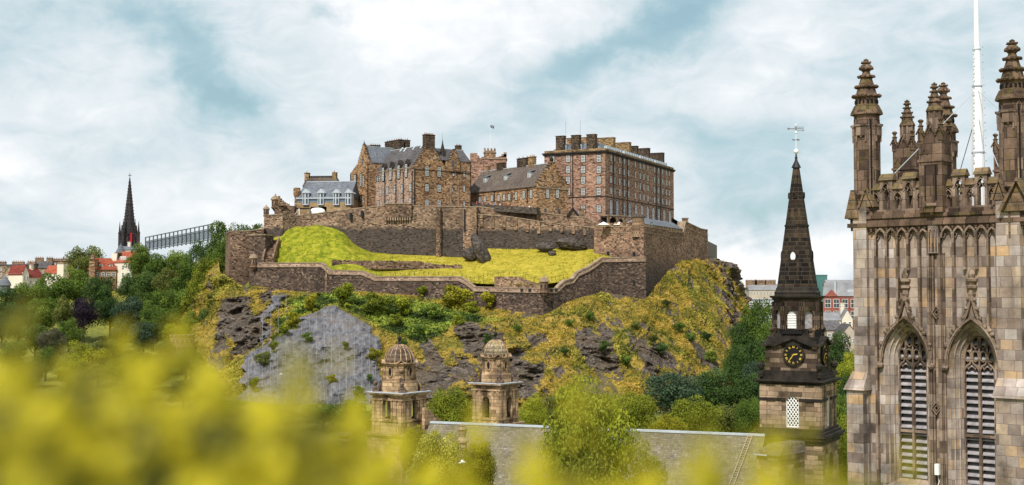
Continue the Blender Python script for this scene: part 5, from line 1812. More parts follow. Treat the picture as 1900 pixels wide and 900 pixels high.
outer = [parch(u, hw, zsill - .35, zsp) for u, hw in wins]
mb = MB(FM)
mb.slab([(uL, -1), (uEnd, -1), (uEnd, zcor), (uL, zcor)], 0, .5, outer)
mb.box(uL, uL + .5, .5, TDp + .9, -1, zcor); mb.box(uEnd - .5, uEnd, .5, TDp + .9, -1, zcor); mb.box(uL + .5, uEnd - .5, TDp + .4, TDp + .9, -1, zcor)
mb.box(uL + .5, uEnd - .5, .5, TDp + .4, zcor - .4, zcor - .02)
mb.build('wall', M['ashlar'], tw)
DP = .72
for wi, (u, hw) in enumerate(wins):
    ih = hw * .66
    o_ = parch(u, hw, zsill - .35, zsp, 12); i_ = parch(u, ih, zsill, zsp + (hw - ih) * .15, 12)
    n = len(o_)
    mb = MB(FM)
    mb.add([(a, .0, b) for a, b in o_] + [(a, DP, b) for a, b in i_] + [(a, DP + .25, b) for a, b in i_], [(k, (k + 1) % n, n + (k + 1) % n, n + k)[::-1] for k in range(n)] + [(n + k, n + (k + 1) % n, 2 * n + (k + 1) % n, 2 * n + k)[::-1] for k in range(n)])
    # thin roll mouldings within the splay
    for kk, yy in ((.33, DP * .33), (.7, DP * .7)):
        r_ = [(a + (c - a) * kk, b + (d - b) * kk) for (a, b), (c, d) in zip(o_, i_)]
        mb.bar(r_[1:] + [r_[0]], .07, yy - .06, yy + .03)
    wroot = mb.build('window', M['ashlar'], tw)
    tr = M['carved']
    mb = MB(FM)
    mb.bar(i_[1:] + [i_[0]], .13, DP - .02, DP + .2)
    zl = zsp - .62          # springing of the light heads
    y0, y1 = DP + .02, DP + .18
    mb.bar([(u, zsill), (u, zl + .05)], .13, y0 - .04, y1)
    zt_ = Zt(1694, 803)
    mb.box(u - ih, u + ih, y0 - .06, y1, zt_ - .07, zt_ + .07)
    a = ih / 2
    for s in (-1, 1):
        cx = u + s * a
        # ogee light head
        L = [(cx - a, zl), (cx - a * .93, zl + .22), (cx - a * .6, zl + .42), (cx - a * .25, zl + .5), (cx, zl + .78)]
        Rr = [(2 * cx - x, z) for x, z in L]
        mb.bar(L, .085, y0, y1); mb.bar(Rr, .085, y0, y1)
        mb.bar([(cx - a * .6, zl + .42), (cx - a * .45, zl + .22), (cx - a * .2, zl + .34)], .06, y0 + .03, y1)
        mb.bar([(cx + a * .6, zl + .42), (cx + a * .45, zl + .22), (cx + a * .2, zl + .34)], .06, y0 + .03, y1)
        # super mullion running up into the arch
        mb.bar([(cx, zl + .78), (cx, zl + 1.5), (cx + s * .02, zl + 1.75)], .075, y0, y1)
    # vertical cells
    def lens(cx, za, zb, w):
        zc_ = (za + zb) / 2
        P_ = [(cx, za), (cx - w * .8, za + (zb - za) * .16), (cx - w, zc_), (cx - w * .8, zb - (zb - za) * .16), (cx, zb), (cx + w * .8, zb - (zb - za) * .16), (cx + w, zc_), (cx + w * .8, za + (zb - za) * .16)]
        mb.bar(P_, .06, y0, y1, closed=True)
    for s in (-1, 1):
        lens(u + s * a * .5, zl + .62, zl + 1.18, a * .38)
        lens(u + s * a * 1.5, zl + .62, zl + 1.18, a * .36)
        lens(u + s * a * .48, zl + 1.28, zl + 1.98, a * .40)
    mb.bar([(u, zl + .1), (u, zl + .5), (u, zl + 2.05)], .07, y0, y1)
    mb.build('tracery', tr, wroot)
    for s in (-1, 1):
        mb = MB(FM)
        x0, x1 = (u - ih + .02, u - .03) if s < 0 else (u + .03, u + ih - .02)
        z = zsill + .05
        while z < zsp + 1.35:
            k = 0
            if z > zsp: k = ih * min(1, ((z - zsp) / (ih * 1.75)) ** 1.7)
            xa, xb = (max(x0, u - ih + k), x1) if s < 0 else (x0, min(x1, u + ih - k))
            if xb - xa > .08 and abs(z + .1 - zt_) > .12:
                mb.add([(xa, DP + .12, z), (xb, DP + .12, z), (xb, DP + .62, z + .30), (xa, DP + .62, z + .30), (xa, DP + .12, z + .05), (xb, DP + .12, z + .05), (xb, DP + .62, z + .35), (xa, DP + .62, z + .35)],
                       [(0, 3, 2, 1), (4, 5, 6, 7), (0, 1, 5, 4), (1, 2, 6, 5), (2, 3, 7, 6), (3, 0, 4, 7)])
            z += .375
        mb.build('louvres', M['louvre'], wroot)
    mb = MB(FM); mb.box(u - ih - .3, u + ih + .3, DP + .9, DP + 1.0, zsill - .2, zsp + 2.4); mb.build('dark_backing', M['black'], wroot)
    # hood mould with ogee head, crockets and finial
    mb = MB(FM)
    hd = [q for q in parch(u, hw + .13, zsp - .1, zsp - .1, 14)][2:]
    za = max(q[1] for q in hd)
    full = [(u + hw + .13, zsp - .25)] + hd + [(u - hw - .13, zsp - .25)]
    full = sorted(full, key=lambda q: q[0])
    mb.bar(full, .17, -.22, .02)
    mb.bar([(q[0], q[1] - .0) for q in full], .08, -.3, -.2)
    for s in (-1, 1):
        og = [(u + s * hw * .55, za - .62), (u + s * hw * .36, za - .22), (u + s * hw * .2, za + .25), (u + s * hw * .09, za + .75), (u + s * .03, za + 1.15)]
        mb.bar(og, .13, -.24, .02)
        for j in range(len(og) - 1):
            a, b = og[j], og[j + 1]
            mb.ball(((a[0] + b[0]) / 2 + s * .1, -.2, (a[1] + b[1]) / 2), .115, 6)
        for t_ in (.2, .42, .62):
            x = u + s * (hw + .13) * (1.02 - t_ * .75); j = min(full, key=lambda q: abs(q[0] - x))
            mb.ball((j[0] + s * .12, -.2, j[1] + .1), .13, 6)
        mb.ball((u + s * (hw + .2), -.15, zsp - .3), .2, 6)
    mb.build('hood_mould', M['carved'], wroot)
    mb = MB(FM)
    zf = za + 1.1
    for dz, r in ((0, .16), (.12, .22), (.3, .17), (.42, .27), (.52, .27), (.6, .16), (.75, .28), (.86, .28), (.92, .15), (1.1, .2), (1.3, .1), (1.38, .03)):
        pass
    mb.lathe([(.1, zf - .2), (.16, zf), (.2, zf + .12), (.17, zf + .35), (.28, zf + .45), (.28, zf + .56), (.16, zf + .6), (.2, zf + .72), (.3, zf + .8), (.3, zf + .92), (.15, zf + .97), (.2, zf + 1.15), (.12, zf + 1.35), (.03, zf + 1.5)], 8, (u, -.05))
    mb.build('finial', M['carved'], wroot)

# panel ribs, arcade, centre pilaster
ztop = Zt(1700, 418.5)
mb = MB(FM)
lefts = [U(x, 430) for x in (1627, 1647, 1667, 1687, 1707.5)]
rights = [U(x, 430) for x in (1749.5, 1771, 1792, 1813.5, 1835, 1852)]


def rib_bottom(x):
    b = Zt(1600, 1000)
    for u, hw in wins:
        if abs(x - u) < hw + .3:
            t_ = abs(x - u) / (hw + .2)
            b = max(b, zsp + (1 - t_ ** 1.6) * (hw * 1.9) + .35)
        if abs(x - u) < .35: b = max(b, zsp + hw * 1.75 + 2.6)
    return b


def arcade(xs):
    for i in range(len(xs) - 1):
        a, b = xs[i], xs[i + 1]
        w_ = (b - a) / 2; c_ = (a + b) / 2
        pts = parch(c_, w_ - .015, 0, ztop - .62, 7)[2:]
        mb.bar([(b - .015, ztop - .7)] + pts + [(a + .015, ztop - .7)], .09, -.28, .01)
        # cusps
        for s in (-1, 1):
            mb.bar([(c_ + s * w_ * .8, ztop - .42), (c_ + s * w_ * .42, ztop - .52), (c_ + s * w_ * .62, ztop - .66), (c_ + s * w_ * .9, ztop - .7)], .045, -.12, .01)


arcade(lefts + [uC0]); mb.build('blind_arcade', M['carved'], tw)
mb = MB(FM); arcade(rights); mb.build('blind_arcade', M['carved'], tw)
mb = MB(FM)
for x in lefts + [uC0, uC1] + rights[1:]:
    mb.box(x - .06, x + .06, -.27, -.003, rib_bottom(x), ztop - .65)
mb.build('panel_ribs', M['carved'], tw)
mb = MB(FM)
uc = (uC0 + uC1) / 2
for dx in (-.42, -.3, -.14, .14, .3, .42):
    mb.box(uc - .0 + dx - .045 + .05, uc + dx + .045 + .05, -.2 + abs(dx) * .2, -.003, -1, Zt(1735, 470))
mb.build('centre_mouldings', M['carved'], tw)
mb = MB(FM)
mb.box(uC0 + .04, uC1 - .04, -.28, -.003, Zt(1735, 470), ztop + .05)
mb.build('centre_pilaster', M['ashlar'], tw)
mb = MB(FM)
for a, b in ((uC0 + .1, uc), (uc, uC1 - .1)):
    pts = parch((a + b) / 2, (b - a) / 2 - .03, 0, ztop - .35, 6)[2:]
    mb.bar([(b - .03, Zt(1735, 466))] + pts + [(a + .03, Zt(1735, 466))], .05, -.34, -.27)
mb.build('lancet_panel', M['carved'], tw)
for py in (580, 757):
    mb = MB(FM)
    u0, z0 = ft.uz(1741, py)
    mb.bar([(u0, z0 - .32), (u0 + .24, z0), (u0, z0 + .32), (u0 - .24, z0)], .06, -.28, -.01, closed=True)
    mb.bar([(u0, z0 - .16), (u0 + .12, z0), (u0, z0 + .16), (u0 - .12, z0)], .05, -.24, -.01, closed=True)
    mb.build('lozenge_panel', M['carved'], tw)
# cornice
mb = MB(FM)
for z0, z1, pr in ((-.62, -.5, .12), (-.5, -.32, .2), (-.32, -.1, .34), (-.1, .12, .22), (.12, .3, .3), (.3, .5, .12)):
    mb.box(uL - pr, uEnd + pr, -pr, TDp + .9 + pr, zcor + z0, zcor + z1 - .003)
for i in range(28):
    x = uL + .4 + i * (uEnd - uL - .8) / 27
    mb.box(x - .05, x + .05, -.26, -.12, zcor - .58, zcor - .38)
mb.build('cornice', M['pinn'], tw)
# pierced parapet
zpb = zcor + .5


def parapet(MX, x0, x1, n, first_low=True, nm='parapet'):
    w_ = (x1 - x0) / n
    mb = MB(MX); cp = MB(MX)
    mb.box(x0, x1, .05, .5, zcor + .4, zpb)
    for i in range(n):
        hi = (i % 2 == 1)
        zt = zpb + (1.68 if hi else 1.18)
        a, b = x0 + i * w_, x0 + (i + 1) * w_
        ov = .04 if hi else -.04
        a2, b2 = a - ov, b + ov
        op = parch((a + b) / 2, w_ * .33, zpb + .1, zt - .42, 6)
        y0, y1 = (0.0, .5) if hi else (.06, .44)
        mb.slab([(a2, zpb), (b2, zpb), (b2, zt), (a2, zt)], y0, y1, [op])
        # trefoil cusps
        for s in (-1, 1):
            mb.bar([((a + b) / 2 + s * w_ * .28, zt - .4), ((a + b) / 2 + s * w_ * .1, zt - .5), ((a + b) / 2 + s * w_ * .2, zt - .62)], .045, y0 + .05, y1 - .05)
        mb.bar([(b2 - .06, zt - .62)] + parch((a + b) / 2, w_ * .36, 0, zt - .55, 6)[2:] + [(a2 + .06, zt - .62)], .04, y0 - .05, y0 + .01)
        cp.add([(a2 - .05, y0 - .1, zt), (b2 + .05, y0 - .1, zt), (b2 + .05, y1 + .1, zt), (a2 - .05, y1 + .1, zt), (a2 - .02, (y0 + y1) / 2 - .06, zt + .36), (b2 + .02, (y0 + y1) / 2 - .06, zt + .36), (b2 + .02, (y0 + y1) / 2 + .06, zt + .36), (a2 - .02, (y0 + y1) / 2 + .06, zt + .36)],
               [(0, 3, 2, 1), (4, 5, 6, 7), (0, 1, 5, 4), (1, 2, 6, 5), (2, 3, 7, 6), (3, 0, 4, 7)])
    mb.build(nm, M['carved'], tw); cp.build('coping', M['mosscap'], tw)


parapet(FM, uB + .05, uC0 - .12, 5)
parapet(FM, uC1 + .12, uR + .02, 5)
SM = Matrix.Translation(FM @ Vector((uL + .5, TDp + .9, 0))) @ FM.to_3x3().to_4x4() @ Matrix.Rotation(-PI / 2, 4, 'Z')
parapet(SM, .8, TDp - .2, 11)
SM2 = Matrix.Translation(FM @ Vector((uEnd - .5, .0, 0))) @ FM.to_3x3().to_4x4() @ Matrix.Rotation(PI / 2, 4, 'Z')
parapet(SM2, .8, TDp - .2, 11)
SM3 = Matrix.Translation(FM @ Vector((uEnd, TDp + .9, 0))) @ FM.to_3x3().to_4x4() @ Matrix.Rotation(PI, 4, 'Z')
parapet(SM3, .8, uEnd - uL - .8, 11)

# spirelet profiles in metres above the shaft head
PR = [(.865, 0), (.86, .09), (.80, .24), (.66, .53), (.60, .56), (.60, .94), (.73, .98), (.73, 1.10), (.56, 1.15), (.47, 1.47), (.585, 1.5), (.585, 1.62), (.42, 1.66), (.30, 2.03), (.43, 2.07), (.43, 2.18), (.24, 2.24), (.19, 2.38), (.33, 2.52), (.34, 2.64), (.27, 2.76), (.17, 2.82), (.26, 2.86), (.25, 2.93), (.12, 2.98), (.15, 3.04), (.03, 3.12)]
RINGS = [(.73, 1.04, 16, .085), (.585, 1.56, 14, .08), (.43, 2.12, 10, .075), (.34, 2.58, 8, .085), (.25, 2.9, 6, .06)]


def turret(c, zb, zcap, nm, s=1.0, r=.68):
    """corner turret: octagonal shaft with collar, brackets and crocketed cap"""
    Mx = Matrix.Translation((c.x, c.y, 0)) @ FM.to_3x3().to_4x4()
    mb = MB(Mx)
    mb.lathe([(r * 1.12, zb), (r * 1.12, zb + .25), (r, zb + .35), (r, zcap)], 8)
    sh = mb.build('turret_shaft', M['pinn'], tw)
    mb = MB(Mx)
    zc_ = zcap - .75
    for k in range(8):
        a = PI / 4 * k
        R8 = Matrix.Rotation(a, 4, 'Z')
        m2 = MB(Mx @ R8)
        w8 = r * .765
        # collar of little gablets every other side, thin corner rolls
        if k % 2 == 0:
            m2.box(-w8 / 2 - .02, w8 / 2 + .02, -r - .06, -r * .9, zc_ - .42, zc_ + .1)
            m2.box(-w8 / 2 - .07, w8 / 2 + .07, -r - .12, -r * .9, zc_ + .1, zc_ + .22)
            m2.bar([(-w8 / 2, zc_ - .75), (-w8 / 2, zc_ - .45), (-w8 * .2, zc_ - .3), (0, zc_ - .5), (w8 * .2, zc_ - .3), (w8 / 2, zc_ - .45), (w8 / 2, zc_ - .75)], .06, -r - .04, -r * .88)
            z0 = zb + .95
            m2.lathe([(.04, z0 - .35), (.1, z0 - .2), (.2, z0 - .08), (.27, z0), (.27, z0 + .08)], 6, (0, -r * .95))
        else:
            m2.bar([(-.09, zb + .6), (-.09, zc_ - .1)], .06, -r * 1.04, -r * .85); m2.bar([(.09, zb + .6), (.09, zc_ - .1)], .06, -r * 1.04, -r * .85)
            m2.bar([(-.13, zc_ + .1), (-.13, zc_ + .45), (0, zc_ + .65), (.13, zc_ + .45), (.13, zc_ + .1)], .05, -r * 1.0, -r * .85)
        mb.v += m2.v and []
        b = len(mb.v); mb.v += m2.v; mb.f += [tuple(b + i for i in f) for f in m2.f]
    mb.build('collar', M['carved'], sh)
    for k in (1, 3, 5, 7):  # black strips painting the shade of recessed grooves, nothing is cut in
        mb = MB(Mx @ Matrix.Rotation(PI / 4 * k, 4, 'Z')); mb.box(-.055, .055, -r * .945, -r * .9, zb + .6, zc_ + .45); mb.build('slot_shade', M['black'], sh)
    mb = MB(Mx)
    mb.lathe([(a_ * s, zcap + b_ * s) for a_, b_ in PR], 8)
    for rr, z, n, q in RINGS:
        for k in range(n):
            a = 2 * PI * k / n
            mb.ball((rr * 1.0 * s * math.cos(a), rr * 1.0 * s * math.sin(a), zcap + z * s), q * s, 5)
    mb.build('spirelet', M['mosscap'] if False else M['pinn'], sh)
    mb = MB(Mx); mb.lathe([(.54, zcap + .6 * s), (.54, zcap + .82 * s)], 16)
    for k in range(16):
        a = 2 * PI * (k + .5) / 16
        x, y = .575 * s * math.cos(a), .575 * s * math.sin(a)
        mb.box(x - .045, x + .045, y - .045, y + .045, zcap + .62 * s, zcap + .8 * s)
    mb.build('piercings', M['black'], sh)
    return sh


def midpin(c, zb, zshoulder, zlant, s=1.0, w=.62):
    """square mid pinnacle with four small finials, lantern and spirelet"""
    Mx = Matrix.Translation((c.x, c.y, 0)) @ FM.to_3x3().to_4x4()
    mb = MB(Mx)
    mb.box(-w, w, -w, w, zb, zshoulder)
    mb.box(-w - .06, w + .06, -w - .06, w + .06, zshoulder - 1.55, zshoulder - 1.42)
    mb.box(-w * .32, w * .32, -w - .14, -w, zb, zshoulder - 1.7)
    for s_ in (-1, 1):
        mb.bar([(-w * .8, zshoulder - 1.15), (-w * .5, zshoulder - .85), (-w * .2, zshoulder - 1.15)], .07, s_ * w - .05, s_ * w + .05)
    sh = mb.build('pinnacle_shaft', M['pinn'], tw)
    mb = MB(Mx)
    for sx in (-1, 1):
        for sy in (-1, 1):
            x, y = sx * w * .86, sy * w * .86
            mb.lathe([(.16, zshoulder - .45), (.16, zshoulder), (.2, zshoulder + .05), (.13, zshoulder + .12), (.11, zshoulder + .3), (.17, zshoulder + .36), (.08, zshoulder + .42), (.075, zshoulder + .52), (.15, zshoulder + .6), (.15, zshoulder + .66), (.05, zshoulder + .72)], 6, (x, y))
            mb.bar([(x - .2, zshoulder - .1), (x, zshoulder + .3), (x + .2, zshoulder - .1)], .06, y - .2, y - .12)
    for s_ in (-1, 1):
        mb.bar([(-.32, zshoulder - .2), (0, zshoulder + .5), (.32, zshoulder - .2)], .09, s_ * w - .08, s_ * w + .08)
    mb.build('corner_finials', M['pinn'], sh)
    for s_ in (-1, 1):  # flush black strips stand in for shade in the shaft's recesses
        mb = MB(Mx); mb.box(s_ * w * .45 - .05, s_ * w * .45 + .05, -w - .012, -w + .02, zb + .6, zshoulder - 1.7); mb.build('slot_shade', M['black'], sh)
    mb = MB(Mx)
    r = .36 * s
    mb.lathe([(r, zshoulder - .1), (r, zlant)], 8)
    for k in range(8):
        a = PI / 4 * k + PI / 8
        mb.tube([(r * 1.02 * math.cos(a), r * 1.02 * math.sin(a), zshoulder), (r * 1.02 * math.cos(a), r * 1.02 * math.sin(a), zlant)], .05, 5)
    mb.build('lantern', M['carved'], sh)
    mb = MB(Mx)
    k_ = .52 * s
    mb.lathe([(a_ * k_, zlant + b_ * k_ * .95) for a_, b_ in PR], 8)
    for rr, z, n, q in RINGS:
        for k in range(min(n, 8)):
            a = 2 * PI * k / min(n, 8)
            mb.ball((rr * k_ * math.cos(a), rr * k_ * math.sin(a), zlant + z * k_ * .95), q * k_ * 1.2, 5)
    mb.build('spirelet', M['pinn'], sh)


zcapA = zof(214, (0, 68.5))
zb_t = zcor + .5
bc = c0 + ay * TDp
turret(c0, zb_t, zcapA, 'a'); turret(c1, zb_t, zcapA, 'b'); turret(bc, zb_t, zcapA, 'c'); turret(c1 + ay * TDp, zb_t, zcapA, 'd')
cm = FM @ Vector(((uC0 + uC1) / 2, .15, 0))
cm = Vector((cm.x, cm.y))
midpin(cm, zcor + .32, zof(247, cm), zof(207, cm))
cl_ = c0 + ay * TDp / 2
midpin(cl_, zb_t, zof(267, cl_), zof(234, cl_))
midpin(c1 + ay * TDp / 2, zb_t, zof(267, cl_), zof(234, cl_))
midpin(cm + ay * TDp, zb_t, zof(267, cl_), zof(234, cl_))
# bracket on the centre pier
mb = MB(FM); z0 = Zt(1731, 383); uu = uc
mb.lathe([(.05, z0 - .45), (.14, z0 - .25), (.2, z0 - .1), (.34, z0), (.34, z0 + .12), (.3, z0 + .14)], 8, (uu, -.42)); mb.build('bracket', M['carved'], tw)

# corner buttresses with gablets and set-offs
for side in (0, 1):
    x0, x1 = (uL - .02, uB) if not side else (uR, uEnd + .02)
    mb = MB(FM)
    zg = Zt(1600, 385)
    zso = Zt(1600, 722)
    mb.box(x0, x1, -.3, -.003, -1, zg)
    if not side: mb.box(x0 - .28, x0 + .2, .25, 1.2, -1, zg)
    else: mb.box(x1 - .2, x1 + .28, .25, 1.2, -1, zg)
    mb.build('buttress', M['ashlar'], tw)
    mb = MB(FM)
    mb.frus((x0 - .35, x1 + .1, -.95, 0), zso, (x0 - .12, x1 - .02, -.32, 0), zso + .95) if not side else mb.frus((x0 - .1, x1 + .35, -.95, 0), zso, (x0 - .02, x1 + .12, -.32, 0), zso + .95)
    mb.build('set_off', M['ashlar'], tw)
    mb = MB(FM)
    mb.box(x0 - .22, x1 - .05, -.8, -.0035, -1, zso - .02) if not side else mb.box(x0 + .05, x1 + .22, -.8, -.0035, -1, zso - .02)
    mb.build('lower_buttress', M['ashlar'], tw)
    mb = MB(FM)
    xm = (x0 + x1) / 2
    wd = (x1 - x0) / 2 + .12
    if not side:
        mb.slab([(xm + .0, zg), (x1 + .45, zg), (xm + wd * .55 + .12, zg + .95)], -.28, .2)
        mb.bar([(xm - .02, zg - .02), (xm + wd * .55 + .12, zg + 1.0), (x1 + .47, zg - .02)], .12, -.4, .25)
        # big side gable seen edge-on: two sloping slabs
        mb.add([(x0 - .45, -.4, zg - .6), (x0 + .35, -.4, zg - .6), (x0 + .1, -.35, zg + .95), (x0 - .1, -.35, zg + .95), (x0 - .45, 1.6, zg - .6), (x0 + .35, 1.6, zg - .6), (x0 + .1, 1.5, zg + .95), (x0 - .1, 1.5, zg + .95)],
               [(0, 1, 2, 3), (7, 6, 5, 4), (0, 3, 7, 4), (1, 5, 6, 2), (3, 2, 6, 7), (0, 4, 5, 1)])
    else:
        g0 = U(1864, 390); g1 = 2 * U(1896, 390) - g0
        mb.bar([(g0, Zt(1864, 393)), ((g0 + g1) / 2, Zt(1896, 334)), (g1, Zt(1864, 393))], .16, -.75, .2)
        mb.slab([(g0, Zt(1864, 393)), (g1, Zt(1864, 393)), ((g0 + g1) / 2, Zt(1896, 334))], -.5, .2)
        g0 = U(1846, 372); g1 = U(1874, 372)
        mb.bar([(g0, Zt(1846, 372)), ((g0 + g1) / 2, Zt(1860, 334)), (g1, Zt(1846, 372))], .13, -.5, .2)
        mb.slab([(g0, Zt(1846, 372)), (g1, Zt(1846, 372)), ((g0 + g1) / 2, Zt(1860, 334))], -.35, .2)
        a = parch(U(1893, 400), .42, 0, Zt(1893, 385), 7)[2:]
        mb.bar([(a[0][0], Zt(1893, 440))] + a + [(a[-1][0], Zt(1893, 440))], .08, -.36, -.3)
    mb.build('gablet', M['mosscap'], tw)
# floodlight on the centre mouldings
q = ft.uz(1742, 870)
fb = thing('floodlight', tuple(FM @ Vector((q[0] + .1, -.3, q[1] - .3))), 'small white box light with a dangling cable between the belfry windows', 'light')
mb = MB(FM); mb.box(q[0] - .02, q[0] + .2, -.5, -.27, q[1] - .25, q[1] + .3); mb.build('housing', M['white'], fb)
mb = MB(FM); mb.tube([(q[0] + .08, -.33, q[1] - .25), (q[0] + .14, -.3, q[1] - .6), (q[0] + .05, -.3, q[1] - .9), (q[0] + .15, -.3, q[1] - 1.5)], .025, 5); mb.build('cable', M['white'], fb)

# ------------------------------------------------------------------ mast on the tower roof
mc = pl(1815.5, 70.5, 320)
mr = thing('mast', (mc.x, mc.y, zcor + .3), 'tall white tapering mast with steel guy wires rising from the gothic tower roof', 'mast')
mb = MB()
k_ = 70.5 / F
def mz(py): return zof(py, (0, 70.5))
mb.tube([(mc.x, mc.y, zcor + .2), (mc.x, mc.y, mz(320)), (mc.x, mc.y, mz(165)), (mc.x, mc.y, mz(160))], [13 * k_, 11.5 * k_, 8.8 * k_, 7.6 * k_], 14)
mb.build('lower_mast', M['mast'], mr, smooth=False)
mb = MB()
mb.tube([(mc.x, mc.y, mz(160)), (mc.x, mc.y, mz(92)), (mc.x, mc.y, mz(88)), (mc.x, mc.y, mz(-60))], [7.6 * k_, 6.6 * k_, 5.2 * k_, 3.4 * k_], 12)
mb.build('upper_mast', M['mast'], mr)
mb = MB()
for py, r in ((160, 9.5), (283, 12.0), (92, 7.3)):
    mb.lathe([(r * k_, mz(py) - .04), (r * k_, mz(py) + .04)], 14, (mc.x, mc.y))
for i in range(16):
    z = mz(300 - i * 14)
    for s in (-1, 1): mb.box(mc.x + s * (11.6 - i * .22) * k_ - .03, mc.x + s * (11.6 - i * .22) * k_ + .03, mc.y - .3, mc.y - .24, z, z + .06)
mb.build('collars', M['lead'], mr)
mb_ = [((1796, 165, 70.5), (1642, 340, 68.5)), ((1818, 167, 70.5), (1868, 215, 64.5)), ((1800, 205, 70.5), (1782, 315, 72)), ((1824, 215, 70.5), (1853, 310, 66))]
for (a, b) in mb_:
    A_ = P(*a); A_.x = mc.x; A_.y = mc.y; B_ = P(*b)
    mb = MB(); mb.tube([A_, B_], .022, 5); mb.build('guy_wire', M['lead'] if a[0] != 1800 else M['pipe'], mr)

# ================================================================== dark steeple with the clock
TS = [(.009, .008, .008), (.021, .016, .014), (.038, .028, .021), (.015, .012, .011), (.07, .047, .032), (.018, .014, .013)]
M['spire'] = masonry('soot black ashlar spire', TS, 1.15, .55, mortar=(.16, .13, .1), mw=.028, weather=.6, wscale=.25, moss=((.11, .075, .01), .5, .15))
M['steep_mid'] = masonry('sooty steeple ashlar', [(.014, .011, .010), (.065, .044, .032), (.14, .095, .068), (.03, .022, .018), (.23, .165, .12)], 1.3, .6, mortar=(.04, .03, .025), mw=.03, weather=.8, wscale=.22, streak=.5, moss=((.12, .10, .015), .5, .2))
M['steep_low'] = masonry('buff steeple ashlar', [(.07, .05, .035), (.27, .19, .125), (.36, .26, .175), (.17, .12, .08), (.31, .225, .155)], 1.5, .6, mortar=(.06, .045, .03), mw=.03, weather=.9, wscale=.2, streak=.8, dark=(.05, .038, .028))
M['steep_dark'] = plain('black mossy cornice stone', (.026, .021, .016), var=.7, scale=.9)
M['gold'] = plain('gilded metal', (.75, .52, .08), rough=.35, var=.1, metal=.3, spec=.5)
p0 = pl(1411, 161.5, 750); sd = Vector((.882, -.471)).normalized()
p1 = ray(1522.5, p0, sd, 750); S = (p1 - p0).length
sy = Vector((-sd.y, sd.x)); cc = p0 + (sd + sy) * S / 2
st = thing('clock_steeple', (cc.x, cc.y, -1), 'black stone church steeple with a gold numbered clock and weathervane', 'steeple')
SMx = Matrix.Translation((cc.x, cc.y, 0)) @ frame((0, 0), sd)
zf_ = lambda py: zof(py, p0 + sd * S * .5)
zc2 = lambda py: zof(py, cc)
H = S / 2


def sq(name, h, z0, z1, mat, h2=None):
    mb = MB(SMx); h2 = h if h2 is None else h2
    mb.frus((-h, h, -h, h), z0, (-h2, h2, -h2, h2), z1)
    return mb.build(name, M[mat], st)


def mouldings(name, items, mat='steep_dark'):
    mb = MB(SMx)
    for h, z0, z1 in items: mb.box(-h, h, -h, h, z0, z1)
    return mb.build(name, M[mat], st)


sq('lower_shaft', H + .25, -1, zf_(816), 'steep_low')
mouldings('lower_cornice', [(H + .45, zf_(823), zf_(816)), (H + .75, zf_(816), zf_(810)), (H + .95, zf_(810), zf_(805)), (H + .6, zf_(805), zf_(800)), (H + .3, zf_(800), zf_(795))])
zA, zB = zf_(795), zf_(709)
# belfry storey walls with arched openings on each face
for k in range(4):
    R4 = SMx @ Matrix.Rotation(PI / 2 * k, 4, 'Z')
    mb = MB(R4)
    wx0 = -H + (1459 - 1411) / 111.5 * S; wx1 = -H + (1482.5 - 1411) / 111.5 * S
    if k: wx0, wx1 = -.8, .8
    hz0, hz1 = zf_(793), zf_(735)
    hole = arch_hole(wx0, wx1, hz0, hz1 - (wx1 - wx0) / 2, 10)
    mb.slab([(-H + .001, zA), (H - .001, zA), (H - .001, zB), (-H + .001, zB)], -H, -H + .7, [hole])
    wl = mb.build('belfry_wall', M['steep_low'], st)
    mb = MB(R4)
    for x in (-H + .02, -H + 2.0, H - 2.7, H - .8):
        mb.box(x, x + .78, -H - .12, -H - .003, zA, zB - .3)
    mb.build('pilasters', M['steep_low'], wl)
    mb = MB(R4)
    zb0 = zf_(741)
    mb.box(-H - .1, wx0 - .05, -H - .22, -H - .004, zb0 - .2, zb0 + .15); mb.build('band', M['steep_dark'], wl)
    mb = MB(R4); mb.box(wx1 + .05, H + .1, -H - .22, -H - .004, zb0 - .2, zb0 + .15); mb.build('band', M['steep_dark'], wl)
    # white lattice in the opening
    mb = MB(R4)
    r = (wx1 - wx0) / 2; cx = (wx0 + wx1) / 2; zs = hz1 - r

    def inside(x, z): return abs(x - cx) < r and z > hz0 and (z < zs or (x - cx) ** 2 + (z - zs) ** 2 < r * r)
    step = .40
    for sgn in (-1, 1):
        c = -8.0
        while c < 12:
            seg = None
            for i in range(240):
                z = hz0 + (hz1 - hz0) * i / 239
                x = cx + sgn * ((z - hz0) * .72 - c)
                if inside(x, z):
                    if seg is None: seg = [x, z, x, z]
                    else: seg[2], seg[3] = x, z
            if seg and abs(seg[1] - seg[3]) > .05: mb.bar([(seg[0], seg[1]), (seg[2], seg[3])], .105, -H + .2 + .03 * sgn, -H + .26 + .03 * sgn)
            c += step
    mb.bar(hole[1:] + [hole[0]], .12, -H + .12, -H + .35)
    mb.bar([(wx0, hz0 + .06), (wx1, hz0 + .06)], .12, -H + .12, -H + .35)
    mb.build('lattice', M['white'], wl)
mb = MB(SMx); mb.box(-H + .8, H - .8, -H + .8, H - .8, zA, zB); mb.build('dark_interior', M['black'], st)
# quoins on the lower shaft
mb = MB(SMx)
z = 8.0; i = 0
while z < zf_(826):
    l = 1.0 if i % 2 else .65
    mb.box(H + .25 - l, H + .31, -H - .31, -H - .25 + (1.65 - l), z, z + .42); z += .62; i += 1
mb.build('quoins', M['steep_low'], st)
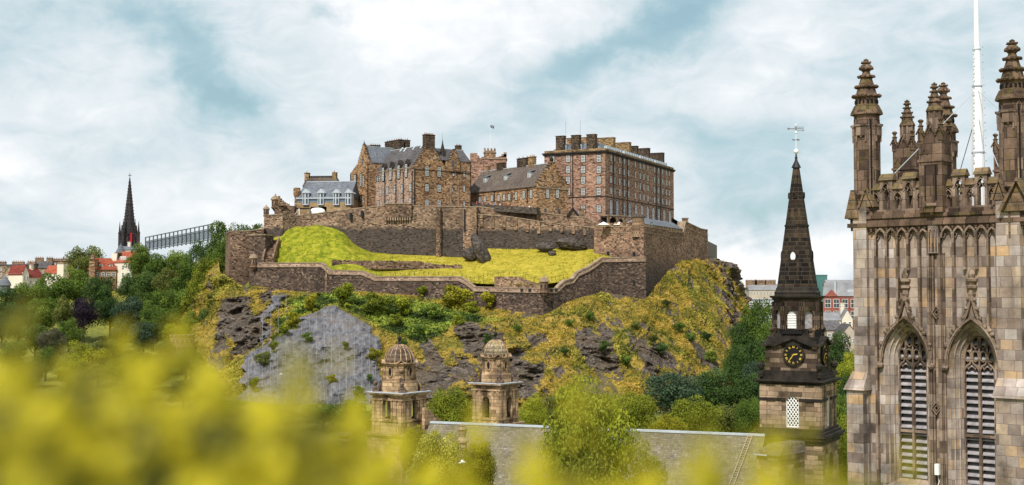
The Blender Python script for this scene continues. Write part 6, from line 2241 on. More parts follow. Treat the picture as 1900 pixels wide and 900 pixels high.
# oval window on the right side of the lower shaft
mb = MB(SMx @ Matrix.Rotation(PI / 2, 4, 'Z')); zz = zf_(862)
ov = [(.55 * math.cos(a), zz + 1.2 * math.sin(a)) for a in np.linspace(0, 2 * PI, 20, endpoint=False)]
mb.bar(ov, .3, -H - .4, -H - .1, closed=True)
mb.bar([(0, zz - 1.1), (0, zz + 1.1)], .08, -H - .3, -H - .25); mb.bar([(-.5, zz), (.5, zz)], .08, -H - .3, -H - .25)
wo = mb.build('oval_window', M['steep_dark'], st)
mb = MB(SMx @ Matrix.Rotation(PI / 2, 4, 'Z')); mb.slab(ov, -H - .28, -H - .24); mb.build('pane', M['glass'], wo)
mouldings('main_cornice', [(H + .12, zB - .35, zB - .1), (H + .45, zB - .1, zB + .08), (H + .62, zB + .08, zB + .28)])
h3_ = H + .0
mouldings('plinth', [(H + .02, zB + .28, zf_(700)), (H - .2, zf_(700), zf_(694)), (H - .35, zf_(694), zf_(688))], 'steep_dark')
# clock stage
hc = H - .62
sq('clock_stage', hc, zf_(688), zf_(641), 'steep_mid')
for k in range(4):
    R4 = SMx @ Matrix.Rotation(PI / 2 * k, 4, 'Z')
    u_c = -H + (1472 - 1411) / 111.5 * S if k == 0 else 0.0
    zc_ = zf_(658.5)
    mb = MB(R4); mb.box(-hc - .08, -hc + .9, -hc - .1, -hc - .002, zf_(688), zf_(643)); mb.box(hc - .9, hc + .08, -hc - .1, -hc - .003, zf_(688), zf_(643)); mb.build('corner_pilasters', M['steep_mid'], st)
    rr = 1.28
    mb = MB(R4)
    cir = [(u_c + rr * math.cos(a), zc_ + rr * math.sin(a)) for a in np.linspace(0, 2 * PI, 32, endpoint=False)]
    mb.slab([(u_c + .93 * (x - u_c), zc_ + .93 * (z - zc_)) for x, z in cir], -hc - .22, -hc - .0)
    ck = mb.build('clock_face', M['black'], st)
    mb = MB(R4); mb.bar(cir, .2, -hc - .34, -hc + .0, closed=True); mb.build('rim', M['steep_dark'], ck)
    mb = MB(R4)
    num = ['XII', 'I', 'II', 'III', 'IIII', 'V', 'VI', 'VII', 'VIII', 'IX', 'X', 'XI']
    for i, s_ in enumerate(num):
        th = PI / 2 - i * PI / 6
        radial = Vector((math.cos(th), math.sin(th))); tang = Vector((math.sin(th), -math.cos(th)))
        wds = {'I': .075, 'V': .17, 'X': .17}
        tot = sum(wds[c] for c in s_); x = -tot / 2
        r0, r1 = .72 * rr, .93 * rr
        r0, r1 = .68 * rr, .88 * rr
        for c in s_:
            w = wds[c]; a = x + w * .15; b = x + w * .85; m_ = x + w / 2
            def pt(t, r): q = Vector((u_c, zc_)) + radial * r + tang * t; return (q.x, q.y)
            if c == 'I': mb.bar([pt(m_, r0), pt(m_, r1)], .05, -hc - .25, -hc - .215)
            if c == 'V': mb.bar([pt(a, r1), pt(m_, r0), pt(b, r1)], .045, -hc - .25, -hc - .215)
            if c == 'X': mb.bar([pt(a, r1), pt(b, r0)], .045, -hc - .25, -hc - .215); mb.bar([pt(b, r1), pt(a, r0)], .045, -hc - .252, -hc - .217)
            x += w
    mb.build('numerals', M['gold'], ck)
    mb = MB(R4)
    for ang, l, w in ((PI / 2 - 2 * PI * (2.6 / 12), .62, .13), (PI / 2 - 2 * PI * (36 / 60), 1.0, .09)):
        d_ = Vector((math.cos(ang), math.sin(ang))); nn = Vector((-d_.y, d_.x)); o = Vector((u_c, zc_))
        q = [o - d_ * .18 - nn * w * .3, o - d_ * .18 + nn * w * .3, o + d_ * l * .6 + nn * w * .6, o + d_ * l * rr * .8, o + d_ * l * .6 - nn * w * .6]
        mb.slab([tuple(v) for v in q], -hc - .3, -hc - .26)
    mb.build('hands', M['gold'], ck)
    # pediment over the clock
    mb = MB(R4)
    e = zf_(640.5); t_ = zf_(628)
    mb.slab([(u_c - 2.2, e), (u_c + 2.2, e), (u_c, t_)], -hc - .25, -hc + .6)
    mb.bar([(-H - .05, e), (u_c - 2.3, e), (u_c, t_ + .1), (u_c + 2.3, e), (H + .05, e)], .28, -hc - .6, -hc + .3)
    mb.build('pediment', M['steep_dark'], st)
mouldings('step', [(hc - .02, zf_(641), zf_(633)), (hc - .25, zf_(633), zf_(626)), (hc - .55, zf_(626), zf_(619)), (hc - .8, zf_(619), zf_(613))])
for sx in (-1, 1):
    for s2 in (-1, 1):
        mb = MB(SMx); x, y = sx * (H - .1), s2 * (H - .1); z0 = zf_(700)
        mb.lathe([(.4, z0), (.4, z0 + .5), (.18, z0 + .6), (.18, z0 + .8), (.42, z0 + 1.15), (.48, z0 + 1.5), (.3, z0 + 1.7), (.12, z0 + 1.85), (.15, z0 + 2.0), (.03, z0 + 2.15)], 10, (x, y)); mb.build('urn', M['steep_dark'], st)
        mb = MB(SMx); x, y = sx * (hc - .75), s2 * (hc - .75); z0 = zf_(626)
        mb.lathe([(.35, z0), (.35, z0 + .5), (.55, z0 + .9), (.5, z0 + 1.1), (.1, z0 + 1.2)], 8, (x, y)); mb.build('urn', M['steep_mid'], st)
# octagonal lantern storey
ra = 2.83; ro = ra / math.cos(PI / 8)
z0, z1 = zc2(614), zc2(556)
mb = MB(SMx)
mb.lathe([(ro + .1, z0 - .3), (ro + .1, z0 + .25), (ro - .45, z0 + .3), (ro - .45, z1 - .3)], 8); mb.build('lantern_core', M['black'], st)
for k in range(8):
    R8 = SMx @ Matrix.Rotation(PI / 4 * k, 4, 'Z')
    w8 = ra * math.tan(PI / 8)
    mb = MB(R8)
    zz0, zz1 = z0 + .25, z1
    hw = .6
    hz = z0 + .35; ht = zc2(576)
    mb.slab([(-w8, zz0), (w8, zz0), (w8, zz1), (-w8, zz1)], -ra, -ra + .4, [arch_hole(-hw, hw, hz, ht - hw, 9)])
    wl = mb.build('lantern_wall', M['steep_mid'], st)
    mb = MB(R8)
    for s_ in (-1, 1):
        mb.tube([(s_ * (w8 - .12), -ra - .08, zz0), (s_ * (w8 - .12), -ra - .08, zz1 - .25)], .16, 8)
        mb.tube([(s_ * (hw + .22), -ra - .04, zz0), (s_ * (hw + .22), -ra - .04, ht - hw)], .12, 8)
    mb.bar([(hw + .12, ht - hw - .1)] + arch_hole(-hw - .12, hw + .12, 0, ht - hw, 9)[2:] + [(-hw - .12, ht - hw - .1)], .16, -ra - .1, -ra - .002)
    mb.build('columns', M['steep_mid'], wl)
    if k in (0, 4, 2, 6):
        mb = MB(R8)
        z = hz + .05
        while z < ht - .1:
            x = hw - .02 if z < ht - hw else math.sqrt(max(0.01, hw * hw - (z - ht + hw) ** 2)) - .03
            mb.add([(-x, -ra + .12, z), (x, -ra + .12, z), (x, -ra + .3, z + .18), (-x, -ra + .3, z + .18), (-x, -ra + .12, z + .05), (x, -ra + .12, z + .05), (x, -ra + .3, z + .23), (-x, -ra + .3, z + .23)], [(0, 3, 2, 1), (4, 5, 6, 7), (0, 1, 5, 4), (1, 2, 6, 5), (2, 3, 7, 6), (3, 0, 4, 7)]); z += .21
        mb.build('louvres', M['white'], wl)
    else:
        mb = MB(R8); mb.slab(arch_hole(-hw + .02, hw - .02, hz, ht - hw, 9), -ra + .2, -ra + .3); mb.build('pane', M['louvre'], wl)
mb = MB(SMx)
mb.lathe([(ro + .15, z1), (ro + .2, z1 + .15), (ro + .45, z1 + .3), (ro + .5, z1 + .5), (ro - .1, z1 + .52), (ro - .15, zc2(544)), (ro - .05, zc2(543)), (2.75, zc2(539)), (2.72, zc2(535)), (2.6, zc2(533)), (2.55, zc2(531))], 8)
mb.build('lantern_cornice', M['steep_dark'], st)
zt = zc2(312); zb = zc2(531); r0, r1 = 2.46, .42
mb = MB(SMx); mb.lathe([(r0 / math.cos(PI / 8) * .97, zb - .1), (r1, zt)], 8); sp = mb.build('spire', M['spire'], st)
zm = zc2(419); rm = r0 + (r1 - r0) * (zm - zb) / (zt - zb)
mb = MB(SMx); mb.lathe([(rm - .02, zm - .25), (rm + .14, zm - .12), (rm + .16, zm + .12), (rm - .04, zm + .2)], 8); mb.build('spire_band', M['steep_dark'], st)
for k in range(0, 8, 2):
    for py, hh, wh in ((476, .62, .36), (363, .32, .2)):
        z = zc2(py); rz = r0 + (r1 - r0) * (z - zb) / (zt - zb)
        R8 = SMx @ Matrix.Rotation(PI / 4 * k + (PI / 8) * 0, 4, 'Z')
        apo = rz * .93
        ov = [(wh * math.cos(a), z + hh * math.sin(a)) for a in np.linspace(0, 2 * PI, 16, endpoint=False)]
        mb = MB(R8); mb.bar([(x * 1.15, z + (q - z) * 1.1) for x, q in ov], .14, -apo - .22, -apo + .3, closed=True); lo = mb.build('lucarne', M['steep_dark'], st)
        mb = MB(R8); mb.slab(ov, -apo - .12, -apo + .2); mb.build('pane', M['white'] if (py == 476 and k == 0) else M['black'], lo)
mb = MB(SMx)
mb.lathe([(.42, zt), (.62, zt + .05), (.5, zt + .35), (.22, zt + .9), (.14, zt + 1.2), (.2, zt + 1.35), (.12, zt + 1.5), (.09, zc2(286))], 10); mb.build('finial', M['pipe'], st)
mb = MB(SMx); mb.ball((0, 0, zc2(281)), .33, 12); mb.build('ball', M['white'], st, smooth=True)
M['vane'] = plain('dull grey vane metal', (.16, .15, .15), rough=.5)
wv = thing('weathervane', (cc.x, cc.y, zc2(277)), 'thin grey and white weathervane with arrow and cross arms on the steeple tip', 'weathervane')
mb = MB(SMx); mb.tube([(0, 0, zc2(277)), (0, 0, zc2(233))], .045, 6); mb.ball((0, 0, zc2(246)), .16, 8); mb.ball((0, 0, zc2(232)), .12, 8); mb.build('rod', M['white'], wv)
Vx = Matrix.Translation((cc.x, cc.y, 0))
mb = MB(Vx); zz = zc2(239)
mb.box(-.95, 1.0, -.03, .03, zz - .05, zz + .05); mb.slab([(-1.0, zz - .14), (-.6, zz), (-1.0, zz + .16), (-1.15, zz)], -.02, .02)
mb.box(.15, 1.05, -.025, .025, zz + .18, zz + .24); mb.box(.15, 1.0, -.025, .025, zz - .28, zz - .22); mb.slab([(.85, zz - .35), (1.1, zz - .2), (.95, zz - .05)], -.02, .02); mb.box(-.12, .12, -.04, .04, zz - .2, zz + .3)
mb.build('arrow', M['vane'], wv)
mb = MB(Vx); zz = zc2(259.5); mb.tube([(-.45, -.2, zz), (.45, .2, zz)], .03, 5); mb.tube([(-.2, .45, zz), (.2, -.45, zz)], .03, 5)
for x in (-.42, .42, .18): mb.bar([(x - .07, zz - .12), (x - .07, zz + .12), (x + .07, zz - .12), (x + .07, zz + .12)], .035, -.02, .02)
mb.build('cross_arms', M['pipe'], wv)

# ================================================================== church body with slate roof
A = P(793, 783, 175); B = P(1412, 807.5, 159); zr = (A.z + B.z) / 2
d_ = Vector((B.x - A.x, B.y - A.y)); LN = d_.length; d_.normalize()
A2 = Vector((A.x, A.y)) + d_ * .5
fn = Face(A2, Vector((B.x, B.y)) + d_ * .5)
nv = thing('church_nave', (A.x + d_.x * LN / 2, A.y + d_.y * LN / 2, -1), 'long church nave roof of worn grey slate with a white lead ridge', 'church')
mb = MB(fn.M)
mb.add([(0, 0, zr), (fn.w, 0, zr), (fn.w, -10.5, zr - 8.2), (0, -10.5, zr - 8.2), (0, 10.5, zr - 8.2), (fn.w, 10.5, zr - 8.2), (fn.w, -10.5, zr - 8.5), (0, -10.5, zr - 8.5), (0, 10.5, zr - 8.5), (fn.w, 10.5, zr - 8.5), (0, 0, zr - .35), (fn.w, 0, zr - .35)],
       [(0, 3, 2, 1), (0, 1, 5, 4), (3, 7, 6, 2), (4, 5, 9, 8), (1, 2, 6, 11), (1, 11, 9, 5), (0, 10, 7, 3), (0, 4, 8, 10), (10, 11, 6, 7), (10, 8, 9, 11)])
M['nave_slate'] = masonry('worn grey purple slate', [(.10, .085, .078), (.18, .155, .135), (.23, .20, .17), (.14, .12, .11), (.28, .24, .19)], .45, .32, mortar=(.09, .08, .07), mw=.045, mstr=.5, weather=.8, moss=((.16, .14, .05), .35, .5), wscale=.22, bstr=.6, bdist=.05, streak=.35, dark=(.16, .13, .09))
rf = mb.build('roof', M['nave_slate'], nv)
mb = MB(fn.M); mb.box(0, fn.w, -.32, .32, zr - .12, zr + .14); mb.build('ridge', M['lead'], rf)
mb = MB(fn.M); mb.box(.5, fn.w - .5, -9.8, 9.8, -1, zr - 8.4); mb.slab([(-9.8, zr - 8.4), (9.8, zr - 8.4), (0, zr - .6)], 0, .01); mb.build('wall', M['steep_low'], nv)
for x in (.5, fn.w - .6):
    mb = MB(fn.M); mb.add([(x, -9.8, zr - 8.4), (x, 9.8, zr - 8.4), (x, 0, zr - .5), (x + .1, -9.8, zr - 8.4), (x + .1, 9.8, zr - 8.4), (x + .1, 0, zr - .5)], [(0, 2, 1), (3, 4, 5), (0, 1, 4, 3), (1, 2, 5, 4), (2, 0, 3, 5)]); mb.build('gable', M['steep_low'], nv)
# ladder lying on the slates
u0 = fn.w - 2.0
mb = MB(fn.M)
for s_ in (0, .55): mb.tube([(u0 + s_, -.3, zr + .1), (u0 + s_ - 1.2, -7.3, zr - 7 * .78 + .12)], .05, 5)
for i in range(22):
    k = i / 21; mb.tube([(u0 - 1.2 * k, -.3 - 7 * k, zr + .12 - 5.46 * k), (u0 - 1.2 * k + .55, -.3 - 7 * k, zr + .12 - 5.46 * k)], .035, 4)
tag(mb.build('roof_ladder', plain('pale weathered ladder', (.4, .33, .24))), 'pale wooden ladder lying on the nave slates beside the steeple', 'ladder')
# small annexe roof left of the steeple foot
f_ = Face(P(1404, 848, 150), P(1444, 842, 148)); an = thing('annexe', (f_.p0.x, f_.p0.y, -1), 'small stone annexe with pale lead flashing at the left foot of the steeple', 'building')
zt = zof(842, f_.p0)
mb = MB(f_.M); mb.box(0, f_.w, 0, 6, -1, zt); mb.build('wall', M['steep_low'], an)
mb = MB(f_.M); mb.frus((-.3, f_.w + .3, -.3, 6), zt, (.9, f_.w, 1.5, 6), zt + 1.2); mb.build('roof', M['slate_brown'], an)
mb = MB(f_.M); mb.box(-.1, f_.w * .55, -.45, -.3, zt - .1, zt + .06); mb.build('flashing', M['lead'], an)
for px, py0, py1, D, lab in ((858, 822, 786, 164, 'stone urn finial rising in front of the nave slates'), (640, 856, 803, 160, 'tiered stone finial by itself left of the domed towers')):
    c = P(px, py0, D); h = zof(py1, c) - c.z
    r = thing('stone_finial', c, lab, 'finial')
    mb = MB(Matrix.Translation(c)); w = h * .16
    if px == 640:
        mb.lathe([(w * 1.1, -4), (w * 1.1, 0), (w * 1.8, .02 * h), (w * 1.8, .08 * h), (w, .1 * h), (w, .3 * h), (w * 1.7, .34 * h), (w * 1.7, .42 * h), (w * .9, .45 * h), (w * .9, .66 * h), (w * 1.5, .7 * h), (w * 1.5, .76 * h), (w * .8, .8 * h), (w * 1.6, .9 * h), (w * 1.6, h), (w * .4, h)], 8)
    else:
        mb.lathe([(w * 1.6, -6), (w * 1.6, 0), (w * 2.2, .05 * h), (w * 2.2, .15 * h), (w, .3 * h), (w * 1.4, .6 * h), (w * 1.8, .7 * h), (w * .6, .85 * h), (w * .8, .9 * h), (.02, h)], 10)
    mb.build('shaft', M['steep_low'], r)

# ================================================================== twin domed towers
M['cup'] = masonry('warm sandstone of the domed towers', [(.14, .09, .055), (.37, .25, .145), (.46, .32, .19), (.27, .18, .105), (.40, .28, .17)], .9, .5, mortar=(.08, .055, .04), mw=.03, weather=.8, wscale=.45, streak=.65, dark=(.04, .03, .022))
M['dome'] = masonry('weathered stone dome', [(.07, .05, .04), (.15, .10, .075), (.20, .145, .11)], .7, .5, weather=.7, wscale=.5, streak=.5)
M['dome2'] = masonry('streaked grey dome', [(.14, .12, .09), (.25, .21, .17), (.33, .28, .23)], .7, .5, weather=.8, wscale=.5, streak=.6, moss=((.25, .22, .03), .4, .4))


def cupola(pxl, pxf, D, ys, dm, label, xaxis):
    """ys: cross top, dome top, dome base, drum base, cornice, opening top, opening base, foot"""
    yc, yd, yb, yr, yk, yo, yq, yf = ys
    dr = Vector((math.cos(R(-34)), math.sin(R(-34))))
    a = pl(pxl, D, yk + 20); b = ray(pxf, a, dr, yk + 20); s = (b - a).length; n_ = Vector((-dr.y, dr.x)); c = a + (dr + n_) * s / 2
    root = thing('domed_tower', (c.x, c.y, -1), label, 'tower', 'twin domed towers of the church')
    Mx = Matrix.Translation((c.x, c.y, 0)) @ frame((0, 0), dr)
    z = lambda py: zof(py, c)
    h = s / 2
    zk = z(yk); z0 = z(yf)
    for k in range(4):
        R4 = Mx @ Matrix.Rotation(PI / 2 * k, 4, 'Z')
        hw = s * .135
        ho = arch_hole(-hw, hw, z(yq), z(yo) - hw, 9)
        mb = MB(R4); mb.slab([(-h + .001, z0), (h - .001, z0), (h - .001, zk - .3), (-h + .001, zk - .3)], -h, -h + .5, [ho]); wl = mb.build('wall', M['cup'], root)
        mb = MB(R4)
        for x in (-h, -h + .95, h - 1.5, h - .55): mb.box(x, x + .52, -h - .14, -h - .003, z0, zk - .95)
        mb.bar([(hw + .14, z(yq))] + arch_hole(-hw - .14, hw + .14, 0, z(yo) - hw, 9)[2:] + [(-hw - .14, z(yq))], .26, -h - .12, -h - .004)
        mb.box(-h - .2, h + .2, -h - .22, -h - .005, zk - .95, zk - .78)
        mb.box(-h - .1, h + .1, -h - .2, -h - .005, z(yq) - .3, z(yq) - .05)
        mb.build('pilasters', M['cup'], wl)
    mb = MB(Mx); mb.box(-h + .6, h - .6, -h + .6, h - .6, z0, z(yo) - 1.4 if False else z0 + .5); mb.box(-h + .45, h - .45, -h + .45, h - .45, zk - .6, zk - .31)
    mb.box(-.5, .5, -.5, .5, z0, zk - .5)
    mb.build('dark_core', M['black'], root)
    mb = MB(Mx); mb.box(-h - .3, h + .3, -h - .3, h + .3, zk - .3, zk - .1); mb.box(-h - .55, h + .55, -h - .55, h + .55, zk - .1, zk + .08); mb.build('cornice', M['cup'], root)
    mb = MB(Mx); mb.box(-h - .6, h + .6, -h - .6, h + .6, zk + .08, zk + .18); mb.build('lead_flashing', M['lead'], root)
    # body below
    mb = MB(Mx); mb.box(-h - .5, h + .5, -h - .5, h + .5, -1, z0 - .3); mb.box(-h - .9, h + .9, -h - .9, h + .9, z0 - .3, z0 - .02); mb.build('lower_stage', M['cup'], root)
    rd = s * .395
    za, zbb, zdd = zk + .18, z(yr), z(yb)
    mb = MB(Mx); mb.lathe([(rd * 1.28, za), (rd * 1.28, zbb), (rd * 1.05, zbb + .02), (rd, zbb + .05), (rd, zdd - .5)], 8); mb.build('drum', M['cup'], root)
    mb = MB(Mx); mb.lathe([(rd, zdd - .5), (rd * 1.06, zdd - .45), (rd * 1.1, zdd - .2), (rd * 1.17, zdd - .15), (rd * 1.17, zdd), (rd, zdd + .02)], 16); mb.build('drum_cornice', M['cup'], root)
    zo = (zbb + zdd) / 2
    for k in range(8):
        R8 = Mx @ Matrix.Rotation(PI / 4 * k, 4, 'Z'); ap = rd * math.cos(PI / 8)
        if k % 2 == 0:
            ov = [(.26 * math.cos(t), zo + .55 * math.sin(t)) for t in np.linspace(0, 2 * PI, 14, endpoint=False)]
            mb = MB(R8); mb.bar([(x * 1.4, zo + (q - zo) * 1.25) for x, q in ov], .2, -ap - .14, -ap + .02, closed=True); o = mb.build('oval_window', M['cup'], root)
            mb = MB(R8); mb.slab(ov, -ap - .05, -ap + .02); mb.build('pane', M['black'], o)
        else:
            mb = MB(R8); mb.box(-.35, .35, -ap - .35, -ap - .01, zbb - .3, zdd - .5); mb.bar([(-.7, zdd - .1), (0, zdd + .35), (.7, zdd - .1)], .16, -ap - .6, -ap); mb.ball((0, -ap - .4, zo + .2), .3, 8); mb.build('pier', M['cup'], root)
            # volute and urn on the corner
            mb = MB(R8 @ Matrix.Rotation(PI / 2, 4, 'Z'))
            xo = h * 1.28
            vo = [(-ap - .3 - k2 * (xo - ap - .5), za + .25 + 1.5 * (1 - k2) ** 2) for k2 in np.linspace(0, 1, 7)]
            mb2 = MB(R8 @ Matrix.Rotation(PI / 2, 4, 'Z'))
            mb = MB(R8)
            r_ = xo
            mb.box(-.45, .45, -r_ - .35, -r_ + .55, za, za + .45)
            for j in range(7):
                t = j / 6
                y = -ap - .2 - t * (r_ - ap - .3); zz = za + .3 + 1.7 * (1 - t) ** 1.8
                mb.box(-.22, .22, y - .25, y + .15, za, zz)
            mb.lathe([(.2, za + .45), (.28, za + .55), (.14, za + .7), (.3, za + 1.0), (.36, za + 1.25), (.2, za + 1.4), (.08, za + 1.5), (.1, za + 1.6), (.02, za + 1.75)], 8, (0, -r_ + .05))
            mb.build('volute', M['dome'], root)
    hd = z(yd) - zdd
    prof = [(rd * 1.0 * math.cos(t), zdd + hd * math.sin(t)) for t in np.linspace(0, PI / 2 * .96, 10)]
    mb = MB(Mx); mb.lathe(prof, 24)
    dm_ = mb.build('dome', M[dm], root, smooth=True)
    mb = MB(Mx)
    for k in range(16):
        t0 = 2 * PI * k / 16
        mb.tube([(r_ * 1.015 * math.cos(t0), r_ * 1.015 * math.sin(t0), zz) for r_, zz in prof], .09, 5)
    mb.build('ribs', M['cup'], dm_)
    zt = z(yd); zx = z(yc)
    mb = MB(Mx); mb.lathe([(.4, zt - .1), (.45, zt + .05), (.18, zt + .2), (.12, zt + .45), (.3, zt + .7), (.32, zt + .95), (.12, zt + 1.15), (.06, zt + 1.2)], 10); mb.build('finial', M['pipe'], root)
    mb = MB(Matrix.Translation((c.x, c.y, 0))); mb.box(-.06, .06, -.06, .06, zt + 1.1, zx); mb.box(-.38, .38, -.05, .05, zx - .62, zx - .48); mb.build('cross', M['pipe'], root)
    return root


cupola(691, 746, 178, (612, 639, 672, 706, 728, 737, 775, 800), 'dome', 'left domed tower, brown ribbed dome with a cross', 739)
cupola(878, 927, 187, (604, 630, 661, 693, 711, 734, 773, 783), 'dome2', 'right domed tower, pale streaked ribbed dome with a cross', 920)
# gable shoulder right of the left domed tower
f_ = Face(P(788, 783, 176), P(818, 783, 178)); mb = MB(f_.M); z0, zt = zof(783, f_.p0), zof(757, f_.p0)
mb.slab([(0, z0 - 5), (f_.w, z0 - 5), (f_.w, z0), (.3, zt), (0, zt)], 0, .6); tag(mb.build('gable_shoulder', M['cup']), 'sloping stone gable shoulder between the left domed tower and the nave roof', 'gable')
# ================================================================== trees
def orig_ground(x, y):
    return float(ground_h(np.array([x]), np.array([y]))[0])


G_ = {
    'dark': leafmat('dark green leaves', (.02, .045, .012), (.07, .125, .028), (.17, .235, .05)),
    'mid': leafmat('mid green leaves', (.03, .062, .012), (.125, .19, .027), (.30, .365, .05)),
    'olive': leafmat('olive leaves', (.04, .05, .014), (.15, .17, .035), (.30, .31, .065)),
    'yellow': leafmat('yellow green leaves', (.055, .08, .010), (.26, .29, .024), (.60, .54, .05)),
    'gold': leafmat('golden green leaves', (.09, .09, .008), (.32, .30, .02), (.60, .52, .07)),
    'blue': leafmat('blue green leaves', (.018, .038, .02), (.06, .10, .055), (.13, .19, .09)),
    'purple': leafmat('purple black leaves', (.014, .009, .016), (.04, .027, .045), (.09, .06, .085)),
    'grey': leafmat('grey brown leaves', (.04, .04, .026), (.12, .115, .065), (.24, .22, .12)),
    'pale': leafmat('pale yellow leaves', (.12, .12, .015), (.38, .36, .05), (.66, .60, .16)),
}


def crown_data(name, seed, n, npuff, leaf, flat=.85, sparse=1.0, conical=0.0):
    """crown inside a unit box: x,y in [-.5,.5], z in [0,1]"""
    rs = np.random.RandomState(seed)
    C, Rr = [], []
    for i in range(npuff):
        for _ in range(30):
            p = rs.uniform(-1, 1, 3)
            if np.linalg.norm(p * [1, 1, 1]) < .98: break
        z = .5 + p[2] * .40
        taper = 1 - conical * max(0, z - .2)
        r = rs.uniform(.10, .20) * (1.1 - .35 * abs(p[2])) * sparse
        p = np.array([p[0] * .40 * taper, p[1] * .40 * taper, z])
        C.append(p); Rr.append(r * (1 - .4 * conical * z))
    C = np.array(C); Rr = np.array(Rr)
    w = Rr ** 2
    k = rs.choice(npuff, n, p=w / w.sum())
    d = rs.normal(0, 1, (n, 3)); d[:, 2] += .5; d /= np.linalg.norm(d, axis=1)[:, None]
    rad = Rr[k] * (1 - .35 * rs.rand(n) ** 2 + .12 * rs.rand(n))
    wob = 1 + .4 * fbm(C[k] * 3 + d * 1.3, 3.0, 3, seed)
    p = C[k] + d * (rad * wob)[:, None] * [1, 1, flat]
    nrm = d + rs.normal(0, .55, (n, 3)); nrm /= np.linalg.norm(nrm, axis=1)[:, None]
    a = np.cross(nrm, rs.normal(0, 1, (n, 3))); a /= np.linalg.norm(a, axis=1)[:, None]
    b = np.cross(nrm, a)
    s = leaf * rs.uniform(.6, 1.3, n)[:, None]
    q = np.stack([p - a * s, p - b * s * .55 + nrm * s * .15, p + a * s, p + b * s * .55 + nrm * s * .15], 1).reshape(-1, 3)
    rv = np.clip(rs.rand(npuff)[k] * .65 + rs.rand(n) * .3 + .22 * d[:, 2], 0, 1)  # random, plus light from above put into the colour of upward leaves
    me_o = npmesh(name, q, np.arange(4 * n).reshape(n, 4), G_['mid'], attrs={'tone': np.repeat(rv, 4)}, smooth=False, uv=False)
    me = me_o.data
    bpy.data.objects.remove(me_o)
    return me, C, Rr


CR = {}
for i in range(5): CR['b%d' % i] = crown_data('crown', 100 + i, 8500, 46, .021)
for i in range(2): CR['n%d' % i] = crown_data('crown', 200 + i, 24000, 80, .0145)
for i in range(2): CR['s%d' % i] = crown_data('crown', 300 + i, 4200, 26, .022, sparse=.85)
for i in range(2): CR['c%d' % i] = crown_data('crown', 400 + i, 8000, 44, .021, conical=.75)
for i in range(2): CR['h%d' % i] = crown_data('shrub', 500 + i, 1500, 16, .045)


def trunk_data(C, seed, W, H, z0, nb=9):
    """trunk and limbs in unit-crown-free metres for a tree W wide with its crown from z0 to z0+H"""
    rs = random.Random(seed)
    mb = MB()
    th = z0 + H * .55
    r = max(.12, .028 * (z0 + H))
    mb.tube([(0, 0, -1), (r * .2, 0, th * .4), (-r * .3, r * .2, th * .75), (0, 0, th)], [r * 1.25, r, r * .75, r * .4], 7)
    idx = list(range(len(C))); rs.shuffle(idx)
    for i in idx[:nb]:
        c = C[i]; e = Vector((c[0] * W, c[1] * W, z0 + c[2] * H))
        b = Vector((0, 0, max(z0 * .8, min(th * .9, e.z - H * .25))))
        m_ = b.lerp(e, .5) + Vector((0, 0, -.04 * H))
        mb.tube([b, m_, e], [r * .45, r * .3, r * .08], 5)
    return mb


tree_n = 0
_mc = {}


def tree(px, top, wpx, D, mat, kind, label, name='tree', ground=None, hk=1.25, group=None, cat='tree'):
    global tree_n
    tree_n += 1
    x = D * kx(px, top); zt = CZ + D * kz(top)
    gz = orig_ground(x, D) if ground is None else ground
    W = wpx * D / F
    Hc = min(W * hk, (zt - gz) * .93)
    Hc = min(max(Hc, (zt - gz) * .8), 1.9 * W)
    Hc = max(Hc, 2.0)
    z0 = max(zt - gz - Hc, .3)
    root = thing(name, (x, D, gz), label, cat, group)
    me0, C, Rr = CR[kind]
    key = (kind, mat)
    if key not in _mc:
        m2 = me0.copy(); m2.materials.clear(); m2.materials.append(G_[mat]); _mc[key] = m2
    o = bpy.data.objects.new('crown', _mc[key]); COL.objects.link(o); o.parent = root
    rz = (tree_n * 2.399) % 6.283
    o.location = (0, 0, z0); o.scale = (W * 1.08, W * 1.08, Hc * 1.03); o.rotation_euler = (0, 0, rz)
    mb = trunk_data([(c[0] * math.cos(rz) - c[1] * math.sin(rz), c[0] * math.sin(rz) + c[1] * math.cos(rz), c[2]) for c in C], tree_n, W, Hc, z0)
    mb.M = Matrix(); mb.v = [v + Vector((x, D, gz)) for v in mb.v]
    mb.build('trunk', M['bark'], root)
    return root


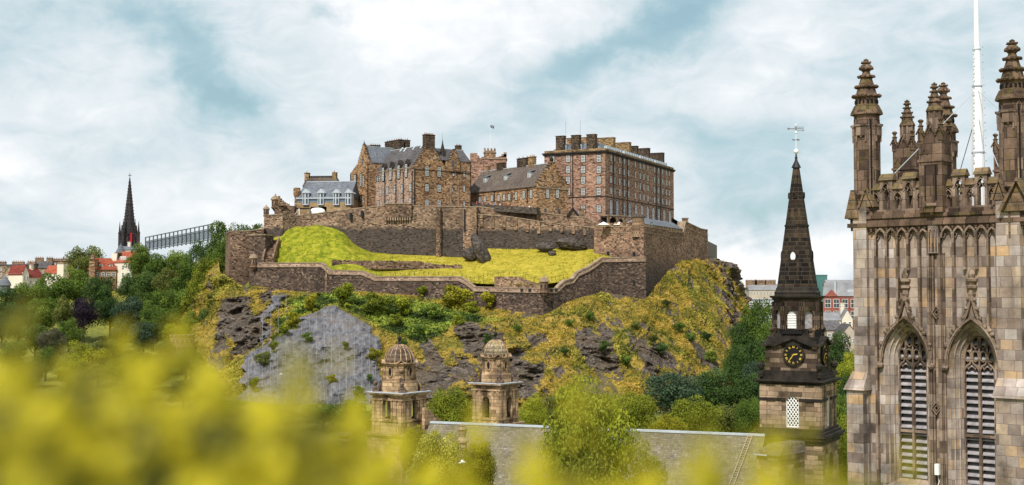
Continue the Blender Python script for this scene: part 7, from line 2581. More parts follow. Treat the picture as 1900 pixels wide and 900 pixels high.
GRPL = 'trees on the wooded slope left of the castle'
left_trees = [
    # skyline
    (158, 449, 66, 600, 'olive', 'b0', 'round olive tree on the skyline behind the red roofed house', 30), (405, 402, 62, 505, 'mid', 's0', 'wispy open tree topping the skyline at the right end of the grandstand', None),
    (446, 416, 60, 520, 'mid', 'b1', 'low green tree peeping over the far left rampart', None), (475, 408, 58, 525, 'mid', 'b2', 'green tree just left of the smallest skyline sentry turret', None),
    (262, 450, 52, 545, 'mid', 'b3', 'tree with a yellowish top right of the white house, under the spire', None), (300, 466, 66, 530, 'mid', 'b4', 'green tree under the left end of the grandstand', None),
    (340, 458, 62, 525, 'mid', 'b0', 'green tree under the middle of the grandstand', None), (378, 446, 60, 515, 'dark', 'b1', 'dark tree under the right end of the grandstand', None),
    (412, 440, 46, 500, 'mid', 'b3', 'green tree between the grandstand and the far left rampart', None),
    # second row
    (392, 470, 62, 485, 'yellow', 'b2', 'yellow green tree touching the far left rampart, upper one', None), (352, 484, 66, 495, 'mid', 'b3', 'mid green tree left of the upper yellow green tree', None),
    (312, 492, 60, 500, 'olive', 'b4', 'olive tree in the middle of the slope', None), (276, 498, 60, 505, 'dark', 'b0', 'dark tree below the white house', None), (240, 508, 48, 515, 'dark', 'b1', 'small dark tree at the foot of the white house', None),
    (188, 508, 62, 510, 'dark', 'b2', 'dark tree in front of the red roofed house', None), (142, 494, 62, 520, 'mid', 'b3', 'mid green tree left of the red roofed house', None), (100, 502, 68, 510, 'mid', 'b4', 'green tree below the maroon gabled house', None),
    (58, 518, 64, 500, 'mid', 'b0', 'green tree below the pale tenements', None), (18, 534, 62, 495, 'dark', 'b1', 'dark tree at the left picture edge below the tenements', None),
    # third row
    (404, 512, 52, 470, 'dark', 'b4', 'dark tree against the foot of the far left rampart', None), (368, 520, 62, 470, 'yellow', 'b1', 'yellow green tree left of the crag, lower one', None), (328, 530, 66, 475, 'mid', 'b2', 'green tree below the olive tree', None),
    (290, 536, 64, 475, 'mid', 'b3', 'leafy green tree in the middle of the lower slope', None), (250, 545, 76, 470, 'blue', 'b4', 'big blue green tree left of centre on the slope', None), (205, 546, 56, 480, 'dark', 'b0', 'dark tree right of the purple tree', None),
    (155, 552, 54, 470, 'purple', 'b1', 'purple black beech tree on the left slope', None), (118, 545, 46, 470, 'olive', 'c0', 'tall narrow olive tree left of the purple tree', None), (78, 548, 64, 480, 'mid', 'b2', 'green tree left of the narrow olive tree', None),
    (36, 562, 66, 465, 'dark', 'b3', 'dark spreading tree near the left picture edge', None), (4, 575, 56, 460, 'dark', 'b4', 'dark tree cut by the left picture edge', None),
    # fourth row
    (392, 566, 48, 448, 'dark', 'b0', 'dark tree beside the dark gully of the crag', None), (350, 572, 58, 445, 'mid', 'c1', 'pointed green tree left of the crag', None), (308, 575, 60, 445, 'mid', 'b1', 'green tree left of the pointed tree', None),
    (266, 592, 56, 440, 'blue', 'b2', 'smaller blue green tree below the big one', None), (224, 588, 48, 450, 'blue', 'c0', 'narrow blue green tree beside the sunlit grass', None), (128, 590, 50, 450, 'mid', 'b3', 'green tree under the purple tree', None),
    (100, 605, 52, 430, 'grey', 'b4', 'grey brown bushy tree on the lower left', None), (66, 596, 50, 440, 'dark', 'b0', 'dark tree on the lower left behind the grey brown one', None),
    (345, 640, 60, 392, 'mid', 's1', 'loose green tree at the left foot of the crag', None), (312, 632, 60, 410, 'olive', 'b1', 'olive tree at the lower left of the crag', None), (262, 650, 50, 400, 'mid', 'b2', 'green tree below the sunlit grass', None),
    (150, 632, 66, 400, 'yellow', 'b3', 'yellow green tree in the lower left meadow', None), (196, 624, 54, 410, 'olive', 'b0', 'olive tree in the lower left meadow', None), (85, 640, 50, 395, 'mid', 'b4', 'mid green tree low on the far left', None), (20, 625, 60, 400, 'dark', 'b0', 'dark tree low on the far left edge', None),
    (38, 690, 64, 350, 'dark', 'b2', 'dark tree in the bottom left corner behind the blurred leaves', None), (150, 690, 50, 350, 'dark', 'b3', 'small dark tree behind the blurred leaves at lower left', None), (250, 700, 80, 350, 'mid', 'b1', 'green tree behind the blurred leaves, lower left of the crag', None),
    (340, 700, 80, 340, 'olive', 'b4', 'olive tree behind the blurred leaves at the crag foot', None), (420, 740, 80, 330, 'mid', 'b0', 'green tree at the left foot of the netted rock', None),
]
left_trees += [
    (182, 646, 70, 385, 'gold', 'b1', 'golden green bushy tree in the lower left meadow', None), (228, 660, 60, 375, 'yellow', 'b2', 'yellow green bush before the blue green trees', None), (128, 662, 56, 380, 'yellow', 'b0', 'yellow green bush left of the golden one', None),
    (286, 664, 64, 378, 'olive', 'b3', 'olive bush below the round stone wall head', None), (60, 668, 50, 380, 'olive', 'b4', 'olive bush near the left picture edge', None), (380, 680, 60, 360, 'yellow', 'b1', 'yellow green tree at the crag foot left of the netted rock', None),
    (330, 596, 50, 440, 'yellow', 'b0', 'yellow green tree left of the crag above the stone wall head', None), (284, 566, 50, 455, 'mid', 'b1', 'fresh green tree between the two big blue green ones and the crag', None), (372, 500, 44, 488, 'gold', 'b3', 'golden tree near the far left rampart', None)]
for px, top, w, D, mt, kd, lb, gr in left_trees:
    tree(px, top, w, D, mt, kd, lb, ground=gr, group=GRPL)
GRPR = 'trees at the foot of the castle rock'
right_trees = [
    (520, 760, 80, 320, 'mid', 'b1', 'green tree at the foot of the netted rock'), (600, 745, 90, 310, 'mid', 'b2', 'broad green tree left of the left domed tower'), (658, 735, 76, 290, 'mid', 'b3', 'green tree touching the left side of the left domed tower'),
    (836, 716, 96, 235, 'yellow', 'n0', 'yellow green tree between the two domed towers'), (988, 730, 60, 250, 'yellow', 'n1', 'yellow green tree just right of the right domed tower'),
    (1048, 716, 90, 270, 'olive', 'b4', 'olive tree behind the nave, right of the domed towers'), (1120, 722, 70, 260, 'yellow', 'b0', 'yellow green tree behind the middle of the nave roof'), (1178, 726, 92, 250, 'yellow', 'n0', 'large yellow green tree in front of the dark trees'),
    (1250, 684, 118, 320, 'blue', 'b2', 'wide dark blue green tree at the foot of the crag'), (1322, 682, 110, 330, 'dark', 'b3', 'dark tree at the crag foot, right of the widest one'), (1388, 688, 84, 330, 'dark', 'b4', 'dark tree at the crag foot close to the steeple'),
    (1292, 733, 104, 245, 'yellow', 'n1', 'bright yellow green tree in front of the dark crag foot trees'), (1240, 768, 80, 225, 'gold', 'n0', 'golden tree just above the nave ridge'), (1352, 742, 80, 255, 'olive', 'b0', 'olive tree left of the steeple above the nave ridge'),
    (1396, 735, 70, 250, 'mid', 'n0', 'green tree against the left side of the steeple'),
    (1408, 556, 66, 400, 'mid', 'b1', 'upper tree in the gap between crag and steeple'), (1376, 592, 52, 400, 'dark', 'b2', 'dark tree at the right edge of the crag'), (1424, 592, 60, 380, 'mid', 'b3', 'green tree behind the steeple lantern, left side'),
    (1394, 622, 66, 370, 'dark', 'b4', 'dark tree in the middle of the gap between crag and steeple'), (1428, 648, 56, 350, 'mid', 'b0', 'green tree touching the clock storey on the left'), (1366, 640, 50, 360, 'dark', 'b1', 'dark tree low on the right edge of the crag'), (1400, 664, 50, 345, 'blue', 'b2', 'blue green tree in the lower gap left of the steeple'),
    (1556, 612, 60, 360, 'dark', 'b3', 'dark tree right of the steeple lantern'), (1584, 640, 50, 340, 'yellow', 'b4', 'yellow green tree between steeple and gothic tower'), (1560, 662, 54, 320, 'yellow', 'b0', 'yellow green tree right of the clock'), (1580, 690, 56, 300, 'dark', 'b1', 'dark tree touching the gothic tower edge'),
    (1566, 725, 50, 270, 'mid', 'b2', 'green tree right of the belfry window'), (1582, 760, 60, 220, 'yellow', 'n1', 'yellow green tree right of the steeple base'), (1576, 815, 66, 190, 'yellow', 'n0', 'lowest yellow green tree between steeple and gothic tower'),
    (1100, 700, 190, 105, 'yellow', 'n1', 'big yellow green tree standing in front of the nave roof'), (1205, 815, 70, 100, 'olive', 's1', 'loose olive tree beside the big one in front of the nave'),
    (812, 796, 100, 118, 'pale', 'n0', 'pale yellow tree in front of the left end of the nave roof'), (776, 788, 60, 130, 'gold', 'n1', 'small golden tree at the foot of the left domed tower'), (884, 812, 70, 112, 'gold', 'n1', 'small golden tree before the nave roof, right of the pale one'),
]
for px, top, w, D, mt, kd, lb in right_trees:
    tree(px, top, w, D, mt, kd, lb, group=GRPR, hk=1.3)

# ------------------------------------------------------------------ shrubs on the crag
RV = ROCK[0].reshape(-1, 3); RX, RY = proj(RV)


def on_rock(px, py):
    m_ = (np.abs(RX - px) < 4) & (np.abs(RY - py) < 5)
    if not m_.any(): return None
    c = RV[m_]
    return c[np.argmin(c[:, 1])]


shrubs = [(486, 662, 34, 'olive', 'olive shrub on the left edge of the netted rock, middle'), (508, 640, 26, 'yellow', 'yellow green shrub on the upper left edge of the netted rock'), (700, 655, 30, 'gold', 'golden shrub on the right edge of the netted rock'), (640, 640, 20, 'olive', 'tiny olive shrub high on the netted grey rock'), (612, 700, 22, 'gold', 'golden tuft low in the middle of the netted rock'), (470, 712, 34, 'yellow', 'yellow green shrub low on the left edge of the netted rock'),
          (1120, 640, 24, 'mid', 'green shrub between rock bands below the bastion'), (1165, 668, 30, 'mid', 'green shrub low in the middle of the right slope'), (569, 622, 24, 'mid', 'dark round shrub alone on the netted grey rock'), (690, 700, 18, 'mid', 'small shrub low on the right side of the netted rock'), (668, 722, 26, 'mid', 'shrub at the lower right corner of the netted rock'),
          (1060, 597, 20, 'mid', 'small green shrub on the slope below the front sentry turret'), (1098, 583, 22, 'mid', 'green shrub below the rampart, right of the front sentry turret'), (963, 606, 20, 'mid', 'green shrub under the lower rampart left of the corner turret'),
          (903, 626, 26, 'dark', 'dark shrub directly above the right dome'), (1262, 605, 26, 'mid', 'green shrub high on the right slope'), (1284, 622, 26, 'mid', 'green shrub right of centre on the right slope'), (1313, 622, 24, 'dark', 'dark shrub near the right crag edge'),
          (1317, 657, 28, 'mid', 'green shrub low on the right slope'), (1210, 627, 24, 'olive', 'olive shrub in the middle of the right slope'), (1230, 645, 24, 'dark', 'dark shrub among rocks on the right slope'), (1050, 650, 20, 'dark', 'dark shrub between rock bands in the middle'),
          (1148, 527, 16, 'mid', 'little shrub growing at the foot of the right bastion'), (785, 538, 28, 'yellow', 'green creeper bush climbing the lower rampart'), (846, 548, 58, 'gold', 'big yellow bush against the lower rampart'), (905, 556, 44, 'gold', 'yellow bush right of the biggest one at the rampart foot'),
          (876, 566, 30, 'yellow', 'small yellow green bush between the two yellow bushes'), (640, 548, 60, 'yellow', 'green bush under the rampart at the top of the netted rock'), (700, 560, 54, 'yellow', 'green bush below the rampart bend'), (750, 568, 52, 'yellow', 'green bush right of the rampart bend'),
          (806, 574, 40, 'mid', 'mid green bush under the creeper'), (575, 560, 44, 'gold', 'yellow green bush left of the corner pier'), (545, 590, 40, 'gold', 'yellow green bush on the ledge left of the netted rock'), (525, 610, 30, 'yellow', 'lowest green bush on the ledge left of the netted rock'),
          (457, 506, 28, 'mid', 'dark green bush left of the lower rampart corner'), (745, 634, 22, 'mid', 'green shrub above the left dome'), (735, 590, 30, 'yellow', 'yellow green bush right of the netted rock top'), (780, 610, 26, 'mid', 'green bush above the domed towers gap'),
          (1180, 600, 20, 'olive', 'olive shrub below the bastion corner'), (1240, 560, 20, 'olive', 'olive shrub under the right face of the bastion'), (850, 590, 26, 'yellow', 'yellow green bush below the biggest yellow bush'), (440, 480, 26, 'gold', 'yellow bush on the far left rampart slope')]
for i, (px, py, w, mt, lb) in enumerate(shrubs):
    c = on_rock(px, py + w * .3)
    if c is None: continue
    W = w * c[1] / F
    key = ('h%d' % (i % 2), mt)
    if key not in _mc:
        m2 = CR[key[0]][0].copy(); m2.materials.clear(); m2.materials.append(G_[mt]); _mc[key] = m2
    o = bpy.data.objects.new('shrub', _mc[key]); COL.objects.link(o)
    o.location = (c[0], c[1] - W * .1, c[2] - W * .15); o.scale = (W * 1.15, W * .9, W * .95); o.rotation_euler = (0, 0, i * 1.7)
    tag(o, lb, 'shrub', 'shrubs growing on the crag')
# ================================================================== distant buildings
M['tenement'] = masonry('distant tenement stone', [(.15, .10, .07), (.30, .20, .13), (.38, .27, .18), (.22, .15, .1)], 1.0, .5, weather=.6, wscale=.1)
M['redroof'] = masonry('red clay tiles', [(.22, .05, .03), (.33, .085, .045), (.40, .12, .065), (.27, .065, .035)], .5, .4, mw=.04, weather=.4, mortar=(.15, .04, .03))
M['maroon'] = masonry('maroon tiles', [(.14, .03, .025), (.20, .045, .035), (.24, .06, .045)], .5, .4, mw=.04, weather=.4, mortar=(.08, .02, .02))
M['harl'] = plain('cream harled wall', (.68, .62, .52), var=.08, scale=.3)
M['redbrick'] = masonry('red sandstone', [(.24, .07, .055), (.33, .11, .085), (.28, .09, .07)], .9, .4, mortar=(.2, .12, .1), mw=.04, weather=.3)
M['farwall'] = plain('pale far wall', (.42, .36, .30), var=.2, scale=.1)
M['farroof'] = plain('far grey roof', (.22, .22, .23), var=.25, scale=.2)
M['hub'] = masonry('soot black gothic stone', [(.012, .01, .012), (.03, .026, .03), (.05, .042, .045)], 1.2, .6, mortar=(.1, .09, .09), mw=.08, weather=.5)
M['redpaint'] = plain('red banner', (.42, .02, .04), var=.05)
M['steel'] = plain('grey scaffold steel', (.10, .115, .13), rough=.5, var=.2)
M['seat'] = plain('grey blue seating', (.20, .24, .28), var=.2, scale=.5)


def bld(name, label, pa, pb, Da, Db, ye, yr, wm, rm, rows=2, cols=4, ww=1.1, wh=1.7, chim=(), gable=False, depth=10, zbase=None, arch='building', winmat=None):
    """distant building: front from pixel pa to pb, eaves at ye, ridge at yr"""
    a, b = pl(pa, Da, ye), pl(pb, Db, ye)
    f_ = Face(a, b); w = f_.w
    z1 = zof(ye, a); z2 = zof(yr, a)
    zb = (orig_ground(a.x, a.y) - 2) if zbase is None else zbase
    r = thing(name, ((a.x + b.x) / 2, (a.y + b.y) / 2, zb), label, arch)
    mb = MB(f_.M)
    if gable:
        mb.slab([(0, zb), (w, zb), (w, z1), (w / 2, z2), (0, z1)], 0, .4); mb.box(0, w, .4, depth, zb, z1)
    else:
        mb.box(0, w, 0, depth, zb, z1)
    mb.build('wall', M[wm], r)
    if gable:
        roof2(r, f_.M, .01, w - .01, -.2, depth, z1, z2 + .2, M[rm], ridge=False)
    elif z2 > z1 + .1:
        mb = MB(f_.M)
        mb.add([(-.3, -.4, z1 - .1), (w + .3, -.4, z1 - .1), (w + .3, depth / 2, z2), (-.3, depth / 2, z2), (w + .3, depth + .4, z1 - .1), (-.3, depth + .4, z1 - .1)], [(0, 1, 2, 3), (3, 2, 4, 5), (0, 3, 5), (1, 4, 2), (0, 5, 4, 1)])
        mb.build('roof', M[rm], r)
    for j in range(rows):
        for i in range(cols):
            u = w * (i + .5) / cols
            z = z1 - 1.0 - (j + 1) * (wh + 1.3) + 1.0
            if z < zb: continue
            window(r, f_, 0, 0, ww, wh, n=-.02, uz=(u, z), sur=False, bars=(2, 2))
    for k, (cx, cw, ch) in enumerate(chim):
        chimney(r, f_.M, cx * w - cw / 2, cx * w + cw / 2, depth / 2 - .8, depth / 2 + .8, z2 - 2.5, z2 + ch, 'tenement' if wm != 'harl' else 'harl', max(2, int(cw * 1.2)))
    return r, f_, z1, z2


# left: tenements and the white and red roofed houses
bld('tenement', 'brown stone tenement with a flat chimney lined top at the left picture edge', -30, 46, 640, 640, 492, 490, 'tenement', 'slate', 3, 6, chim=((.3, 6, 1), (.75, 6, 1)), zbase=30)
bld('tenement', 'reddish tenement between the leftmost brown one and the tall stone gables', 44, 60, 655, 655, 491, 488, 'tenement', 'slate', 3, 2, chim=((.5, 4, .6),), zbase=30)
bld('tenement', 'low pink tenement block behind the maroon gabled house', 60, 92, 660, 660, 497, 484, 'tenement', 'slate', 2, 4, chim=((.2, 4, 1.5), (.8, 3, 1.5)), zbase=30)
bld('tenement', 'taller stone tenement behind the slate roofs, left of the olive skyline tree', 86, 128, 665, 665, 484, 483, 'tenement', 'slate', 2, 4, chim=((.25, 7, .6), (.8, 6, .6)), zbase=30)
bld('gabled_tenement', 'narrow stone gable with a dark skew among the leftmost tenements', 8, 26, 630, 630, 505, 492, 'tenement', 'slate', 2, 2, gable=True, zbase=30)
bld('gabled_house', 'white gabled house with a maroon roof on the left', 42, 54, 575, 578, 507, 492, 'harl', 'maroon', 1, 2, gable=True, zbase=30, chim=())
bld('red_roofed_house', 'long maroon roof with two ochre chimneys on the left', 52, 82, 578, 585, 515, 498, 'harl', 'maroon', 1, 3, zbase=30, chim=((.6, 1.2, 1.5),))
bld('red_roofed_house', 'small white house with an orange red roof and a white chimney', 84, 106, 570, 570, 507, 492, 'harl', 'redroof', 1, 2, zbase=30, chim=())
bld('white_house', 'white chimney block beside the small orange red roof', 106, 118, 568, 568, 488, 487.5, 'harl', 'redroof', 0, 0, zbase=30, depth=4)
r, f_, z1, z2 = bld('red_roofed_house', 'broad house with a bright red tiled roof and two dormers', 176, 216, 545, 550, 500, 478, 'orange', 'redroof', 1, 4, ww=1.6, wh=1.6, zbase=30, chim=())
for u in (3, 7.2):
    mb = MB(f_.M); mb.box(u - .9, u + .9, 1.2, 4, z1 + .8, z1 + 2.4); d = mb.build('dormer', M['harl'], r)
    mb = MB(f_.M); mb.add([(u - 1.2, 1.0, z1 + 2.3), (u + 1.2, 1.0, z1 + 2.3), (u, 1.6, z1 + 3.4), (u, 4.6, z1 + 3.4), (u - 1.2, 4.6, z1 + 2.3), (u + 1.2, 4.6, z1 + 2.3)], [(0, 1, 2), (0, 2, 3, 4), (1, 5, 3, 2), (0, 4, 5, 1)]); mb.build('dormer_roof', M['redroof'], d)
    window(r, f_, 0, 0, 1.3, 1.0, n=1.18, uz=(u, z1 + 1.1), sur=False, bars=(3, 1))
bld('tile_hung_block', 'orange brick end block with two ochre chimneys, left of the bright red roof', 166, 176, 543, 543, 481, 480.5, 'orange', 'redroof', 0, 0, zbase=30, depth=5, chim=((.3, 1.2, 1.2),))
r, f_, z1, z2 = bld('white_house', 'tall cream house with a red roof, chimneys and three rows of windows', 211, 246, 552, 546, 487, 466, 'harl', 'redroof', 3, 3, ww=1.3, wh=1.9, zbase=30, chim=())
chimney(r, f_.M, -.8, 1.6, 1, 3, z1 - 8, zof(470, (0, 550)), 'chimney', 3)
mb = MB(f_.M); mb.slab([(-4.5, z1 - 8), (0, z1 - 8), (1.5, z1 + 4), (-1.5, z1 + 4)], .5, 8); mb.build('gable_wall', M['harl'], r)
mb = MB(f_.M); mb.box(3, 6.8, .8, 5, z1 + .9, z1 + 2.6); mb.build('dormer', M['harl'], r)
for u in (3.6, 4.9, 6.2): window(r, f_, 0, 0, 1.0, 1.2, n=.78, uz=(u, z1 + 1.1), sur=False, bars=(1, 2))
bld('white_house', 'cream upper house with a conical slate cap below the black spire', 222, 256, 575, 575, 463, 456, 'harl', 'slate_blue', 1, 3, zbase=34, chim=((.35, 1.2, 1.6),))
c = P(224, 470, 570); mb = MB(Matrix.Translation(c)); mb.lathe([(2.2, -8), (2.2, 0), (2.5, .1), (.05, 4.6), (.03, 6)], 10)
tag(mb.build('conical_turret', M['slate_blue']), 'slate cone roofed turret just left of the cream upper house', 'turret')
c = P(9, 530, 560); mb = MB(Matrix.Translation(c)); mb.lathe([(2.4, -8), (2.4, 0), (2.9, .1), (2.2, 1.6), (1.0, 3.4), (.15, 4.4), (.05, 6.5)], 12)
tag(mb.build('domed_turret', M['slate_blue']), 'blue domed turret among the tenements at the left edge', 'turret')

# ------------------------------------------------------------------ black gothic spire
hc_ = pl(240, 640, 400); hb = thing('gothic_spire', (hc_.x, hc_.y, 34), 'soot black gothic church spire with pinnacles on the left skyline', 'spire')
Hx = Matrix.Translation((hc_.x, hc_.y, 0)) @ Matrix.Rotation(R(30), 4, 'Z')
hz = lambda py: zof(py, hc_)
k = 640 / F
mb = MB(Hx); w = 13 * k
mb.box(-w, w, -w, w, 34, hz(434)); mb.build('tower', M['hub'], hb)
mb = MB(Hx); mb.lathe([(13.5 * k, hz(440)), (11.5 * k, hz(425)), (8.6 * k, hz(400)), (4.5 * k, hz(362)), (.9 * k, hz(330))], 8, ph=0); sp_ = mb.build('spire', M['hub'], hb)
mb = MB(Hx)
for q in range(8):
    a = PI / 4 * q
    for j in range(16):
        t = j / 16
        py = 425 - t * 92; rr = (11.5 - 10.4 * t) * k
        mb.ball((rr * math.cos(a), rr * math.sin(a), hz(py)), .28, 4)
mb.build('crockets', M['hub'], sp_)
mb = MB(Matrix.Translation((hc_.x, hc_.y, 0))); mb.box(-.1, .1, -.1, .1, hz(331), hz(321)); mb.box(-.95, .95, -.08, .08, hz(326), hz(325)); mb.build('cross', M['hub'], hb)


def hub_pin(x, y, yb, ym, yt, r, nm='pinnacle'):
    mb = MB(Hx); mb.lathe([(r * k, hz(yb)), (r * k, hz(ym)), (r * 1.25 * k, hz(ym)), (r * 1.25 * k, hz(ym - 1.5)), (r * .8 * k, hz(ym - 2)), (.15 * k, hz(yt))], 6, (x, y)); mb.build(nm, M['hub'], hb)


for sx in (-1, 1):
    for s2 in (-1, 1):
        hub_pin(sx * 14 * k, s2 * 14 * k, 470, 433, 410, 2.7)
        hub_pin(sx * 9 * k, s2 * 9 * k, 445, 424, 405, 1.5, 'small_pinnacle')
for q in range(4):
    R4 = Hx @ Matrix.Rotation(PI / 2 * q, 4, 'Z')
    mb = MB(R4); mb.slab([(-2, hz(436)), (2, hz(436)), (0, hz(418))], -w - .3, -w + .4)
    for x in (-w, -w * .45, w * .45, w): mb.box(x - .35, x + .35, -w - .5, -w, 34, hz(438))
    mb.build('gable', M['hub'], hb)
mb = MB(Hx); mb.box(-.5, .5, -w - .7, -w - .55, hz(450), hz(433)); mb.build('banner', M['redpaint'], hb)

# ------------------------------------------------------------------ scaffold grandstand
g0, g1 = pl(270, 590, 450), pl(394, 548, 430); gf = Face(g0, g1)
gs = thing('grandstand', (g0.x, g0.y, zof(462, g0) - 3), 'long grey scaffold grandstand on the skyline beside the black spire', 'grandstand')
zt0, zt1 = zof(440, g0), zof(415, g1); zb0, zb1 = zof(461, g0), zof(441, g1)
n = 17
gw = gf.w
ZT = lambda t: zt0 + (zt1 - zt0) * t
ZB = lambda t: zb0 + (zb1 - zb0) * t
for i in range(n):
    t = i / (n - 1)
    mb = MB(gf.M); mb.box(gw * t - .22, gw * t + .22, -.2, .2, ZB(t) - 1.5, ZT(t)); mb.build('post', M['steel'], gs)
def beam(z0a, z1a, y0, y1, nm, mt):
    mb = MB(gf.M)
    mb.add([(0, y0, z0a(0)), (gw, y0, z0a(1)), (gw, y0, z1a(1)), (0, y0, z1a(0)), (0, y1, z0a(0)), (gw, y1, z0a(1)), (gw, y1, z1a(1)), (0, y1, z1a(0))], [(0, 1, 2, 3), (7, 6, 5, 4), (3, 2, 6, 7), (4, 5, 1, 0), (0, 3, 7, 4), (1, 5, 6, 2)])
    mb.build(nm, M[mt], gs)
beam(lambda t: ZT(t) - .35, lambda t: ZT(t), -.3, .3, 'top_beam', 'steel')
beam(lambda t: ZB(t) - 1.0, lambda t: ZB(t) - .5, -.3, .0, 'lower_beam', 'steel')
beam(lambda t: ZT(t) - 2.3, lambda t: ZT(t) - 1.9, -.05, .25, 'middle_beam', 'steel')
beam(lambda t: ZB(t) - .2, lambda t: ZT(t) - 2.4, .4, .6, 'seating', 'seat')
for i in range(n - 1):
    t, t2 = i / (n - 1), (i + 1) / (n - 1)
    mb = MB(gf.M); mb.bar([(gw * t, ZB(t)), (gw * t2, (ZT(t2) + ZB(t2)) / 2)], .12, -.35, -.25); mb.build('brace', M['steel'], gs)

# ------------------------------------------------------------------ right: houses beyond the gap
bld('far_tenement', 'long far tenement with a row of pink chimneys left of the steeple', 1390, 1446, 800, 800, 538, 527, 'farwall', 'farroof', 1, 9, chim=((.12, 7, 2.2), (.42, 7, 2.2), (.75, 7, 2.2)), zbase=10)
bld('far_house', 'low far house with a pale roof at the crag edge', 1352, 1384, 700, 700, 548, 538, 'farwall', 'farroof', 1, 4, zbase=10, chim=((.4, 2, 1),))
bld('far_house', 'second far house with a white roof at the crag edge, higher up', 1358, 1372, 740, 740, 538, 532, 'farwall', 'lead', 0, 3, zbase=10)
bld('glass_block', 'grey glass fronted block half hidden by trees left of the steeple', 1390, 1442, 560, 560, 555, 554.5, 'lead', 'lead', 3, 8, ww=1.5, wh=2.2, zbase=5)
for px, D, yt, yb, r, lb in ((1342, 720, 480, 520, 3.2, 'thin grey church spire peeping over the right crag edge'), (1388, 860, 521, 548, 4.5, 'small far clock tower with a pointed cap left of the pink chimneys'), (1354, 760, 520, 545, 3.5, 'stubby far steeple just beside the crag edge')):
    c = P(px, yb, D); h = zof(yt, c) - c.z; q = r * D / F
    r_ = thing('far_spire', c, lb, 'spire')
    mb = MB(Matrix.Translation(c)); mb.box(-q, q, -q, q, -20, h * .45); mb.build('tower', M['farwall'], r_)
    mb = MB(Matrix.Translation(c)); mb.lathe([(q * 1.25, h * .45), (q * .35, h * .8), (.05, h)], 8); mb.build('cap', M['slate_blue'], r_)
r, f_, z1, z2 = bld('red_sandstone_school', 'red sandstone building with tall white windows and a grey roof', 1528, 1592, 520, 515, 549, 524, 'redbrick', 'farroof', 2, 4, ww=2.4, wh=3.6, zbase=5)
mb = MB(f_.M); mb.slab([(0.5, z1 - .2), (6, z1 - .2), (3.2, z1 + 2.6)], -.5, 3); mb.build('gable', M['redbrick'], r)
mb = MB(f_.M); mb.box(4.3, 5.0, .6, 5, z1 + .3, z2 + .3); mb.box(9.5, 12.5, 1.2, 3.5, z1 + 1, z1 + 2.6); mb.build('roof_flashing', M['lead'], r)
c = P(1524, 520, 640); mb = MB(Matrix.Translation(c)); mb.box(-3, 3, 0, 6, -20, 2.4); mb.box(-3.2, 3.2, -.2, 6.2, 2.4, 2.8); tag(mb.build('glass_stair_tower', plain('teal glass', (.06, .17, .16), rough=.2, var=.15, spec=.6)), 'teal glass rooftop tower right of the steeple', 'tower')
c = P(1534, 522, 640)
bld('long_grey_roof', 'long grey roof behind the red sandstone building', 1536, 1600, 600, 600, 528, 519, 'farwall', 'farroof', 0, 0, zbase=5)
bld('white_cottage', 'cream cottage row with grey roofs below the red sandstone building', 1526, 1560, 450, 450, 594, 580, 'harl', 'farroof', 1, 4, zbase=0, wh=1.4)
bld('white_cottage', 'cream gabled cottage with a tall chimney beside the gothic tower', 1562, 1582, 452, 452, 590, 574, 'harl', 'farroof', 1, 2, gable=True, zbase=0, chim=((.35, 1.4, 2),))
bld('slate_house', 'dark slate roofed house with white dormers behind the steeple', 1534, 1562, 425, 425, 612, 596, 'farwall', 'slate', 1, 3, zbase=0)
bld('gable_house', 'grey stone gable house right of the steeple, above the trees', 1560, 1592, 410, 410, 620, 602, 'farwall', 'slate', 1, 2, gable=True, zbase=0)
# round stone platform and retaining walls in the trees at the foot of the crag
c = P(338, 632, 412); mb = MB(Matrix.Translation(c)); mb.lathe([(4.2, -8), (3.9, 1.4), (4.1, 1.45), (4.1, 1.9)], 16); tag(mb.build('stone_platform', M['castle']), 'low round stone wall head at the left foot of the crag', 'wall')
mb = MB()
for i in range(9):
    c = P(452 + i * 3.2, 562 - i * 3.4, 437); mb.box(c.x, c.x + 5, c.y - 1, c.y + 4, c.z - 1.2, c.z)
tag(mb.build('rock_steps', M['rampart_low']), 'dark ruined steps of masonry on the crag below the left rampart corner', 'steps')
# two gulls
def gull(px, py, D, s, rz, label):
    c = P(px, py, D); r = thing('gull', c, label, 'gull', 'gulls over the trees')
    Mx = Matrix.Translation(c) @ Matrix.Rotation(rz, 4, 'Z')
    mb = MB(Mx); mb.tube([(-.3 * s, 0, 0), (-.12 * s, 0, .02), (.1 * s, 0, .03), (.26 * s, 0, .05), (.34 * s, 0, .04)], [.01, .06 * s, .075 * s, .05 * s, .012], 8); mb.build('body', M['white'], r, smooth=True)
    for sg in (-1, 1):
        mb = MB(Mx)
        mb.add([(.12 * s, 0, .05), (-.1 * s, 0, .05), (-.02 * s, sg * .35 * s, .2 * s), (.17 * s, sg * .33 * s, .2 * s), (-.1 * s, sg * .72 * s, .1 * s), (.12 * s, 0, .02), (-.1 * s, 0, .02), (-.02 * s, sg * .35 * s, .17 * s), (.17 * s, sg * .33 * s, .17 * s)],
               [(0, 1, 2, 3), (3, 2, 4), (8, 7, 6, 5), (4, 7, 8), (0, 3, 8, 5), (1, 6, 7, 2), (2, 7, 4), (3, 4, 8)]); mb.build('wing', M['white'], r)
gull(521, 695, 200, 1.0, .5, 'white gull flying in front of the netted rock')
gull(857, 859, 105, 1.0, .2, 'pale gull gliding low before the nave roof')
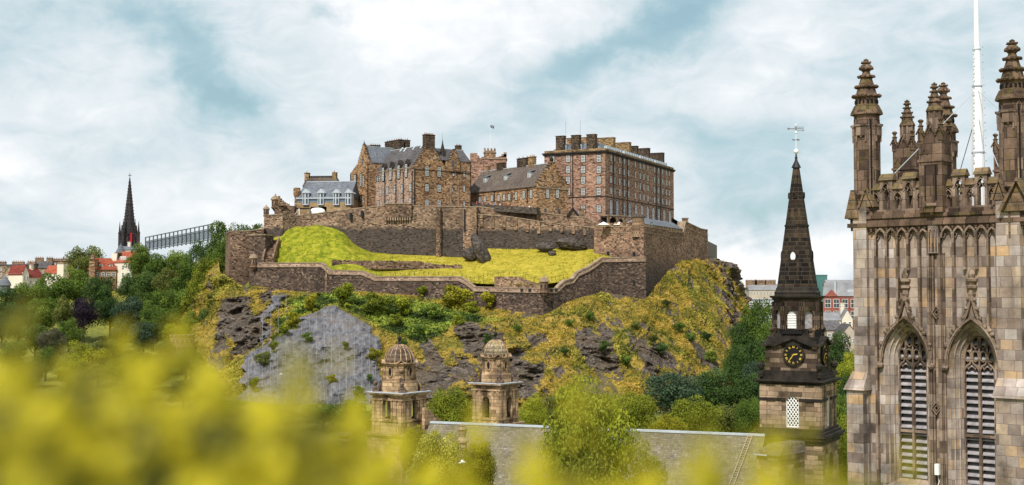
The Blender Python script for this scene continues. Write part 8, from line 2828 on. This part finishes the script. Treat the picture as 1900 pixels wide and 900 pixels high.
# ================================================================== blurred shrubs on the roof terrace in front of the camera
mb = MB(); mb.box(-6, 6, -6, 2.2, 27, 31.3)
tag(mb.build('terrace_floor', plain('roof terrace paving', (.3, .28, .25))), 'roof terrace the camera stands on', None, None, 'structure')
mb = MB(); mb.slab([(-1.5, 31.3), (1.5, 31.3), (1.5, 31.95), (-1.5, 31.95)], .45, .5); mb.box(-1.5, 1.5, 1.5, 1.55, 31.3, 31.95); mb.box(-1.5, -1.45, .5, 1.5, 31.3, 31.95); mb.box(1.45, 1.5, .5, 1.5, 31.3, 31.95); mb.box(-1.45, 1.45, .5, 1.5, 31.3, 31.88)
tag(mb.build('planter', plain('grey planter', (.2, .2, .2))), 'long grey planter on the roof terrace holding the blurred shrubs', 'planter')


def nearleaf(name, c1, c2):
    m, t, b = newmat(name)
    a = t.new('ShaderNodeAttribute', attribute_name='tone').outputs['Fac']
    c = t.ramp(a, [(0, c1), (1, c2)])
    t.l.new(c, b.inputs['Base Color']); b.inputs['Roughness'].default_value = .5
    tr = t.new('ShaderNodeBsdfTranslucent'); t.l.new(c, tr.inputs[0])
    mx = t.new('ShaderNodeMixShader'); mx.inputs[0].default_value = .35
    t.l.new(b.outputs[0], mx.inputs[1]); t.l.new(tr.outputs[0], mx.inputs[2]); t.l.new(mx.outputs[0], t.n['Material Output'].inputs[0])
    return m


NL = nearleaf('yellow green shrub leaf', (.035, .045, .004), (.62, .53, .022))


TOPX = [-40, 0, 50, 100, 150, 200, 250, 300, 350, 400, 450, 500, 550, 600, 640, 700, 735, 790, 850, 950, 1020, 1090, 1160, 1230, 1300, 1370, 1450, 1550, 1700]
TOPY = [665, 668, 672, 692, 668, 660, 672, 655, 668, 680, 715, 715, 675, 700, 750, 800, 760, 825, 845, 850, 835, 760, 840, 860, 820, 850, 840, 870, 895]
OPAC = [.9, .9, .9, .85, .85, .85, .85, .85, .85, .85, .8, .7, .5, .7, .7, .8, .5, .7, .55, .4, .4, .35, .4, .3, .28, .32, .3, .28, .2]


def near_shrub(label, x0, x1, seed, rootx, extra=()):
    """small-leaved twigs standing in front of the lens between two bearings"""
    rs = np.random.RandomState(seed)
    base = Vector((rootx, .9, 31.88))
    r = thing('leafy_shrub', base, label, 'shrub', 'blurred shrubs in the foreground')
    cs = []
    n = int((x1 - x0) * 10)
    xs = rs.uniform(x0, x1, n); ys = rs.uniform(560, 960, n); D = rs.uniform(.66, 1.1, n)
    top = np.interp(xs, TOPX, TOPY); op = np.interp(xs, TOPX, OPAC)
    q = np.stack([xs, ys, 0 * xs], 1)
    n1 = fbm(q * [1, .7, 1], 1 / 55., 4, 5); n2 = fbm(q * [1, .75, 1] + 900, 1 / 42., 3, 8)
    depth = (ys - top + 30) / 150.
    dens = op * np.clip(depth + n1 * .9, 0, 1) * np.clip(.66 + n1 * .9, .12, 1)
    keep = rs.rand(n) < dens
    xs, ys, D, n2, n1 = xs[keep], ys[keep], D[keep], n2[keep], n1[keep]
    br = np.clip(.54 + n2 * 1.15 + n1 * .3 + rs.normal(0, .12, len(xs)), 0, 1)
    lst = list(zip(xs, ys, D, br))
    for px, py, rx, ry, d, m_, b_ in extra:
        for i in range(m_):
            lst.append((px + rs.normal(0, rx), py + rs.normal(0, ry), d * rs.uniform(.9, 1.1), b_ + rs.normal(0, .1)))
    V, Fq, A = [], [], []
    for x_, y_, d, b_ in lst:
        c = np.array(P(x_, y_, d))
        L = rs.uniform(.005, .011)
        u = rs.normal(0, 1, 3); u[2] = abs(u[2]) * 1.2; u /= np.linalg.norm(u)
        nr = np.array([rs.normal(0, .5), -1 + rs.normal(0, .3), .8 + rs.normal(0, .4)]); nr -= u * nr.dot(u); nr /= np.linalg.norm(nr)
        w = np.cross(u, nr)
        o = len(V); V += [tuple(k_) for k_ in (c - u * L, c - u * L * .2 + w * L * .5 + nr * L * .12, c + u * L, c - u * L * .2 - w * L * .5 + nr * L * .12)]
        Fq.append((o, o + 1, o + 2, o + 3)); A += [min(1, max(0, b_))] * 4
    npmesh('leaves', np.array(V), np.array(Fq), NL, parent=r, attrs={'tone': A}, smooth=False, loc=tuple(base), uv=False)
    for px in np.arange(x0 + 20, x1, 45):
        t_ = P(px, float(np.interp(px, TOPX, TOPY)) + 70, rs.uniform(.8, .95))
        m_ = base.lerp(t_, .55) + Vector((0, 0, -.12))
        mb = MB(); mb.tube([base, m_, t_], [.005, .003, .001], 5); mb.build('stem', M['bark'], r)


near_shrub('blurred yellow green shrub filling the bottom left corner', -60, 235, 3, -.30, [(25, 615, 14, 22, .7, 7, .15), (95, 765, 22, 30, .9, 40, .02)])
near_shrub('blurred bright yellow shrub left of the netted rock', 235, 455, 5, -.18, [(300, 815, 26, 26, .9, 40, .04), (370, 730, 22, 20, .9, 14, .2)])
near_shrub('blurred shrub in front of the netted rock', 455, 645, 7, -.08, [(560, 680, 26, 26, .7, 10, .5), (530, 760, 20, 40, .7, 10, .5)])
near_shrub('blurred shrub before the foot of the domed towers', 645, 960, 9, .0, [(650, 897, 20, 8, .8, 24, 1.0)])
near_shrub('blurred shrub before the big yellow green tree', 960, 1200, 11, .08, [(1090, 770, 26, 36, .62, 7, .55)])
near_shrub('blurred shrub in front of the nave roof and steeple foot', 1200, 1700, 13, .18, [(1300, 855, 12, 34, .7, 12, .6), (1430, 830, 16, 20, .6, 4, .7)])
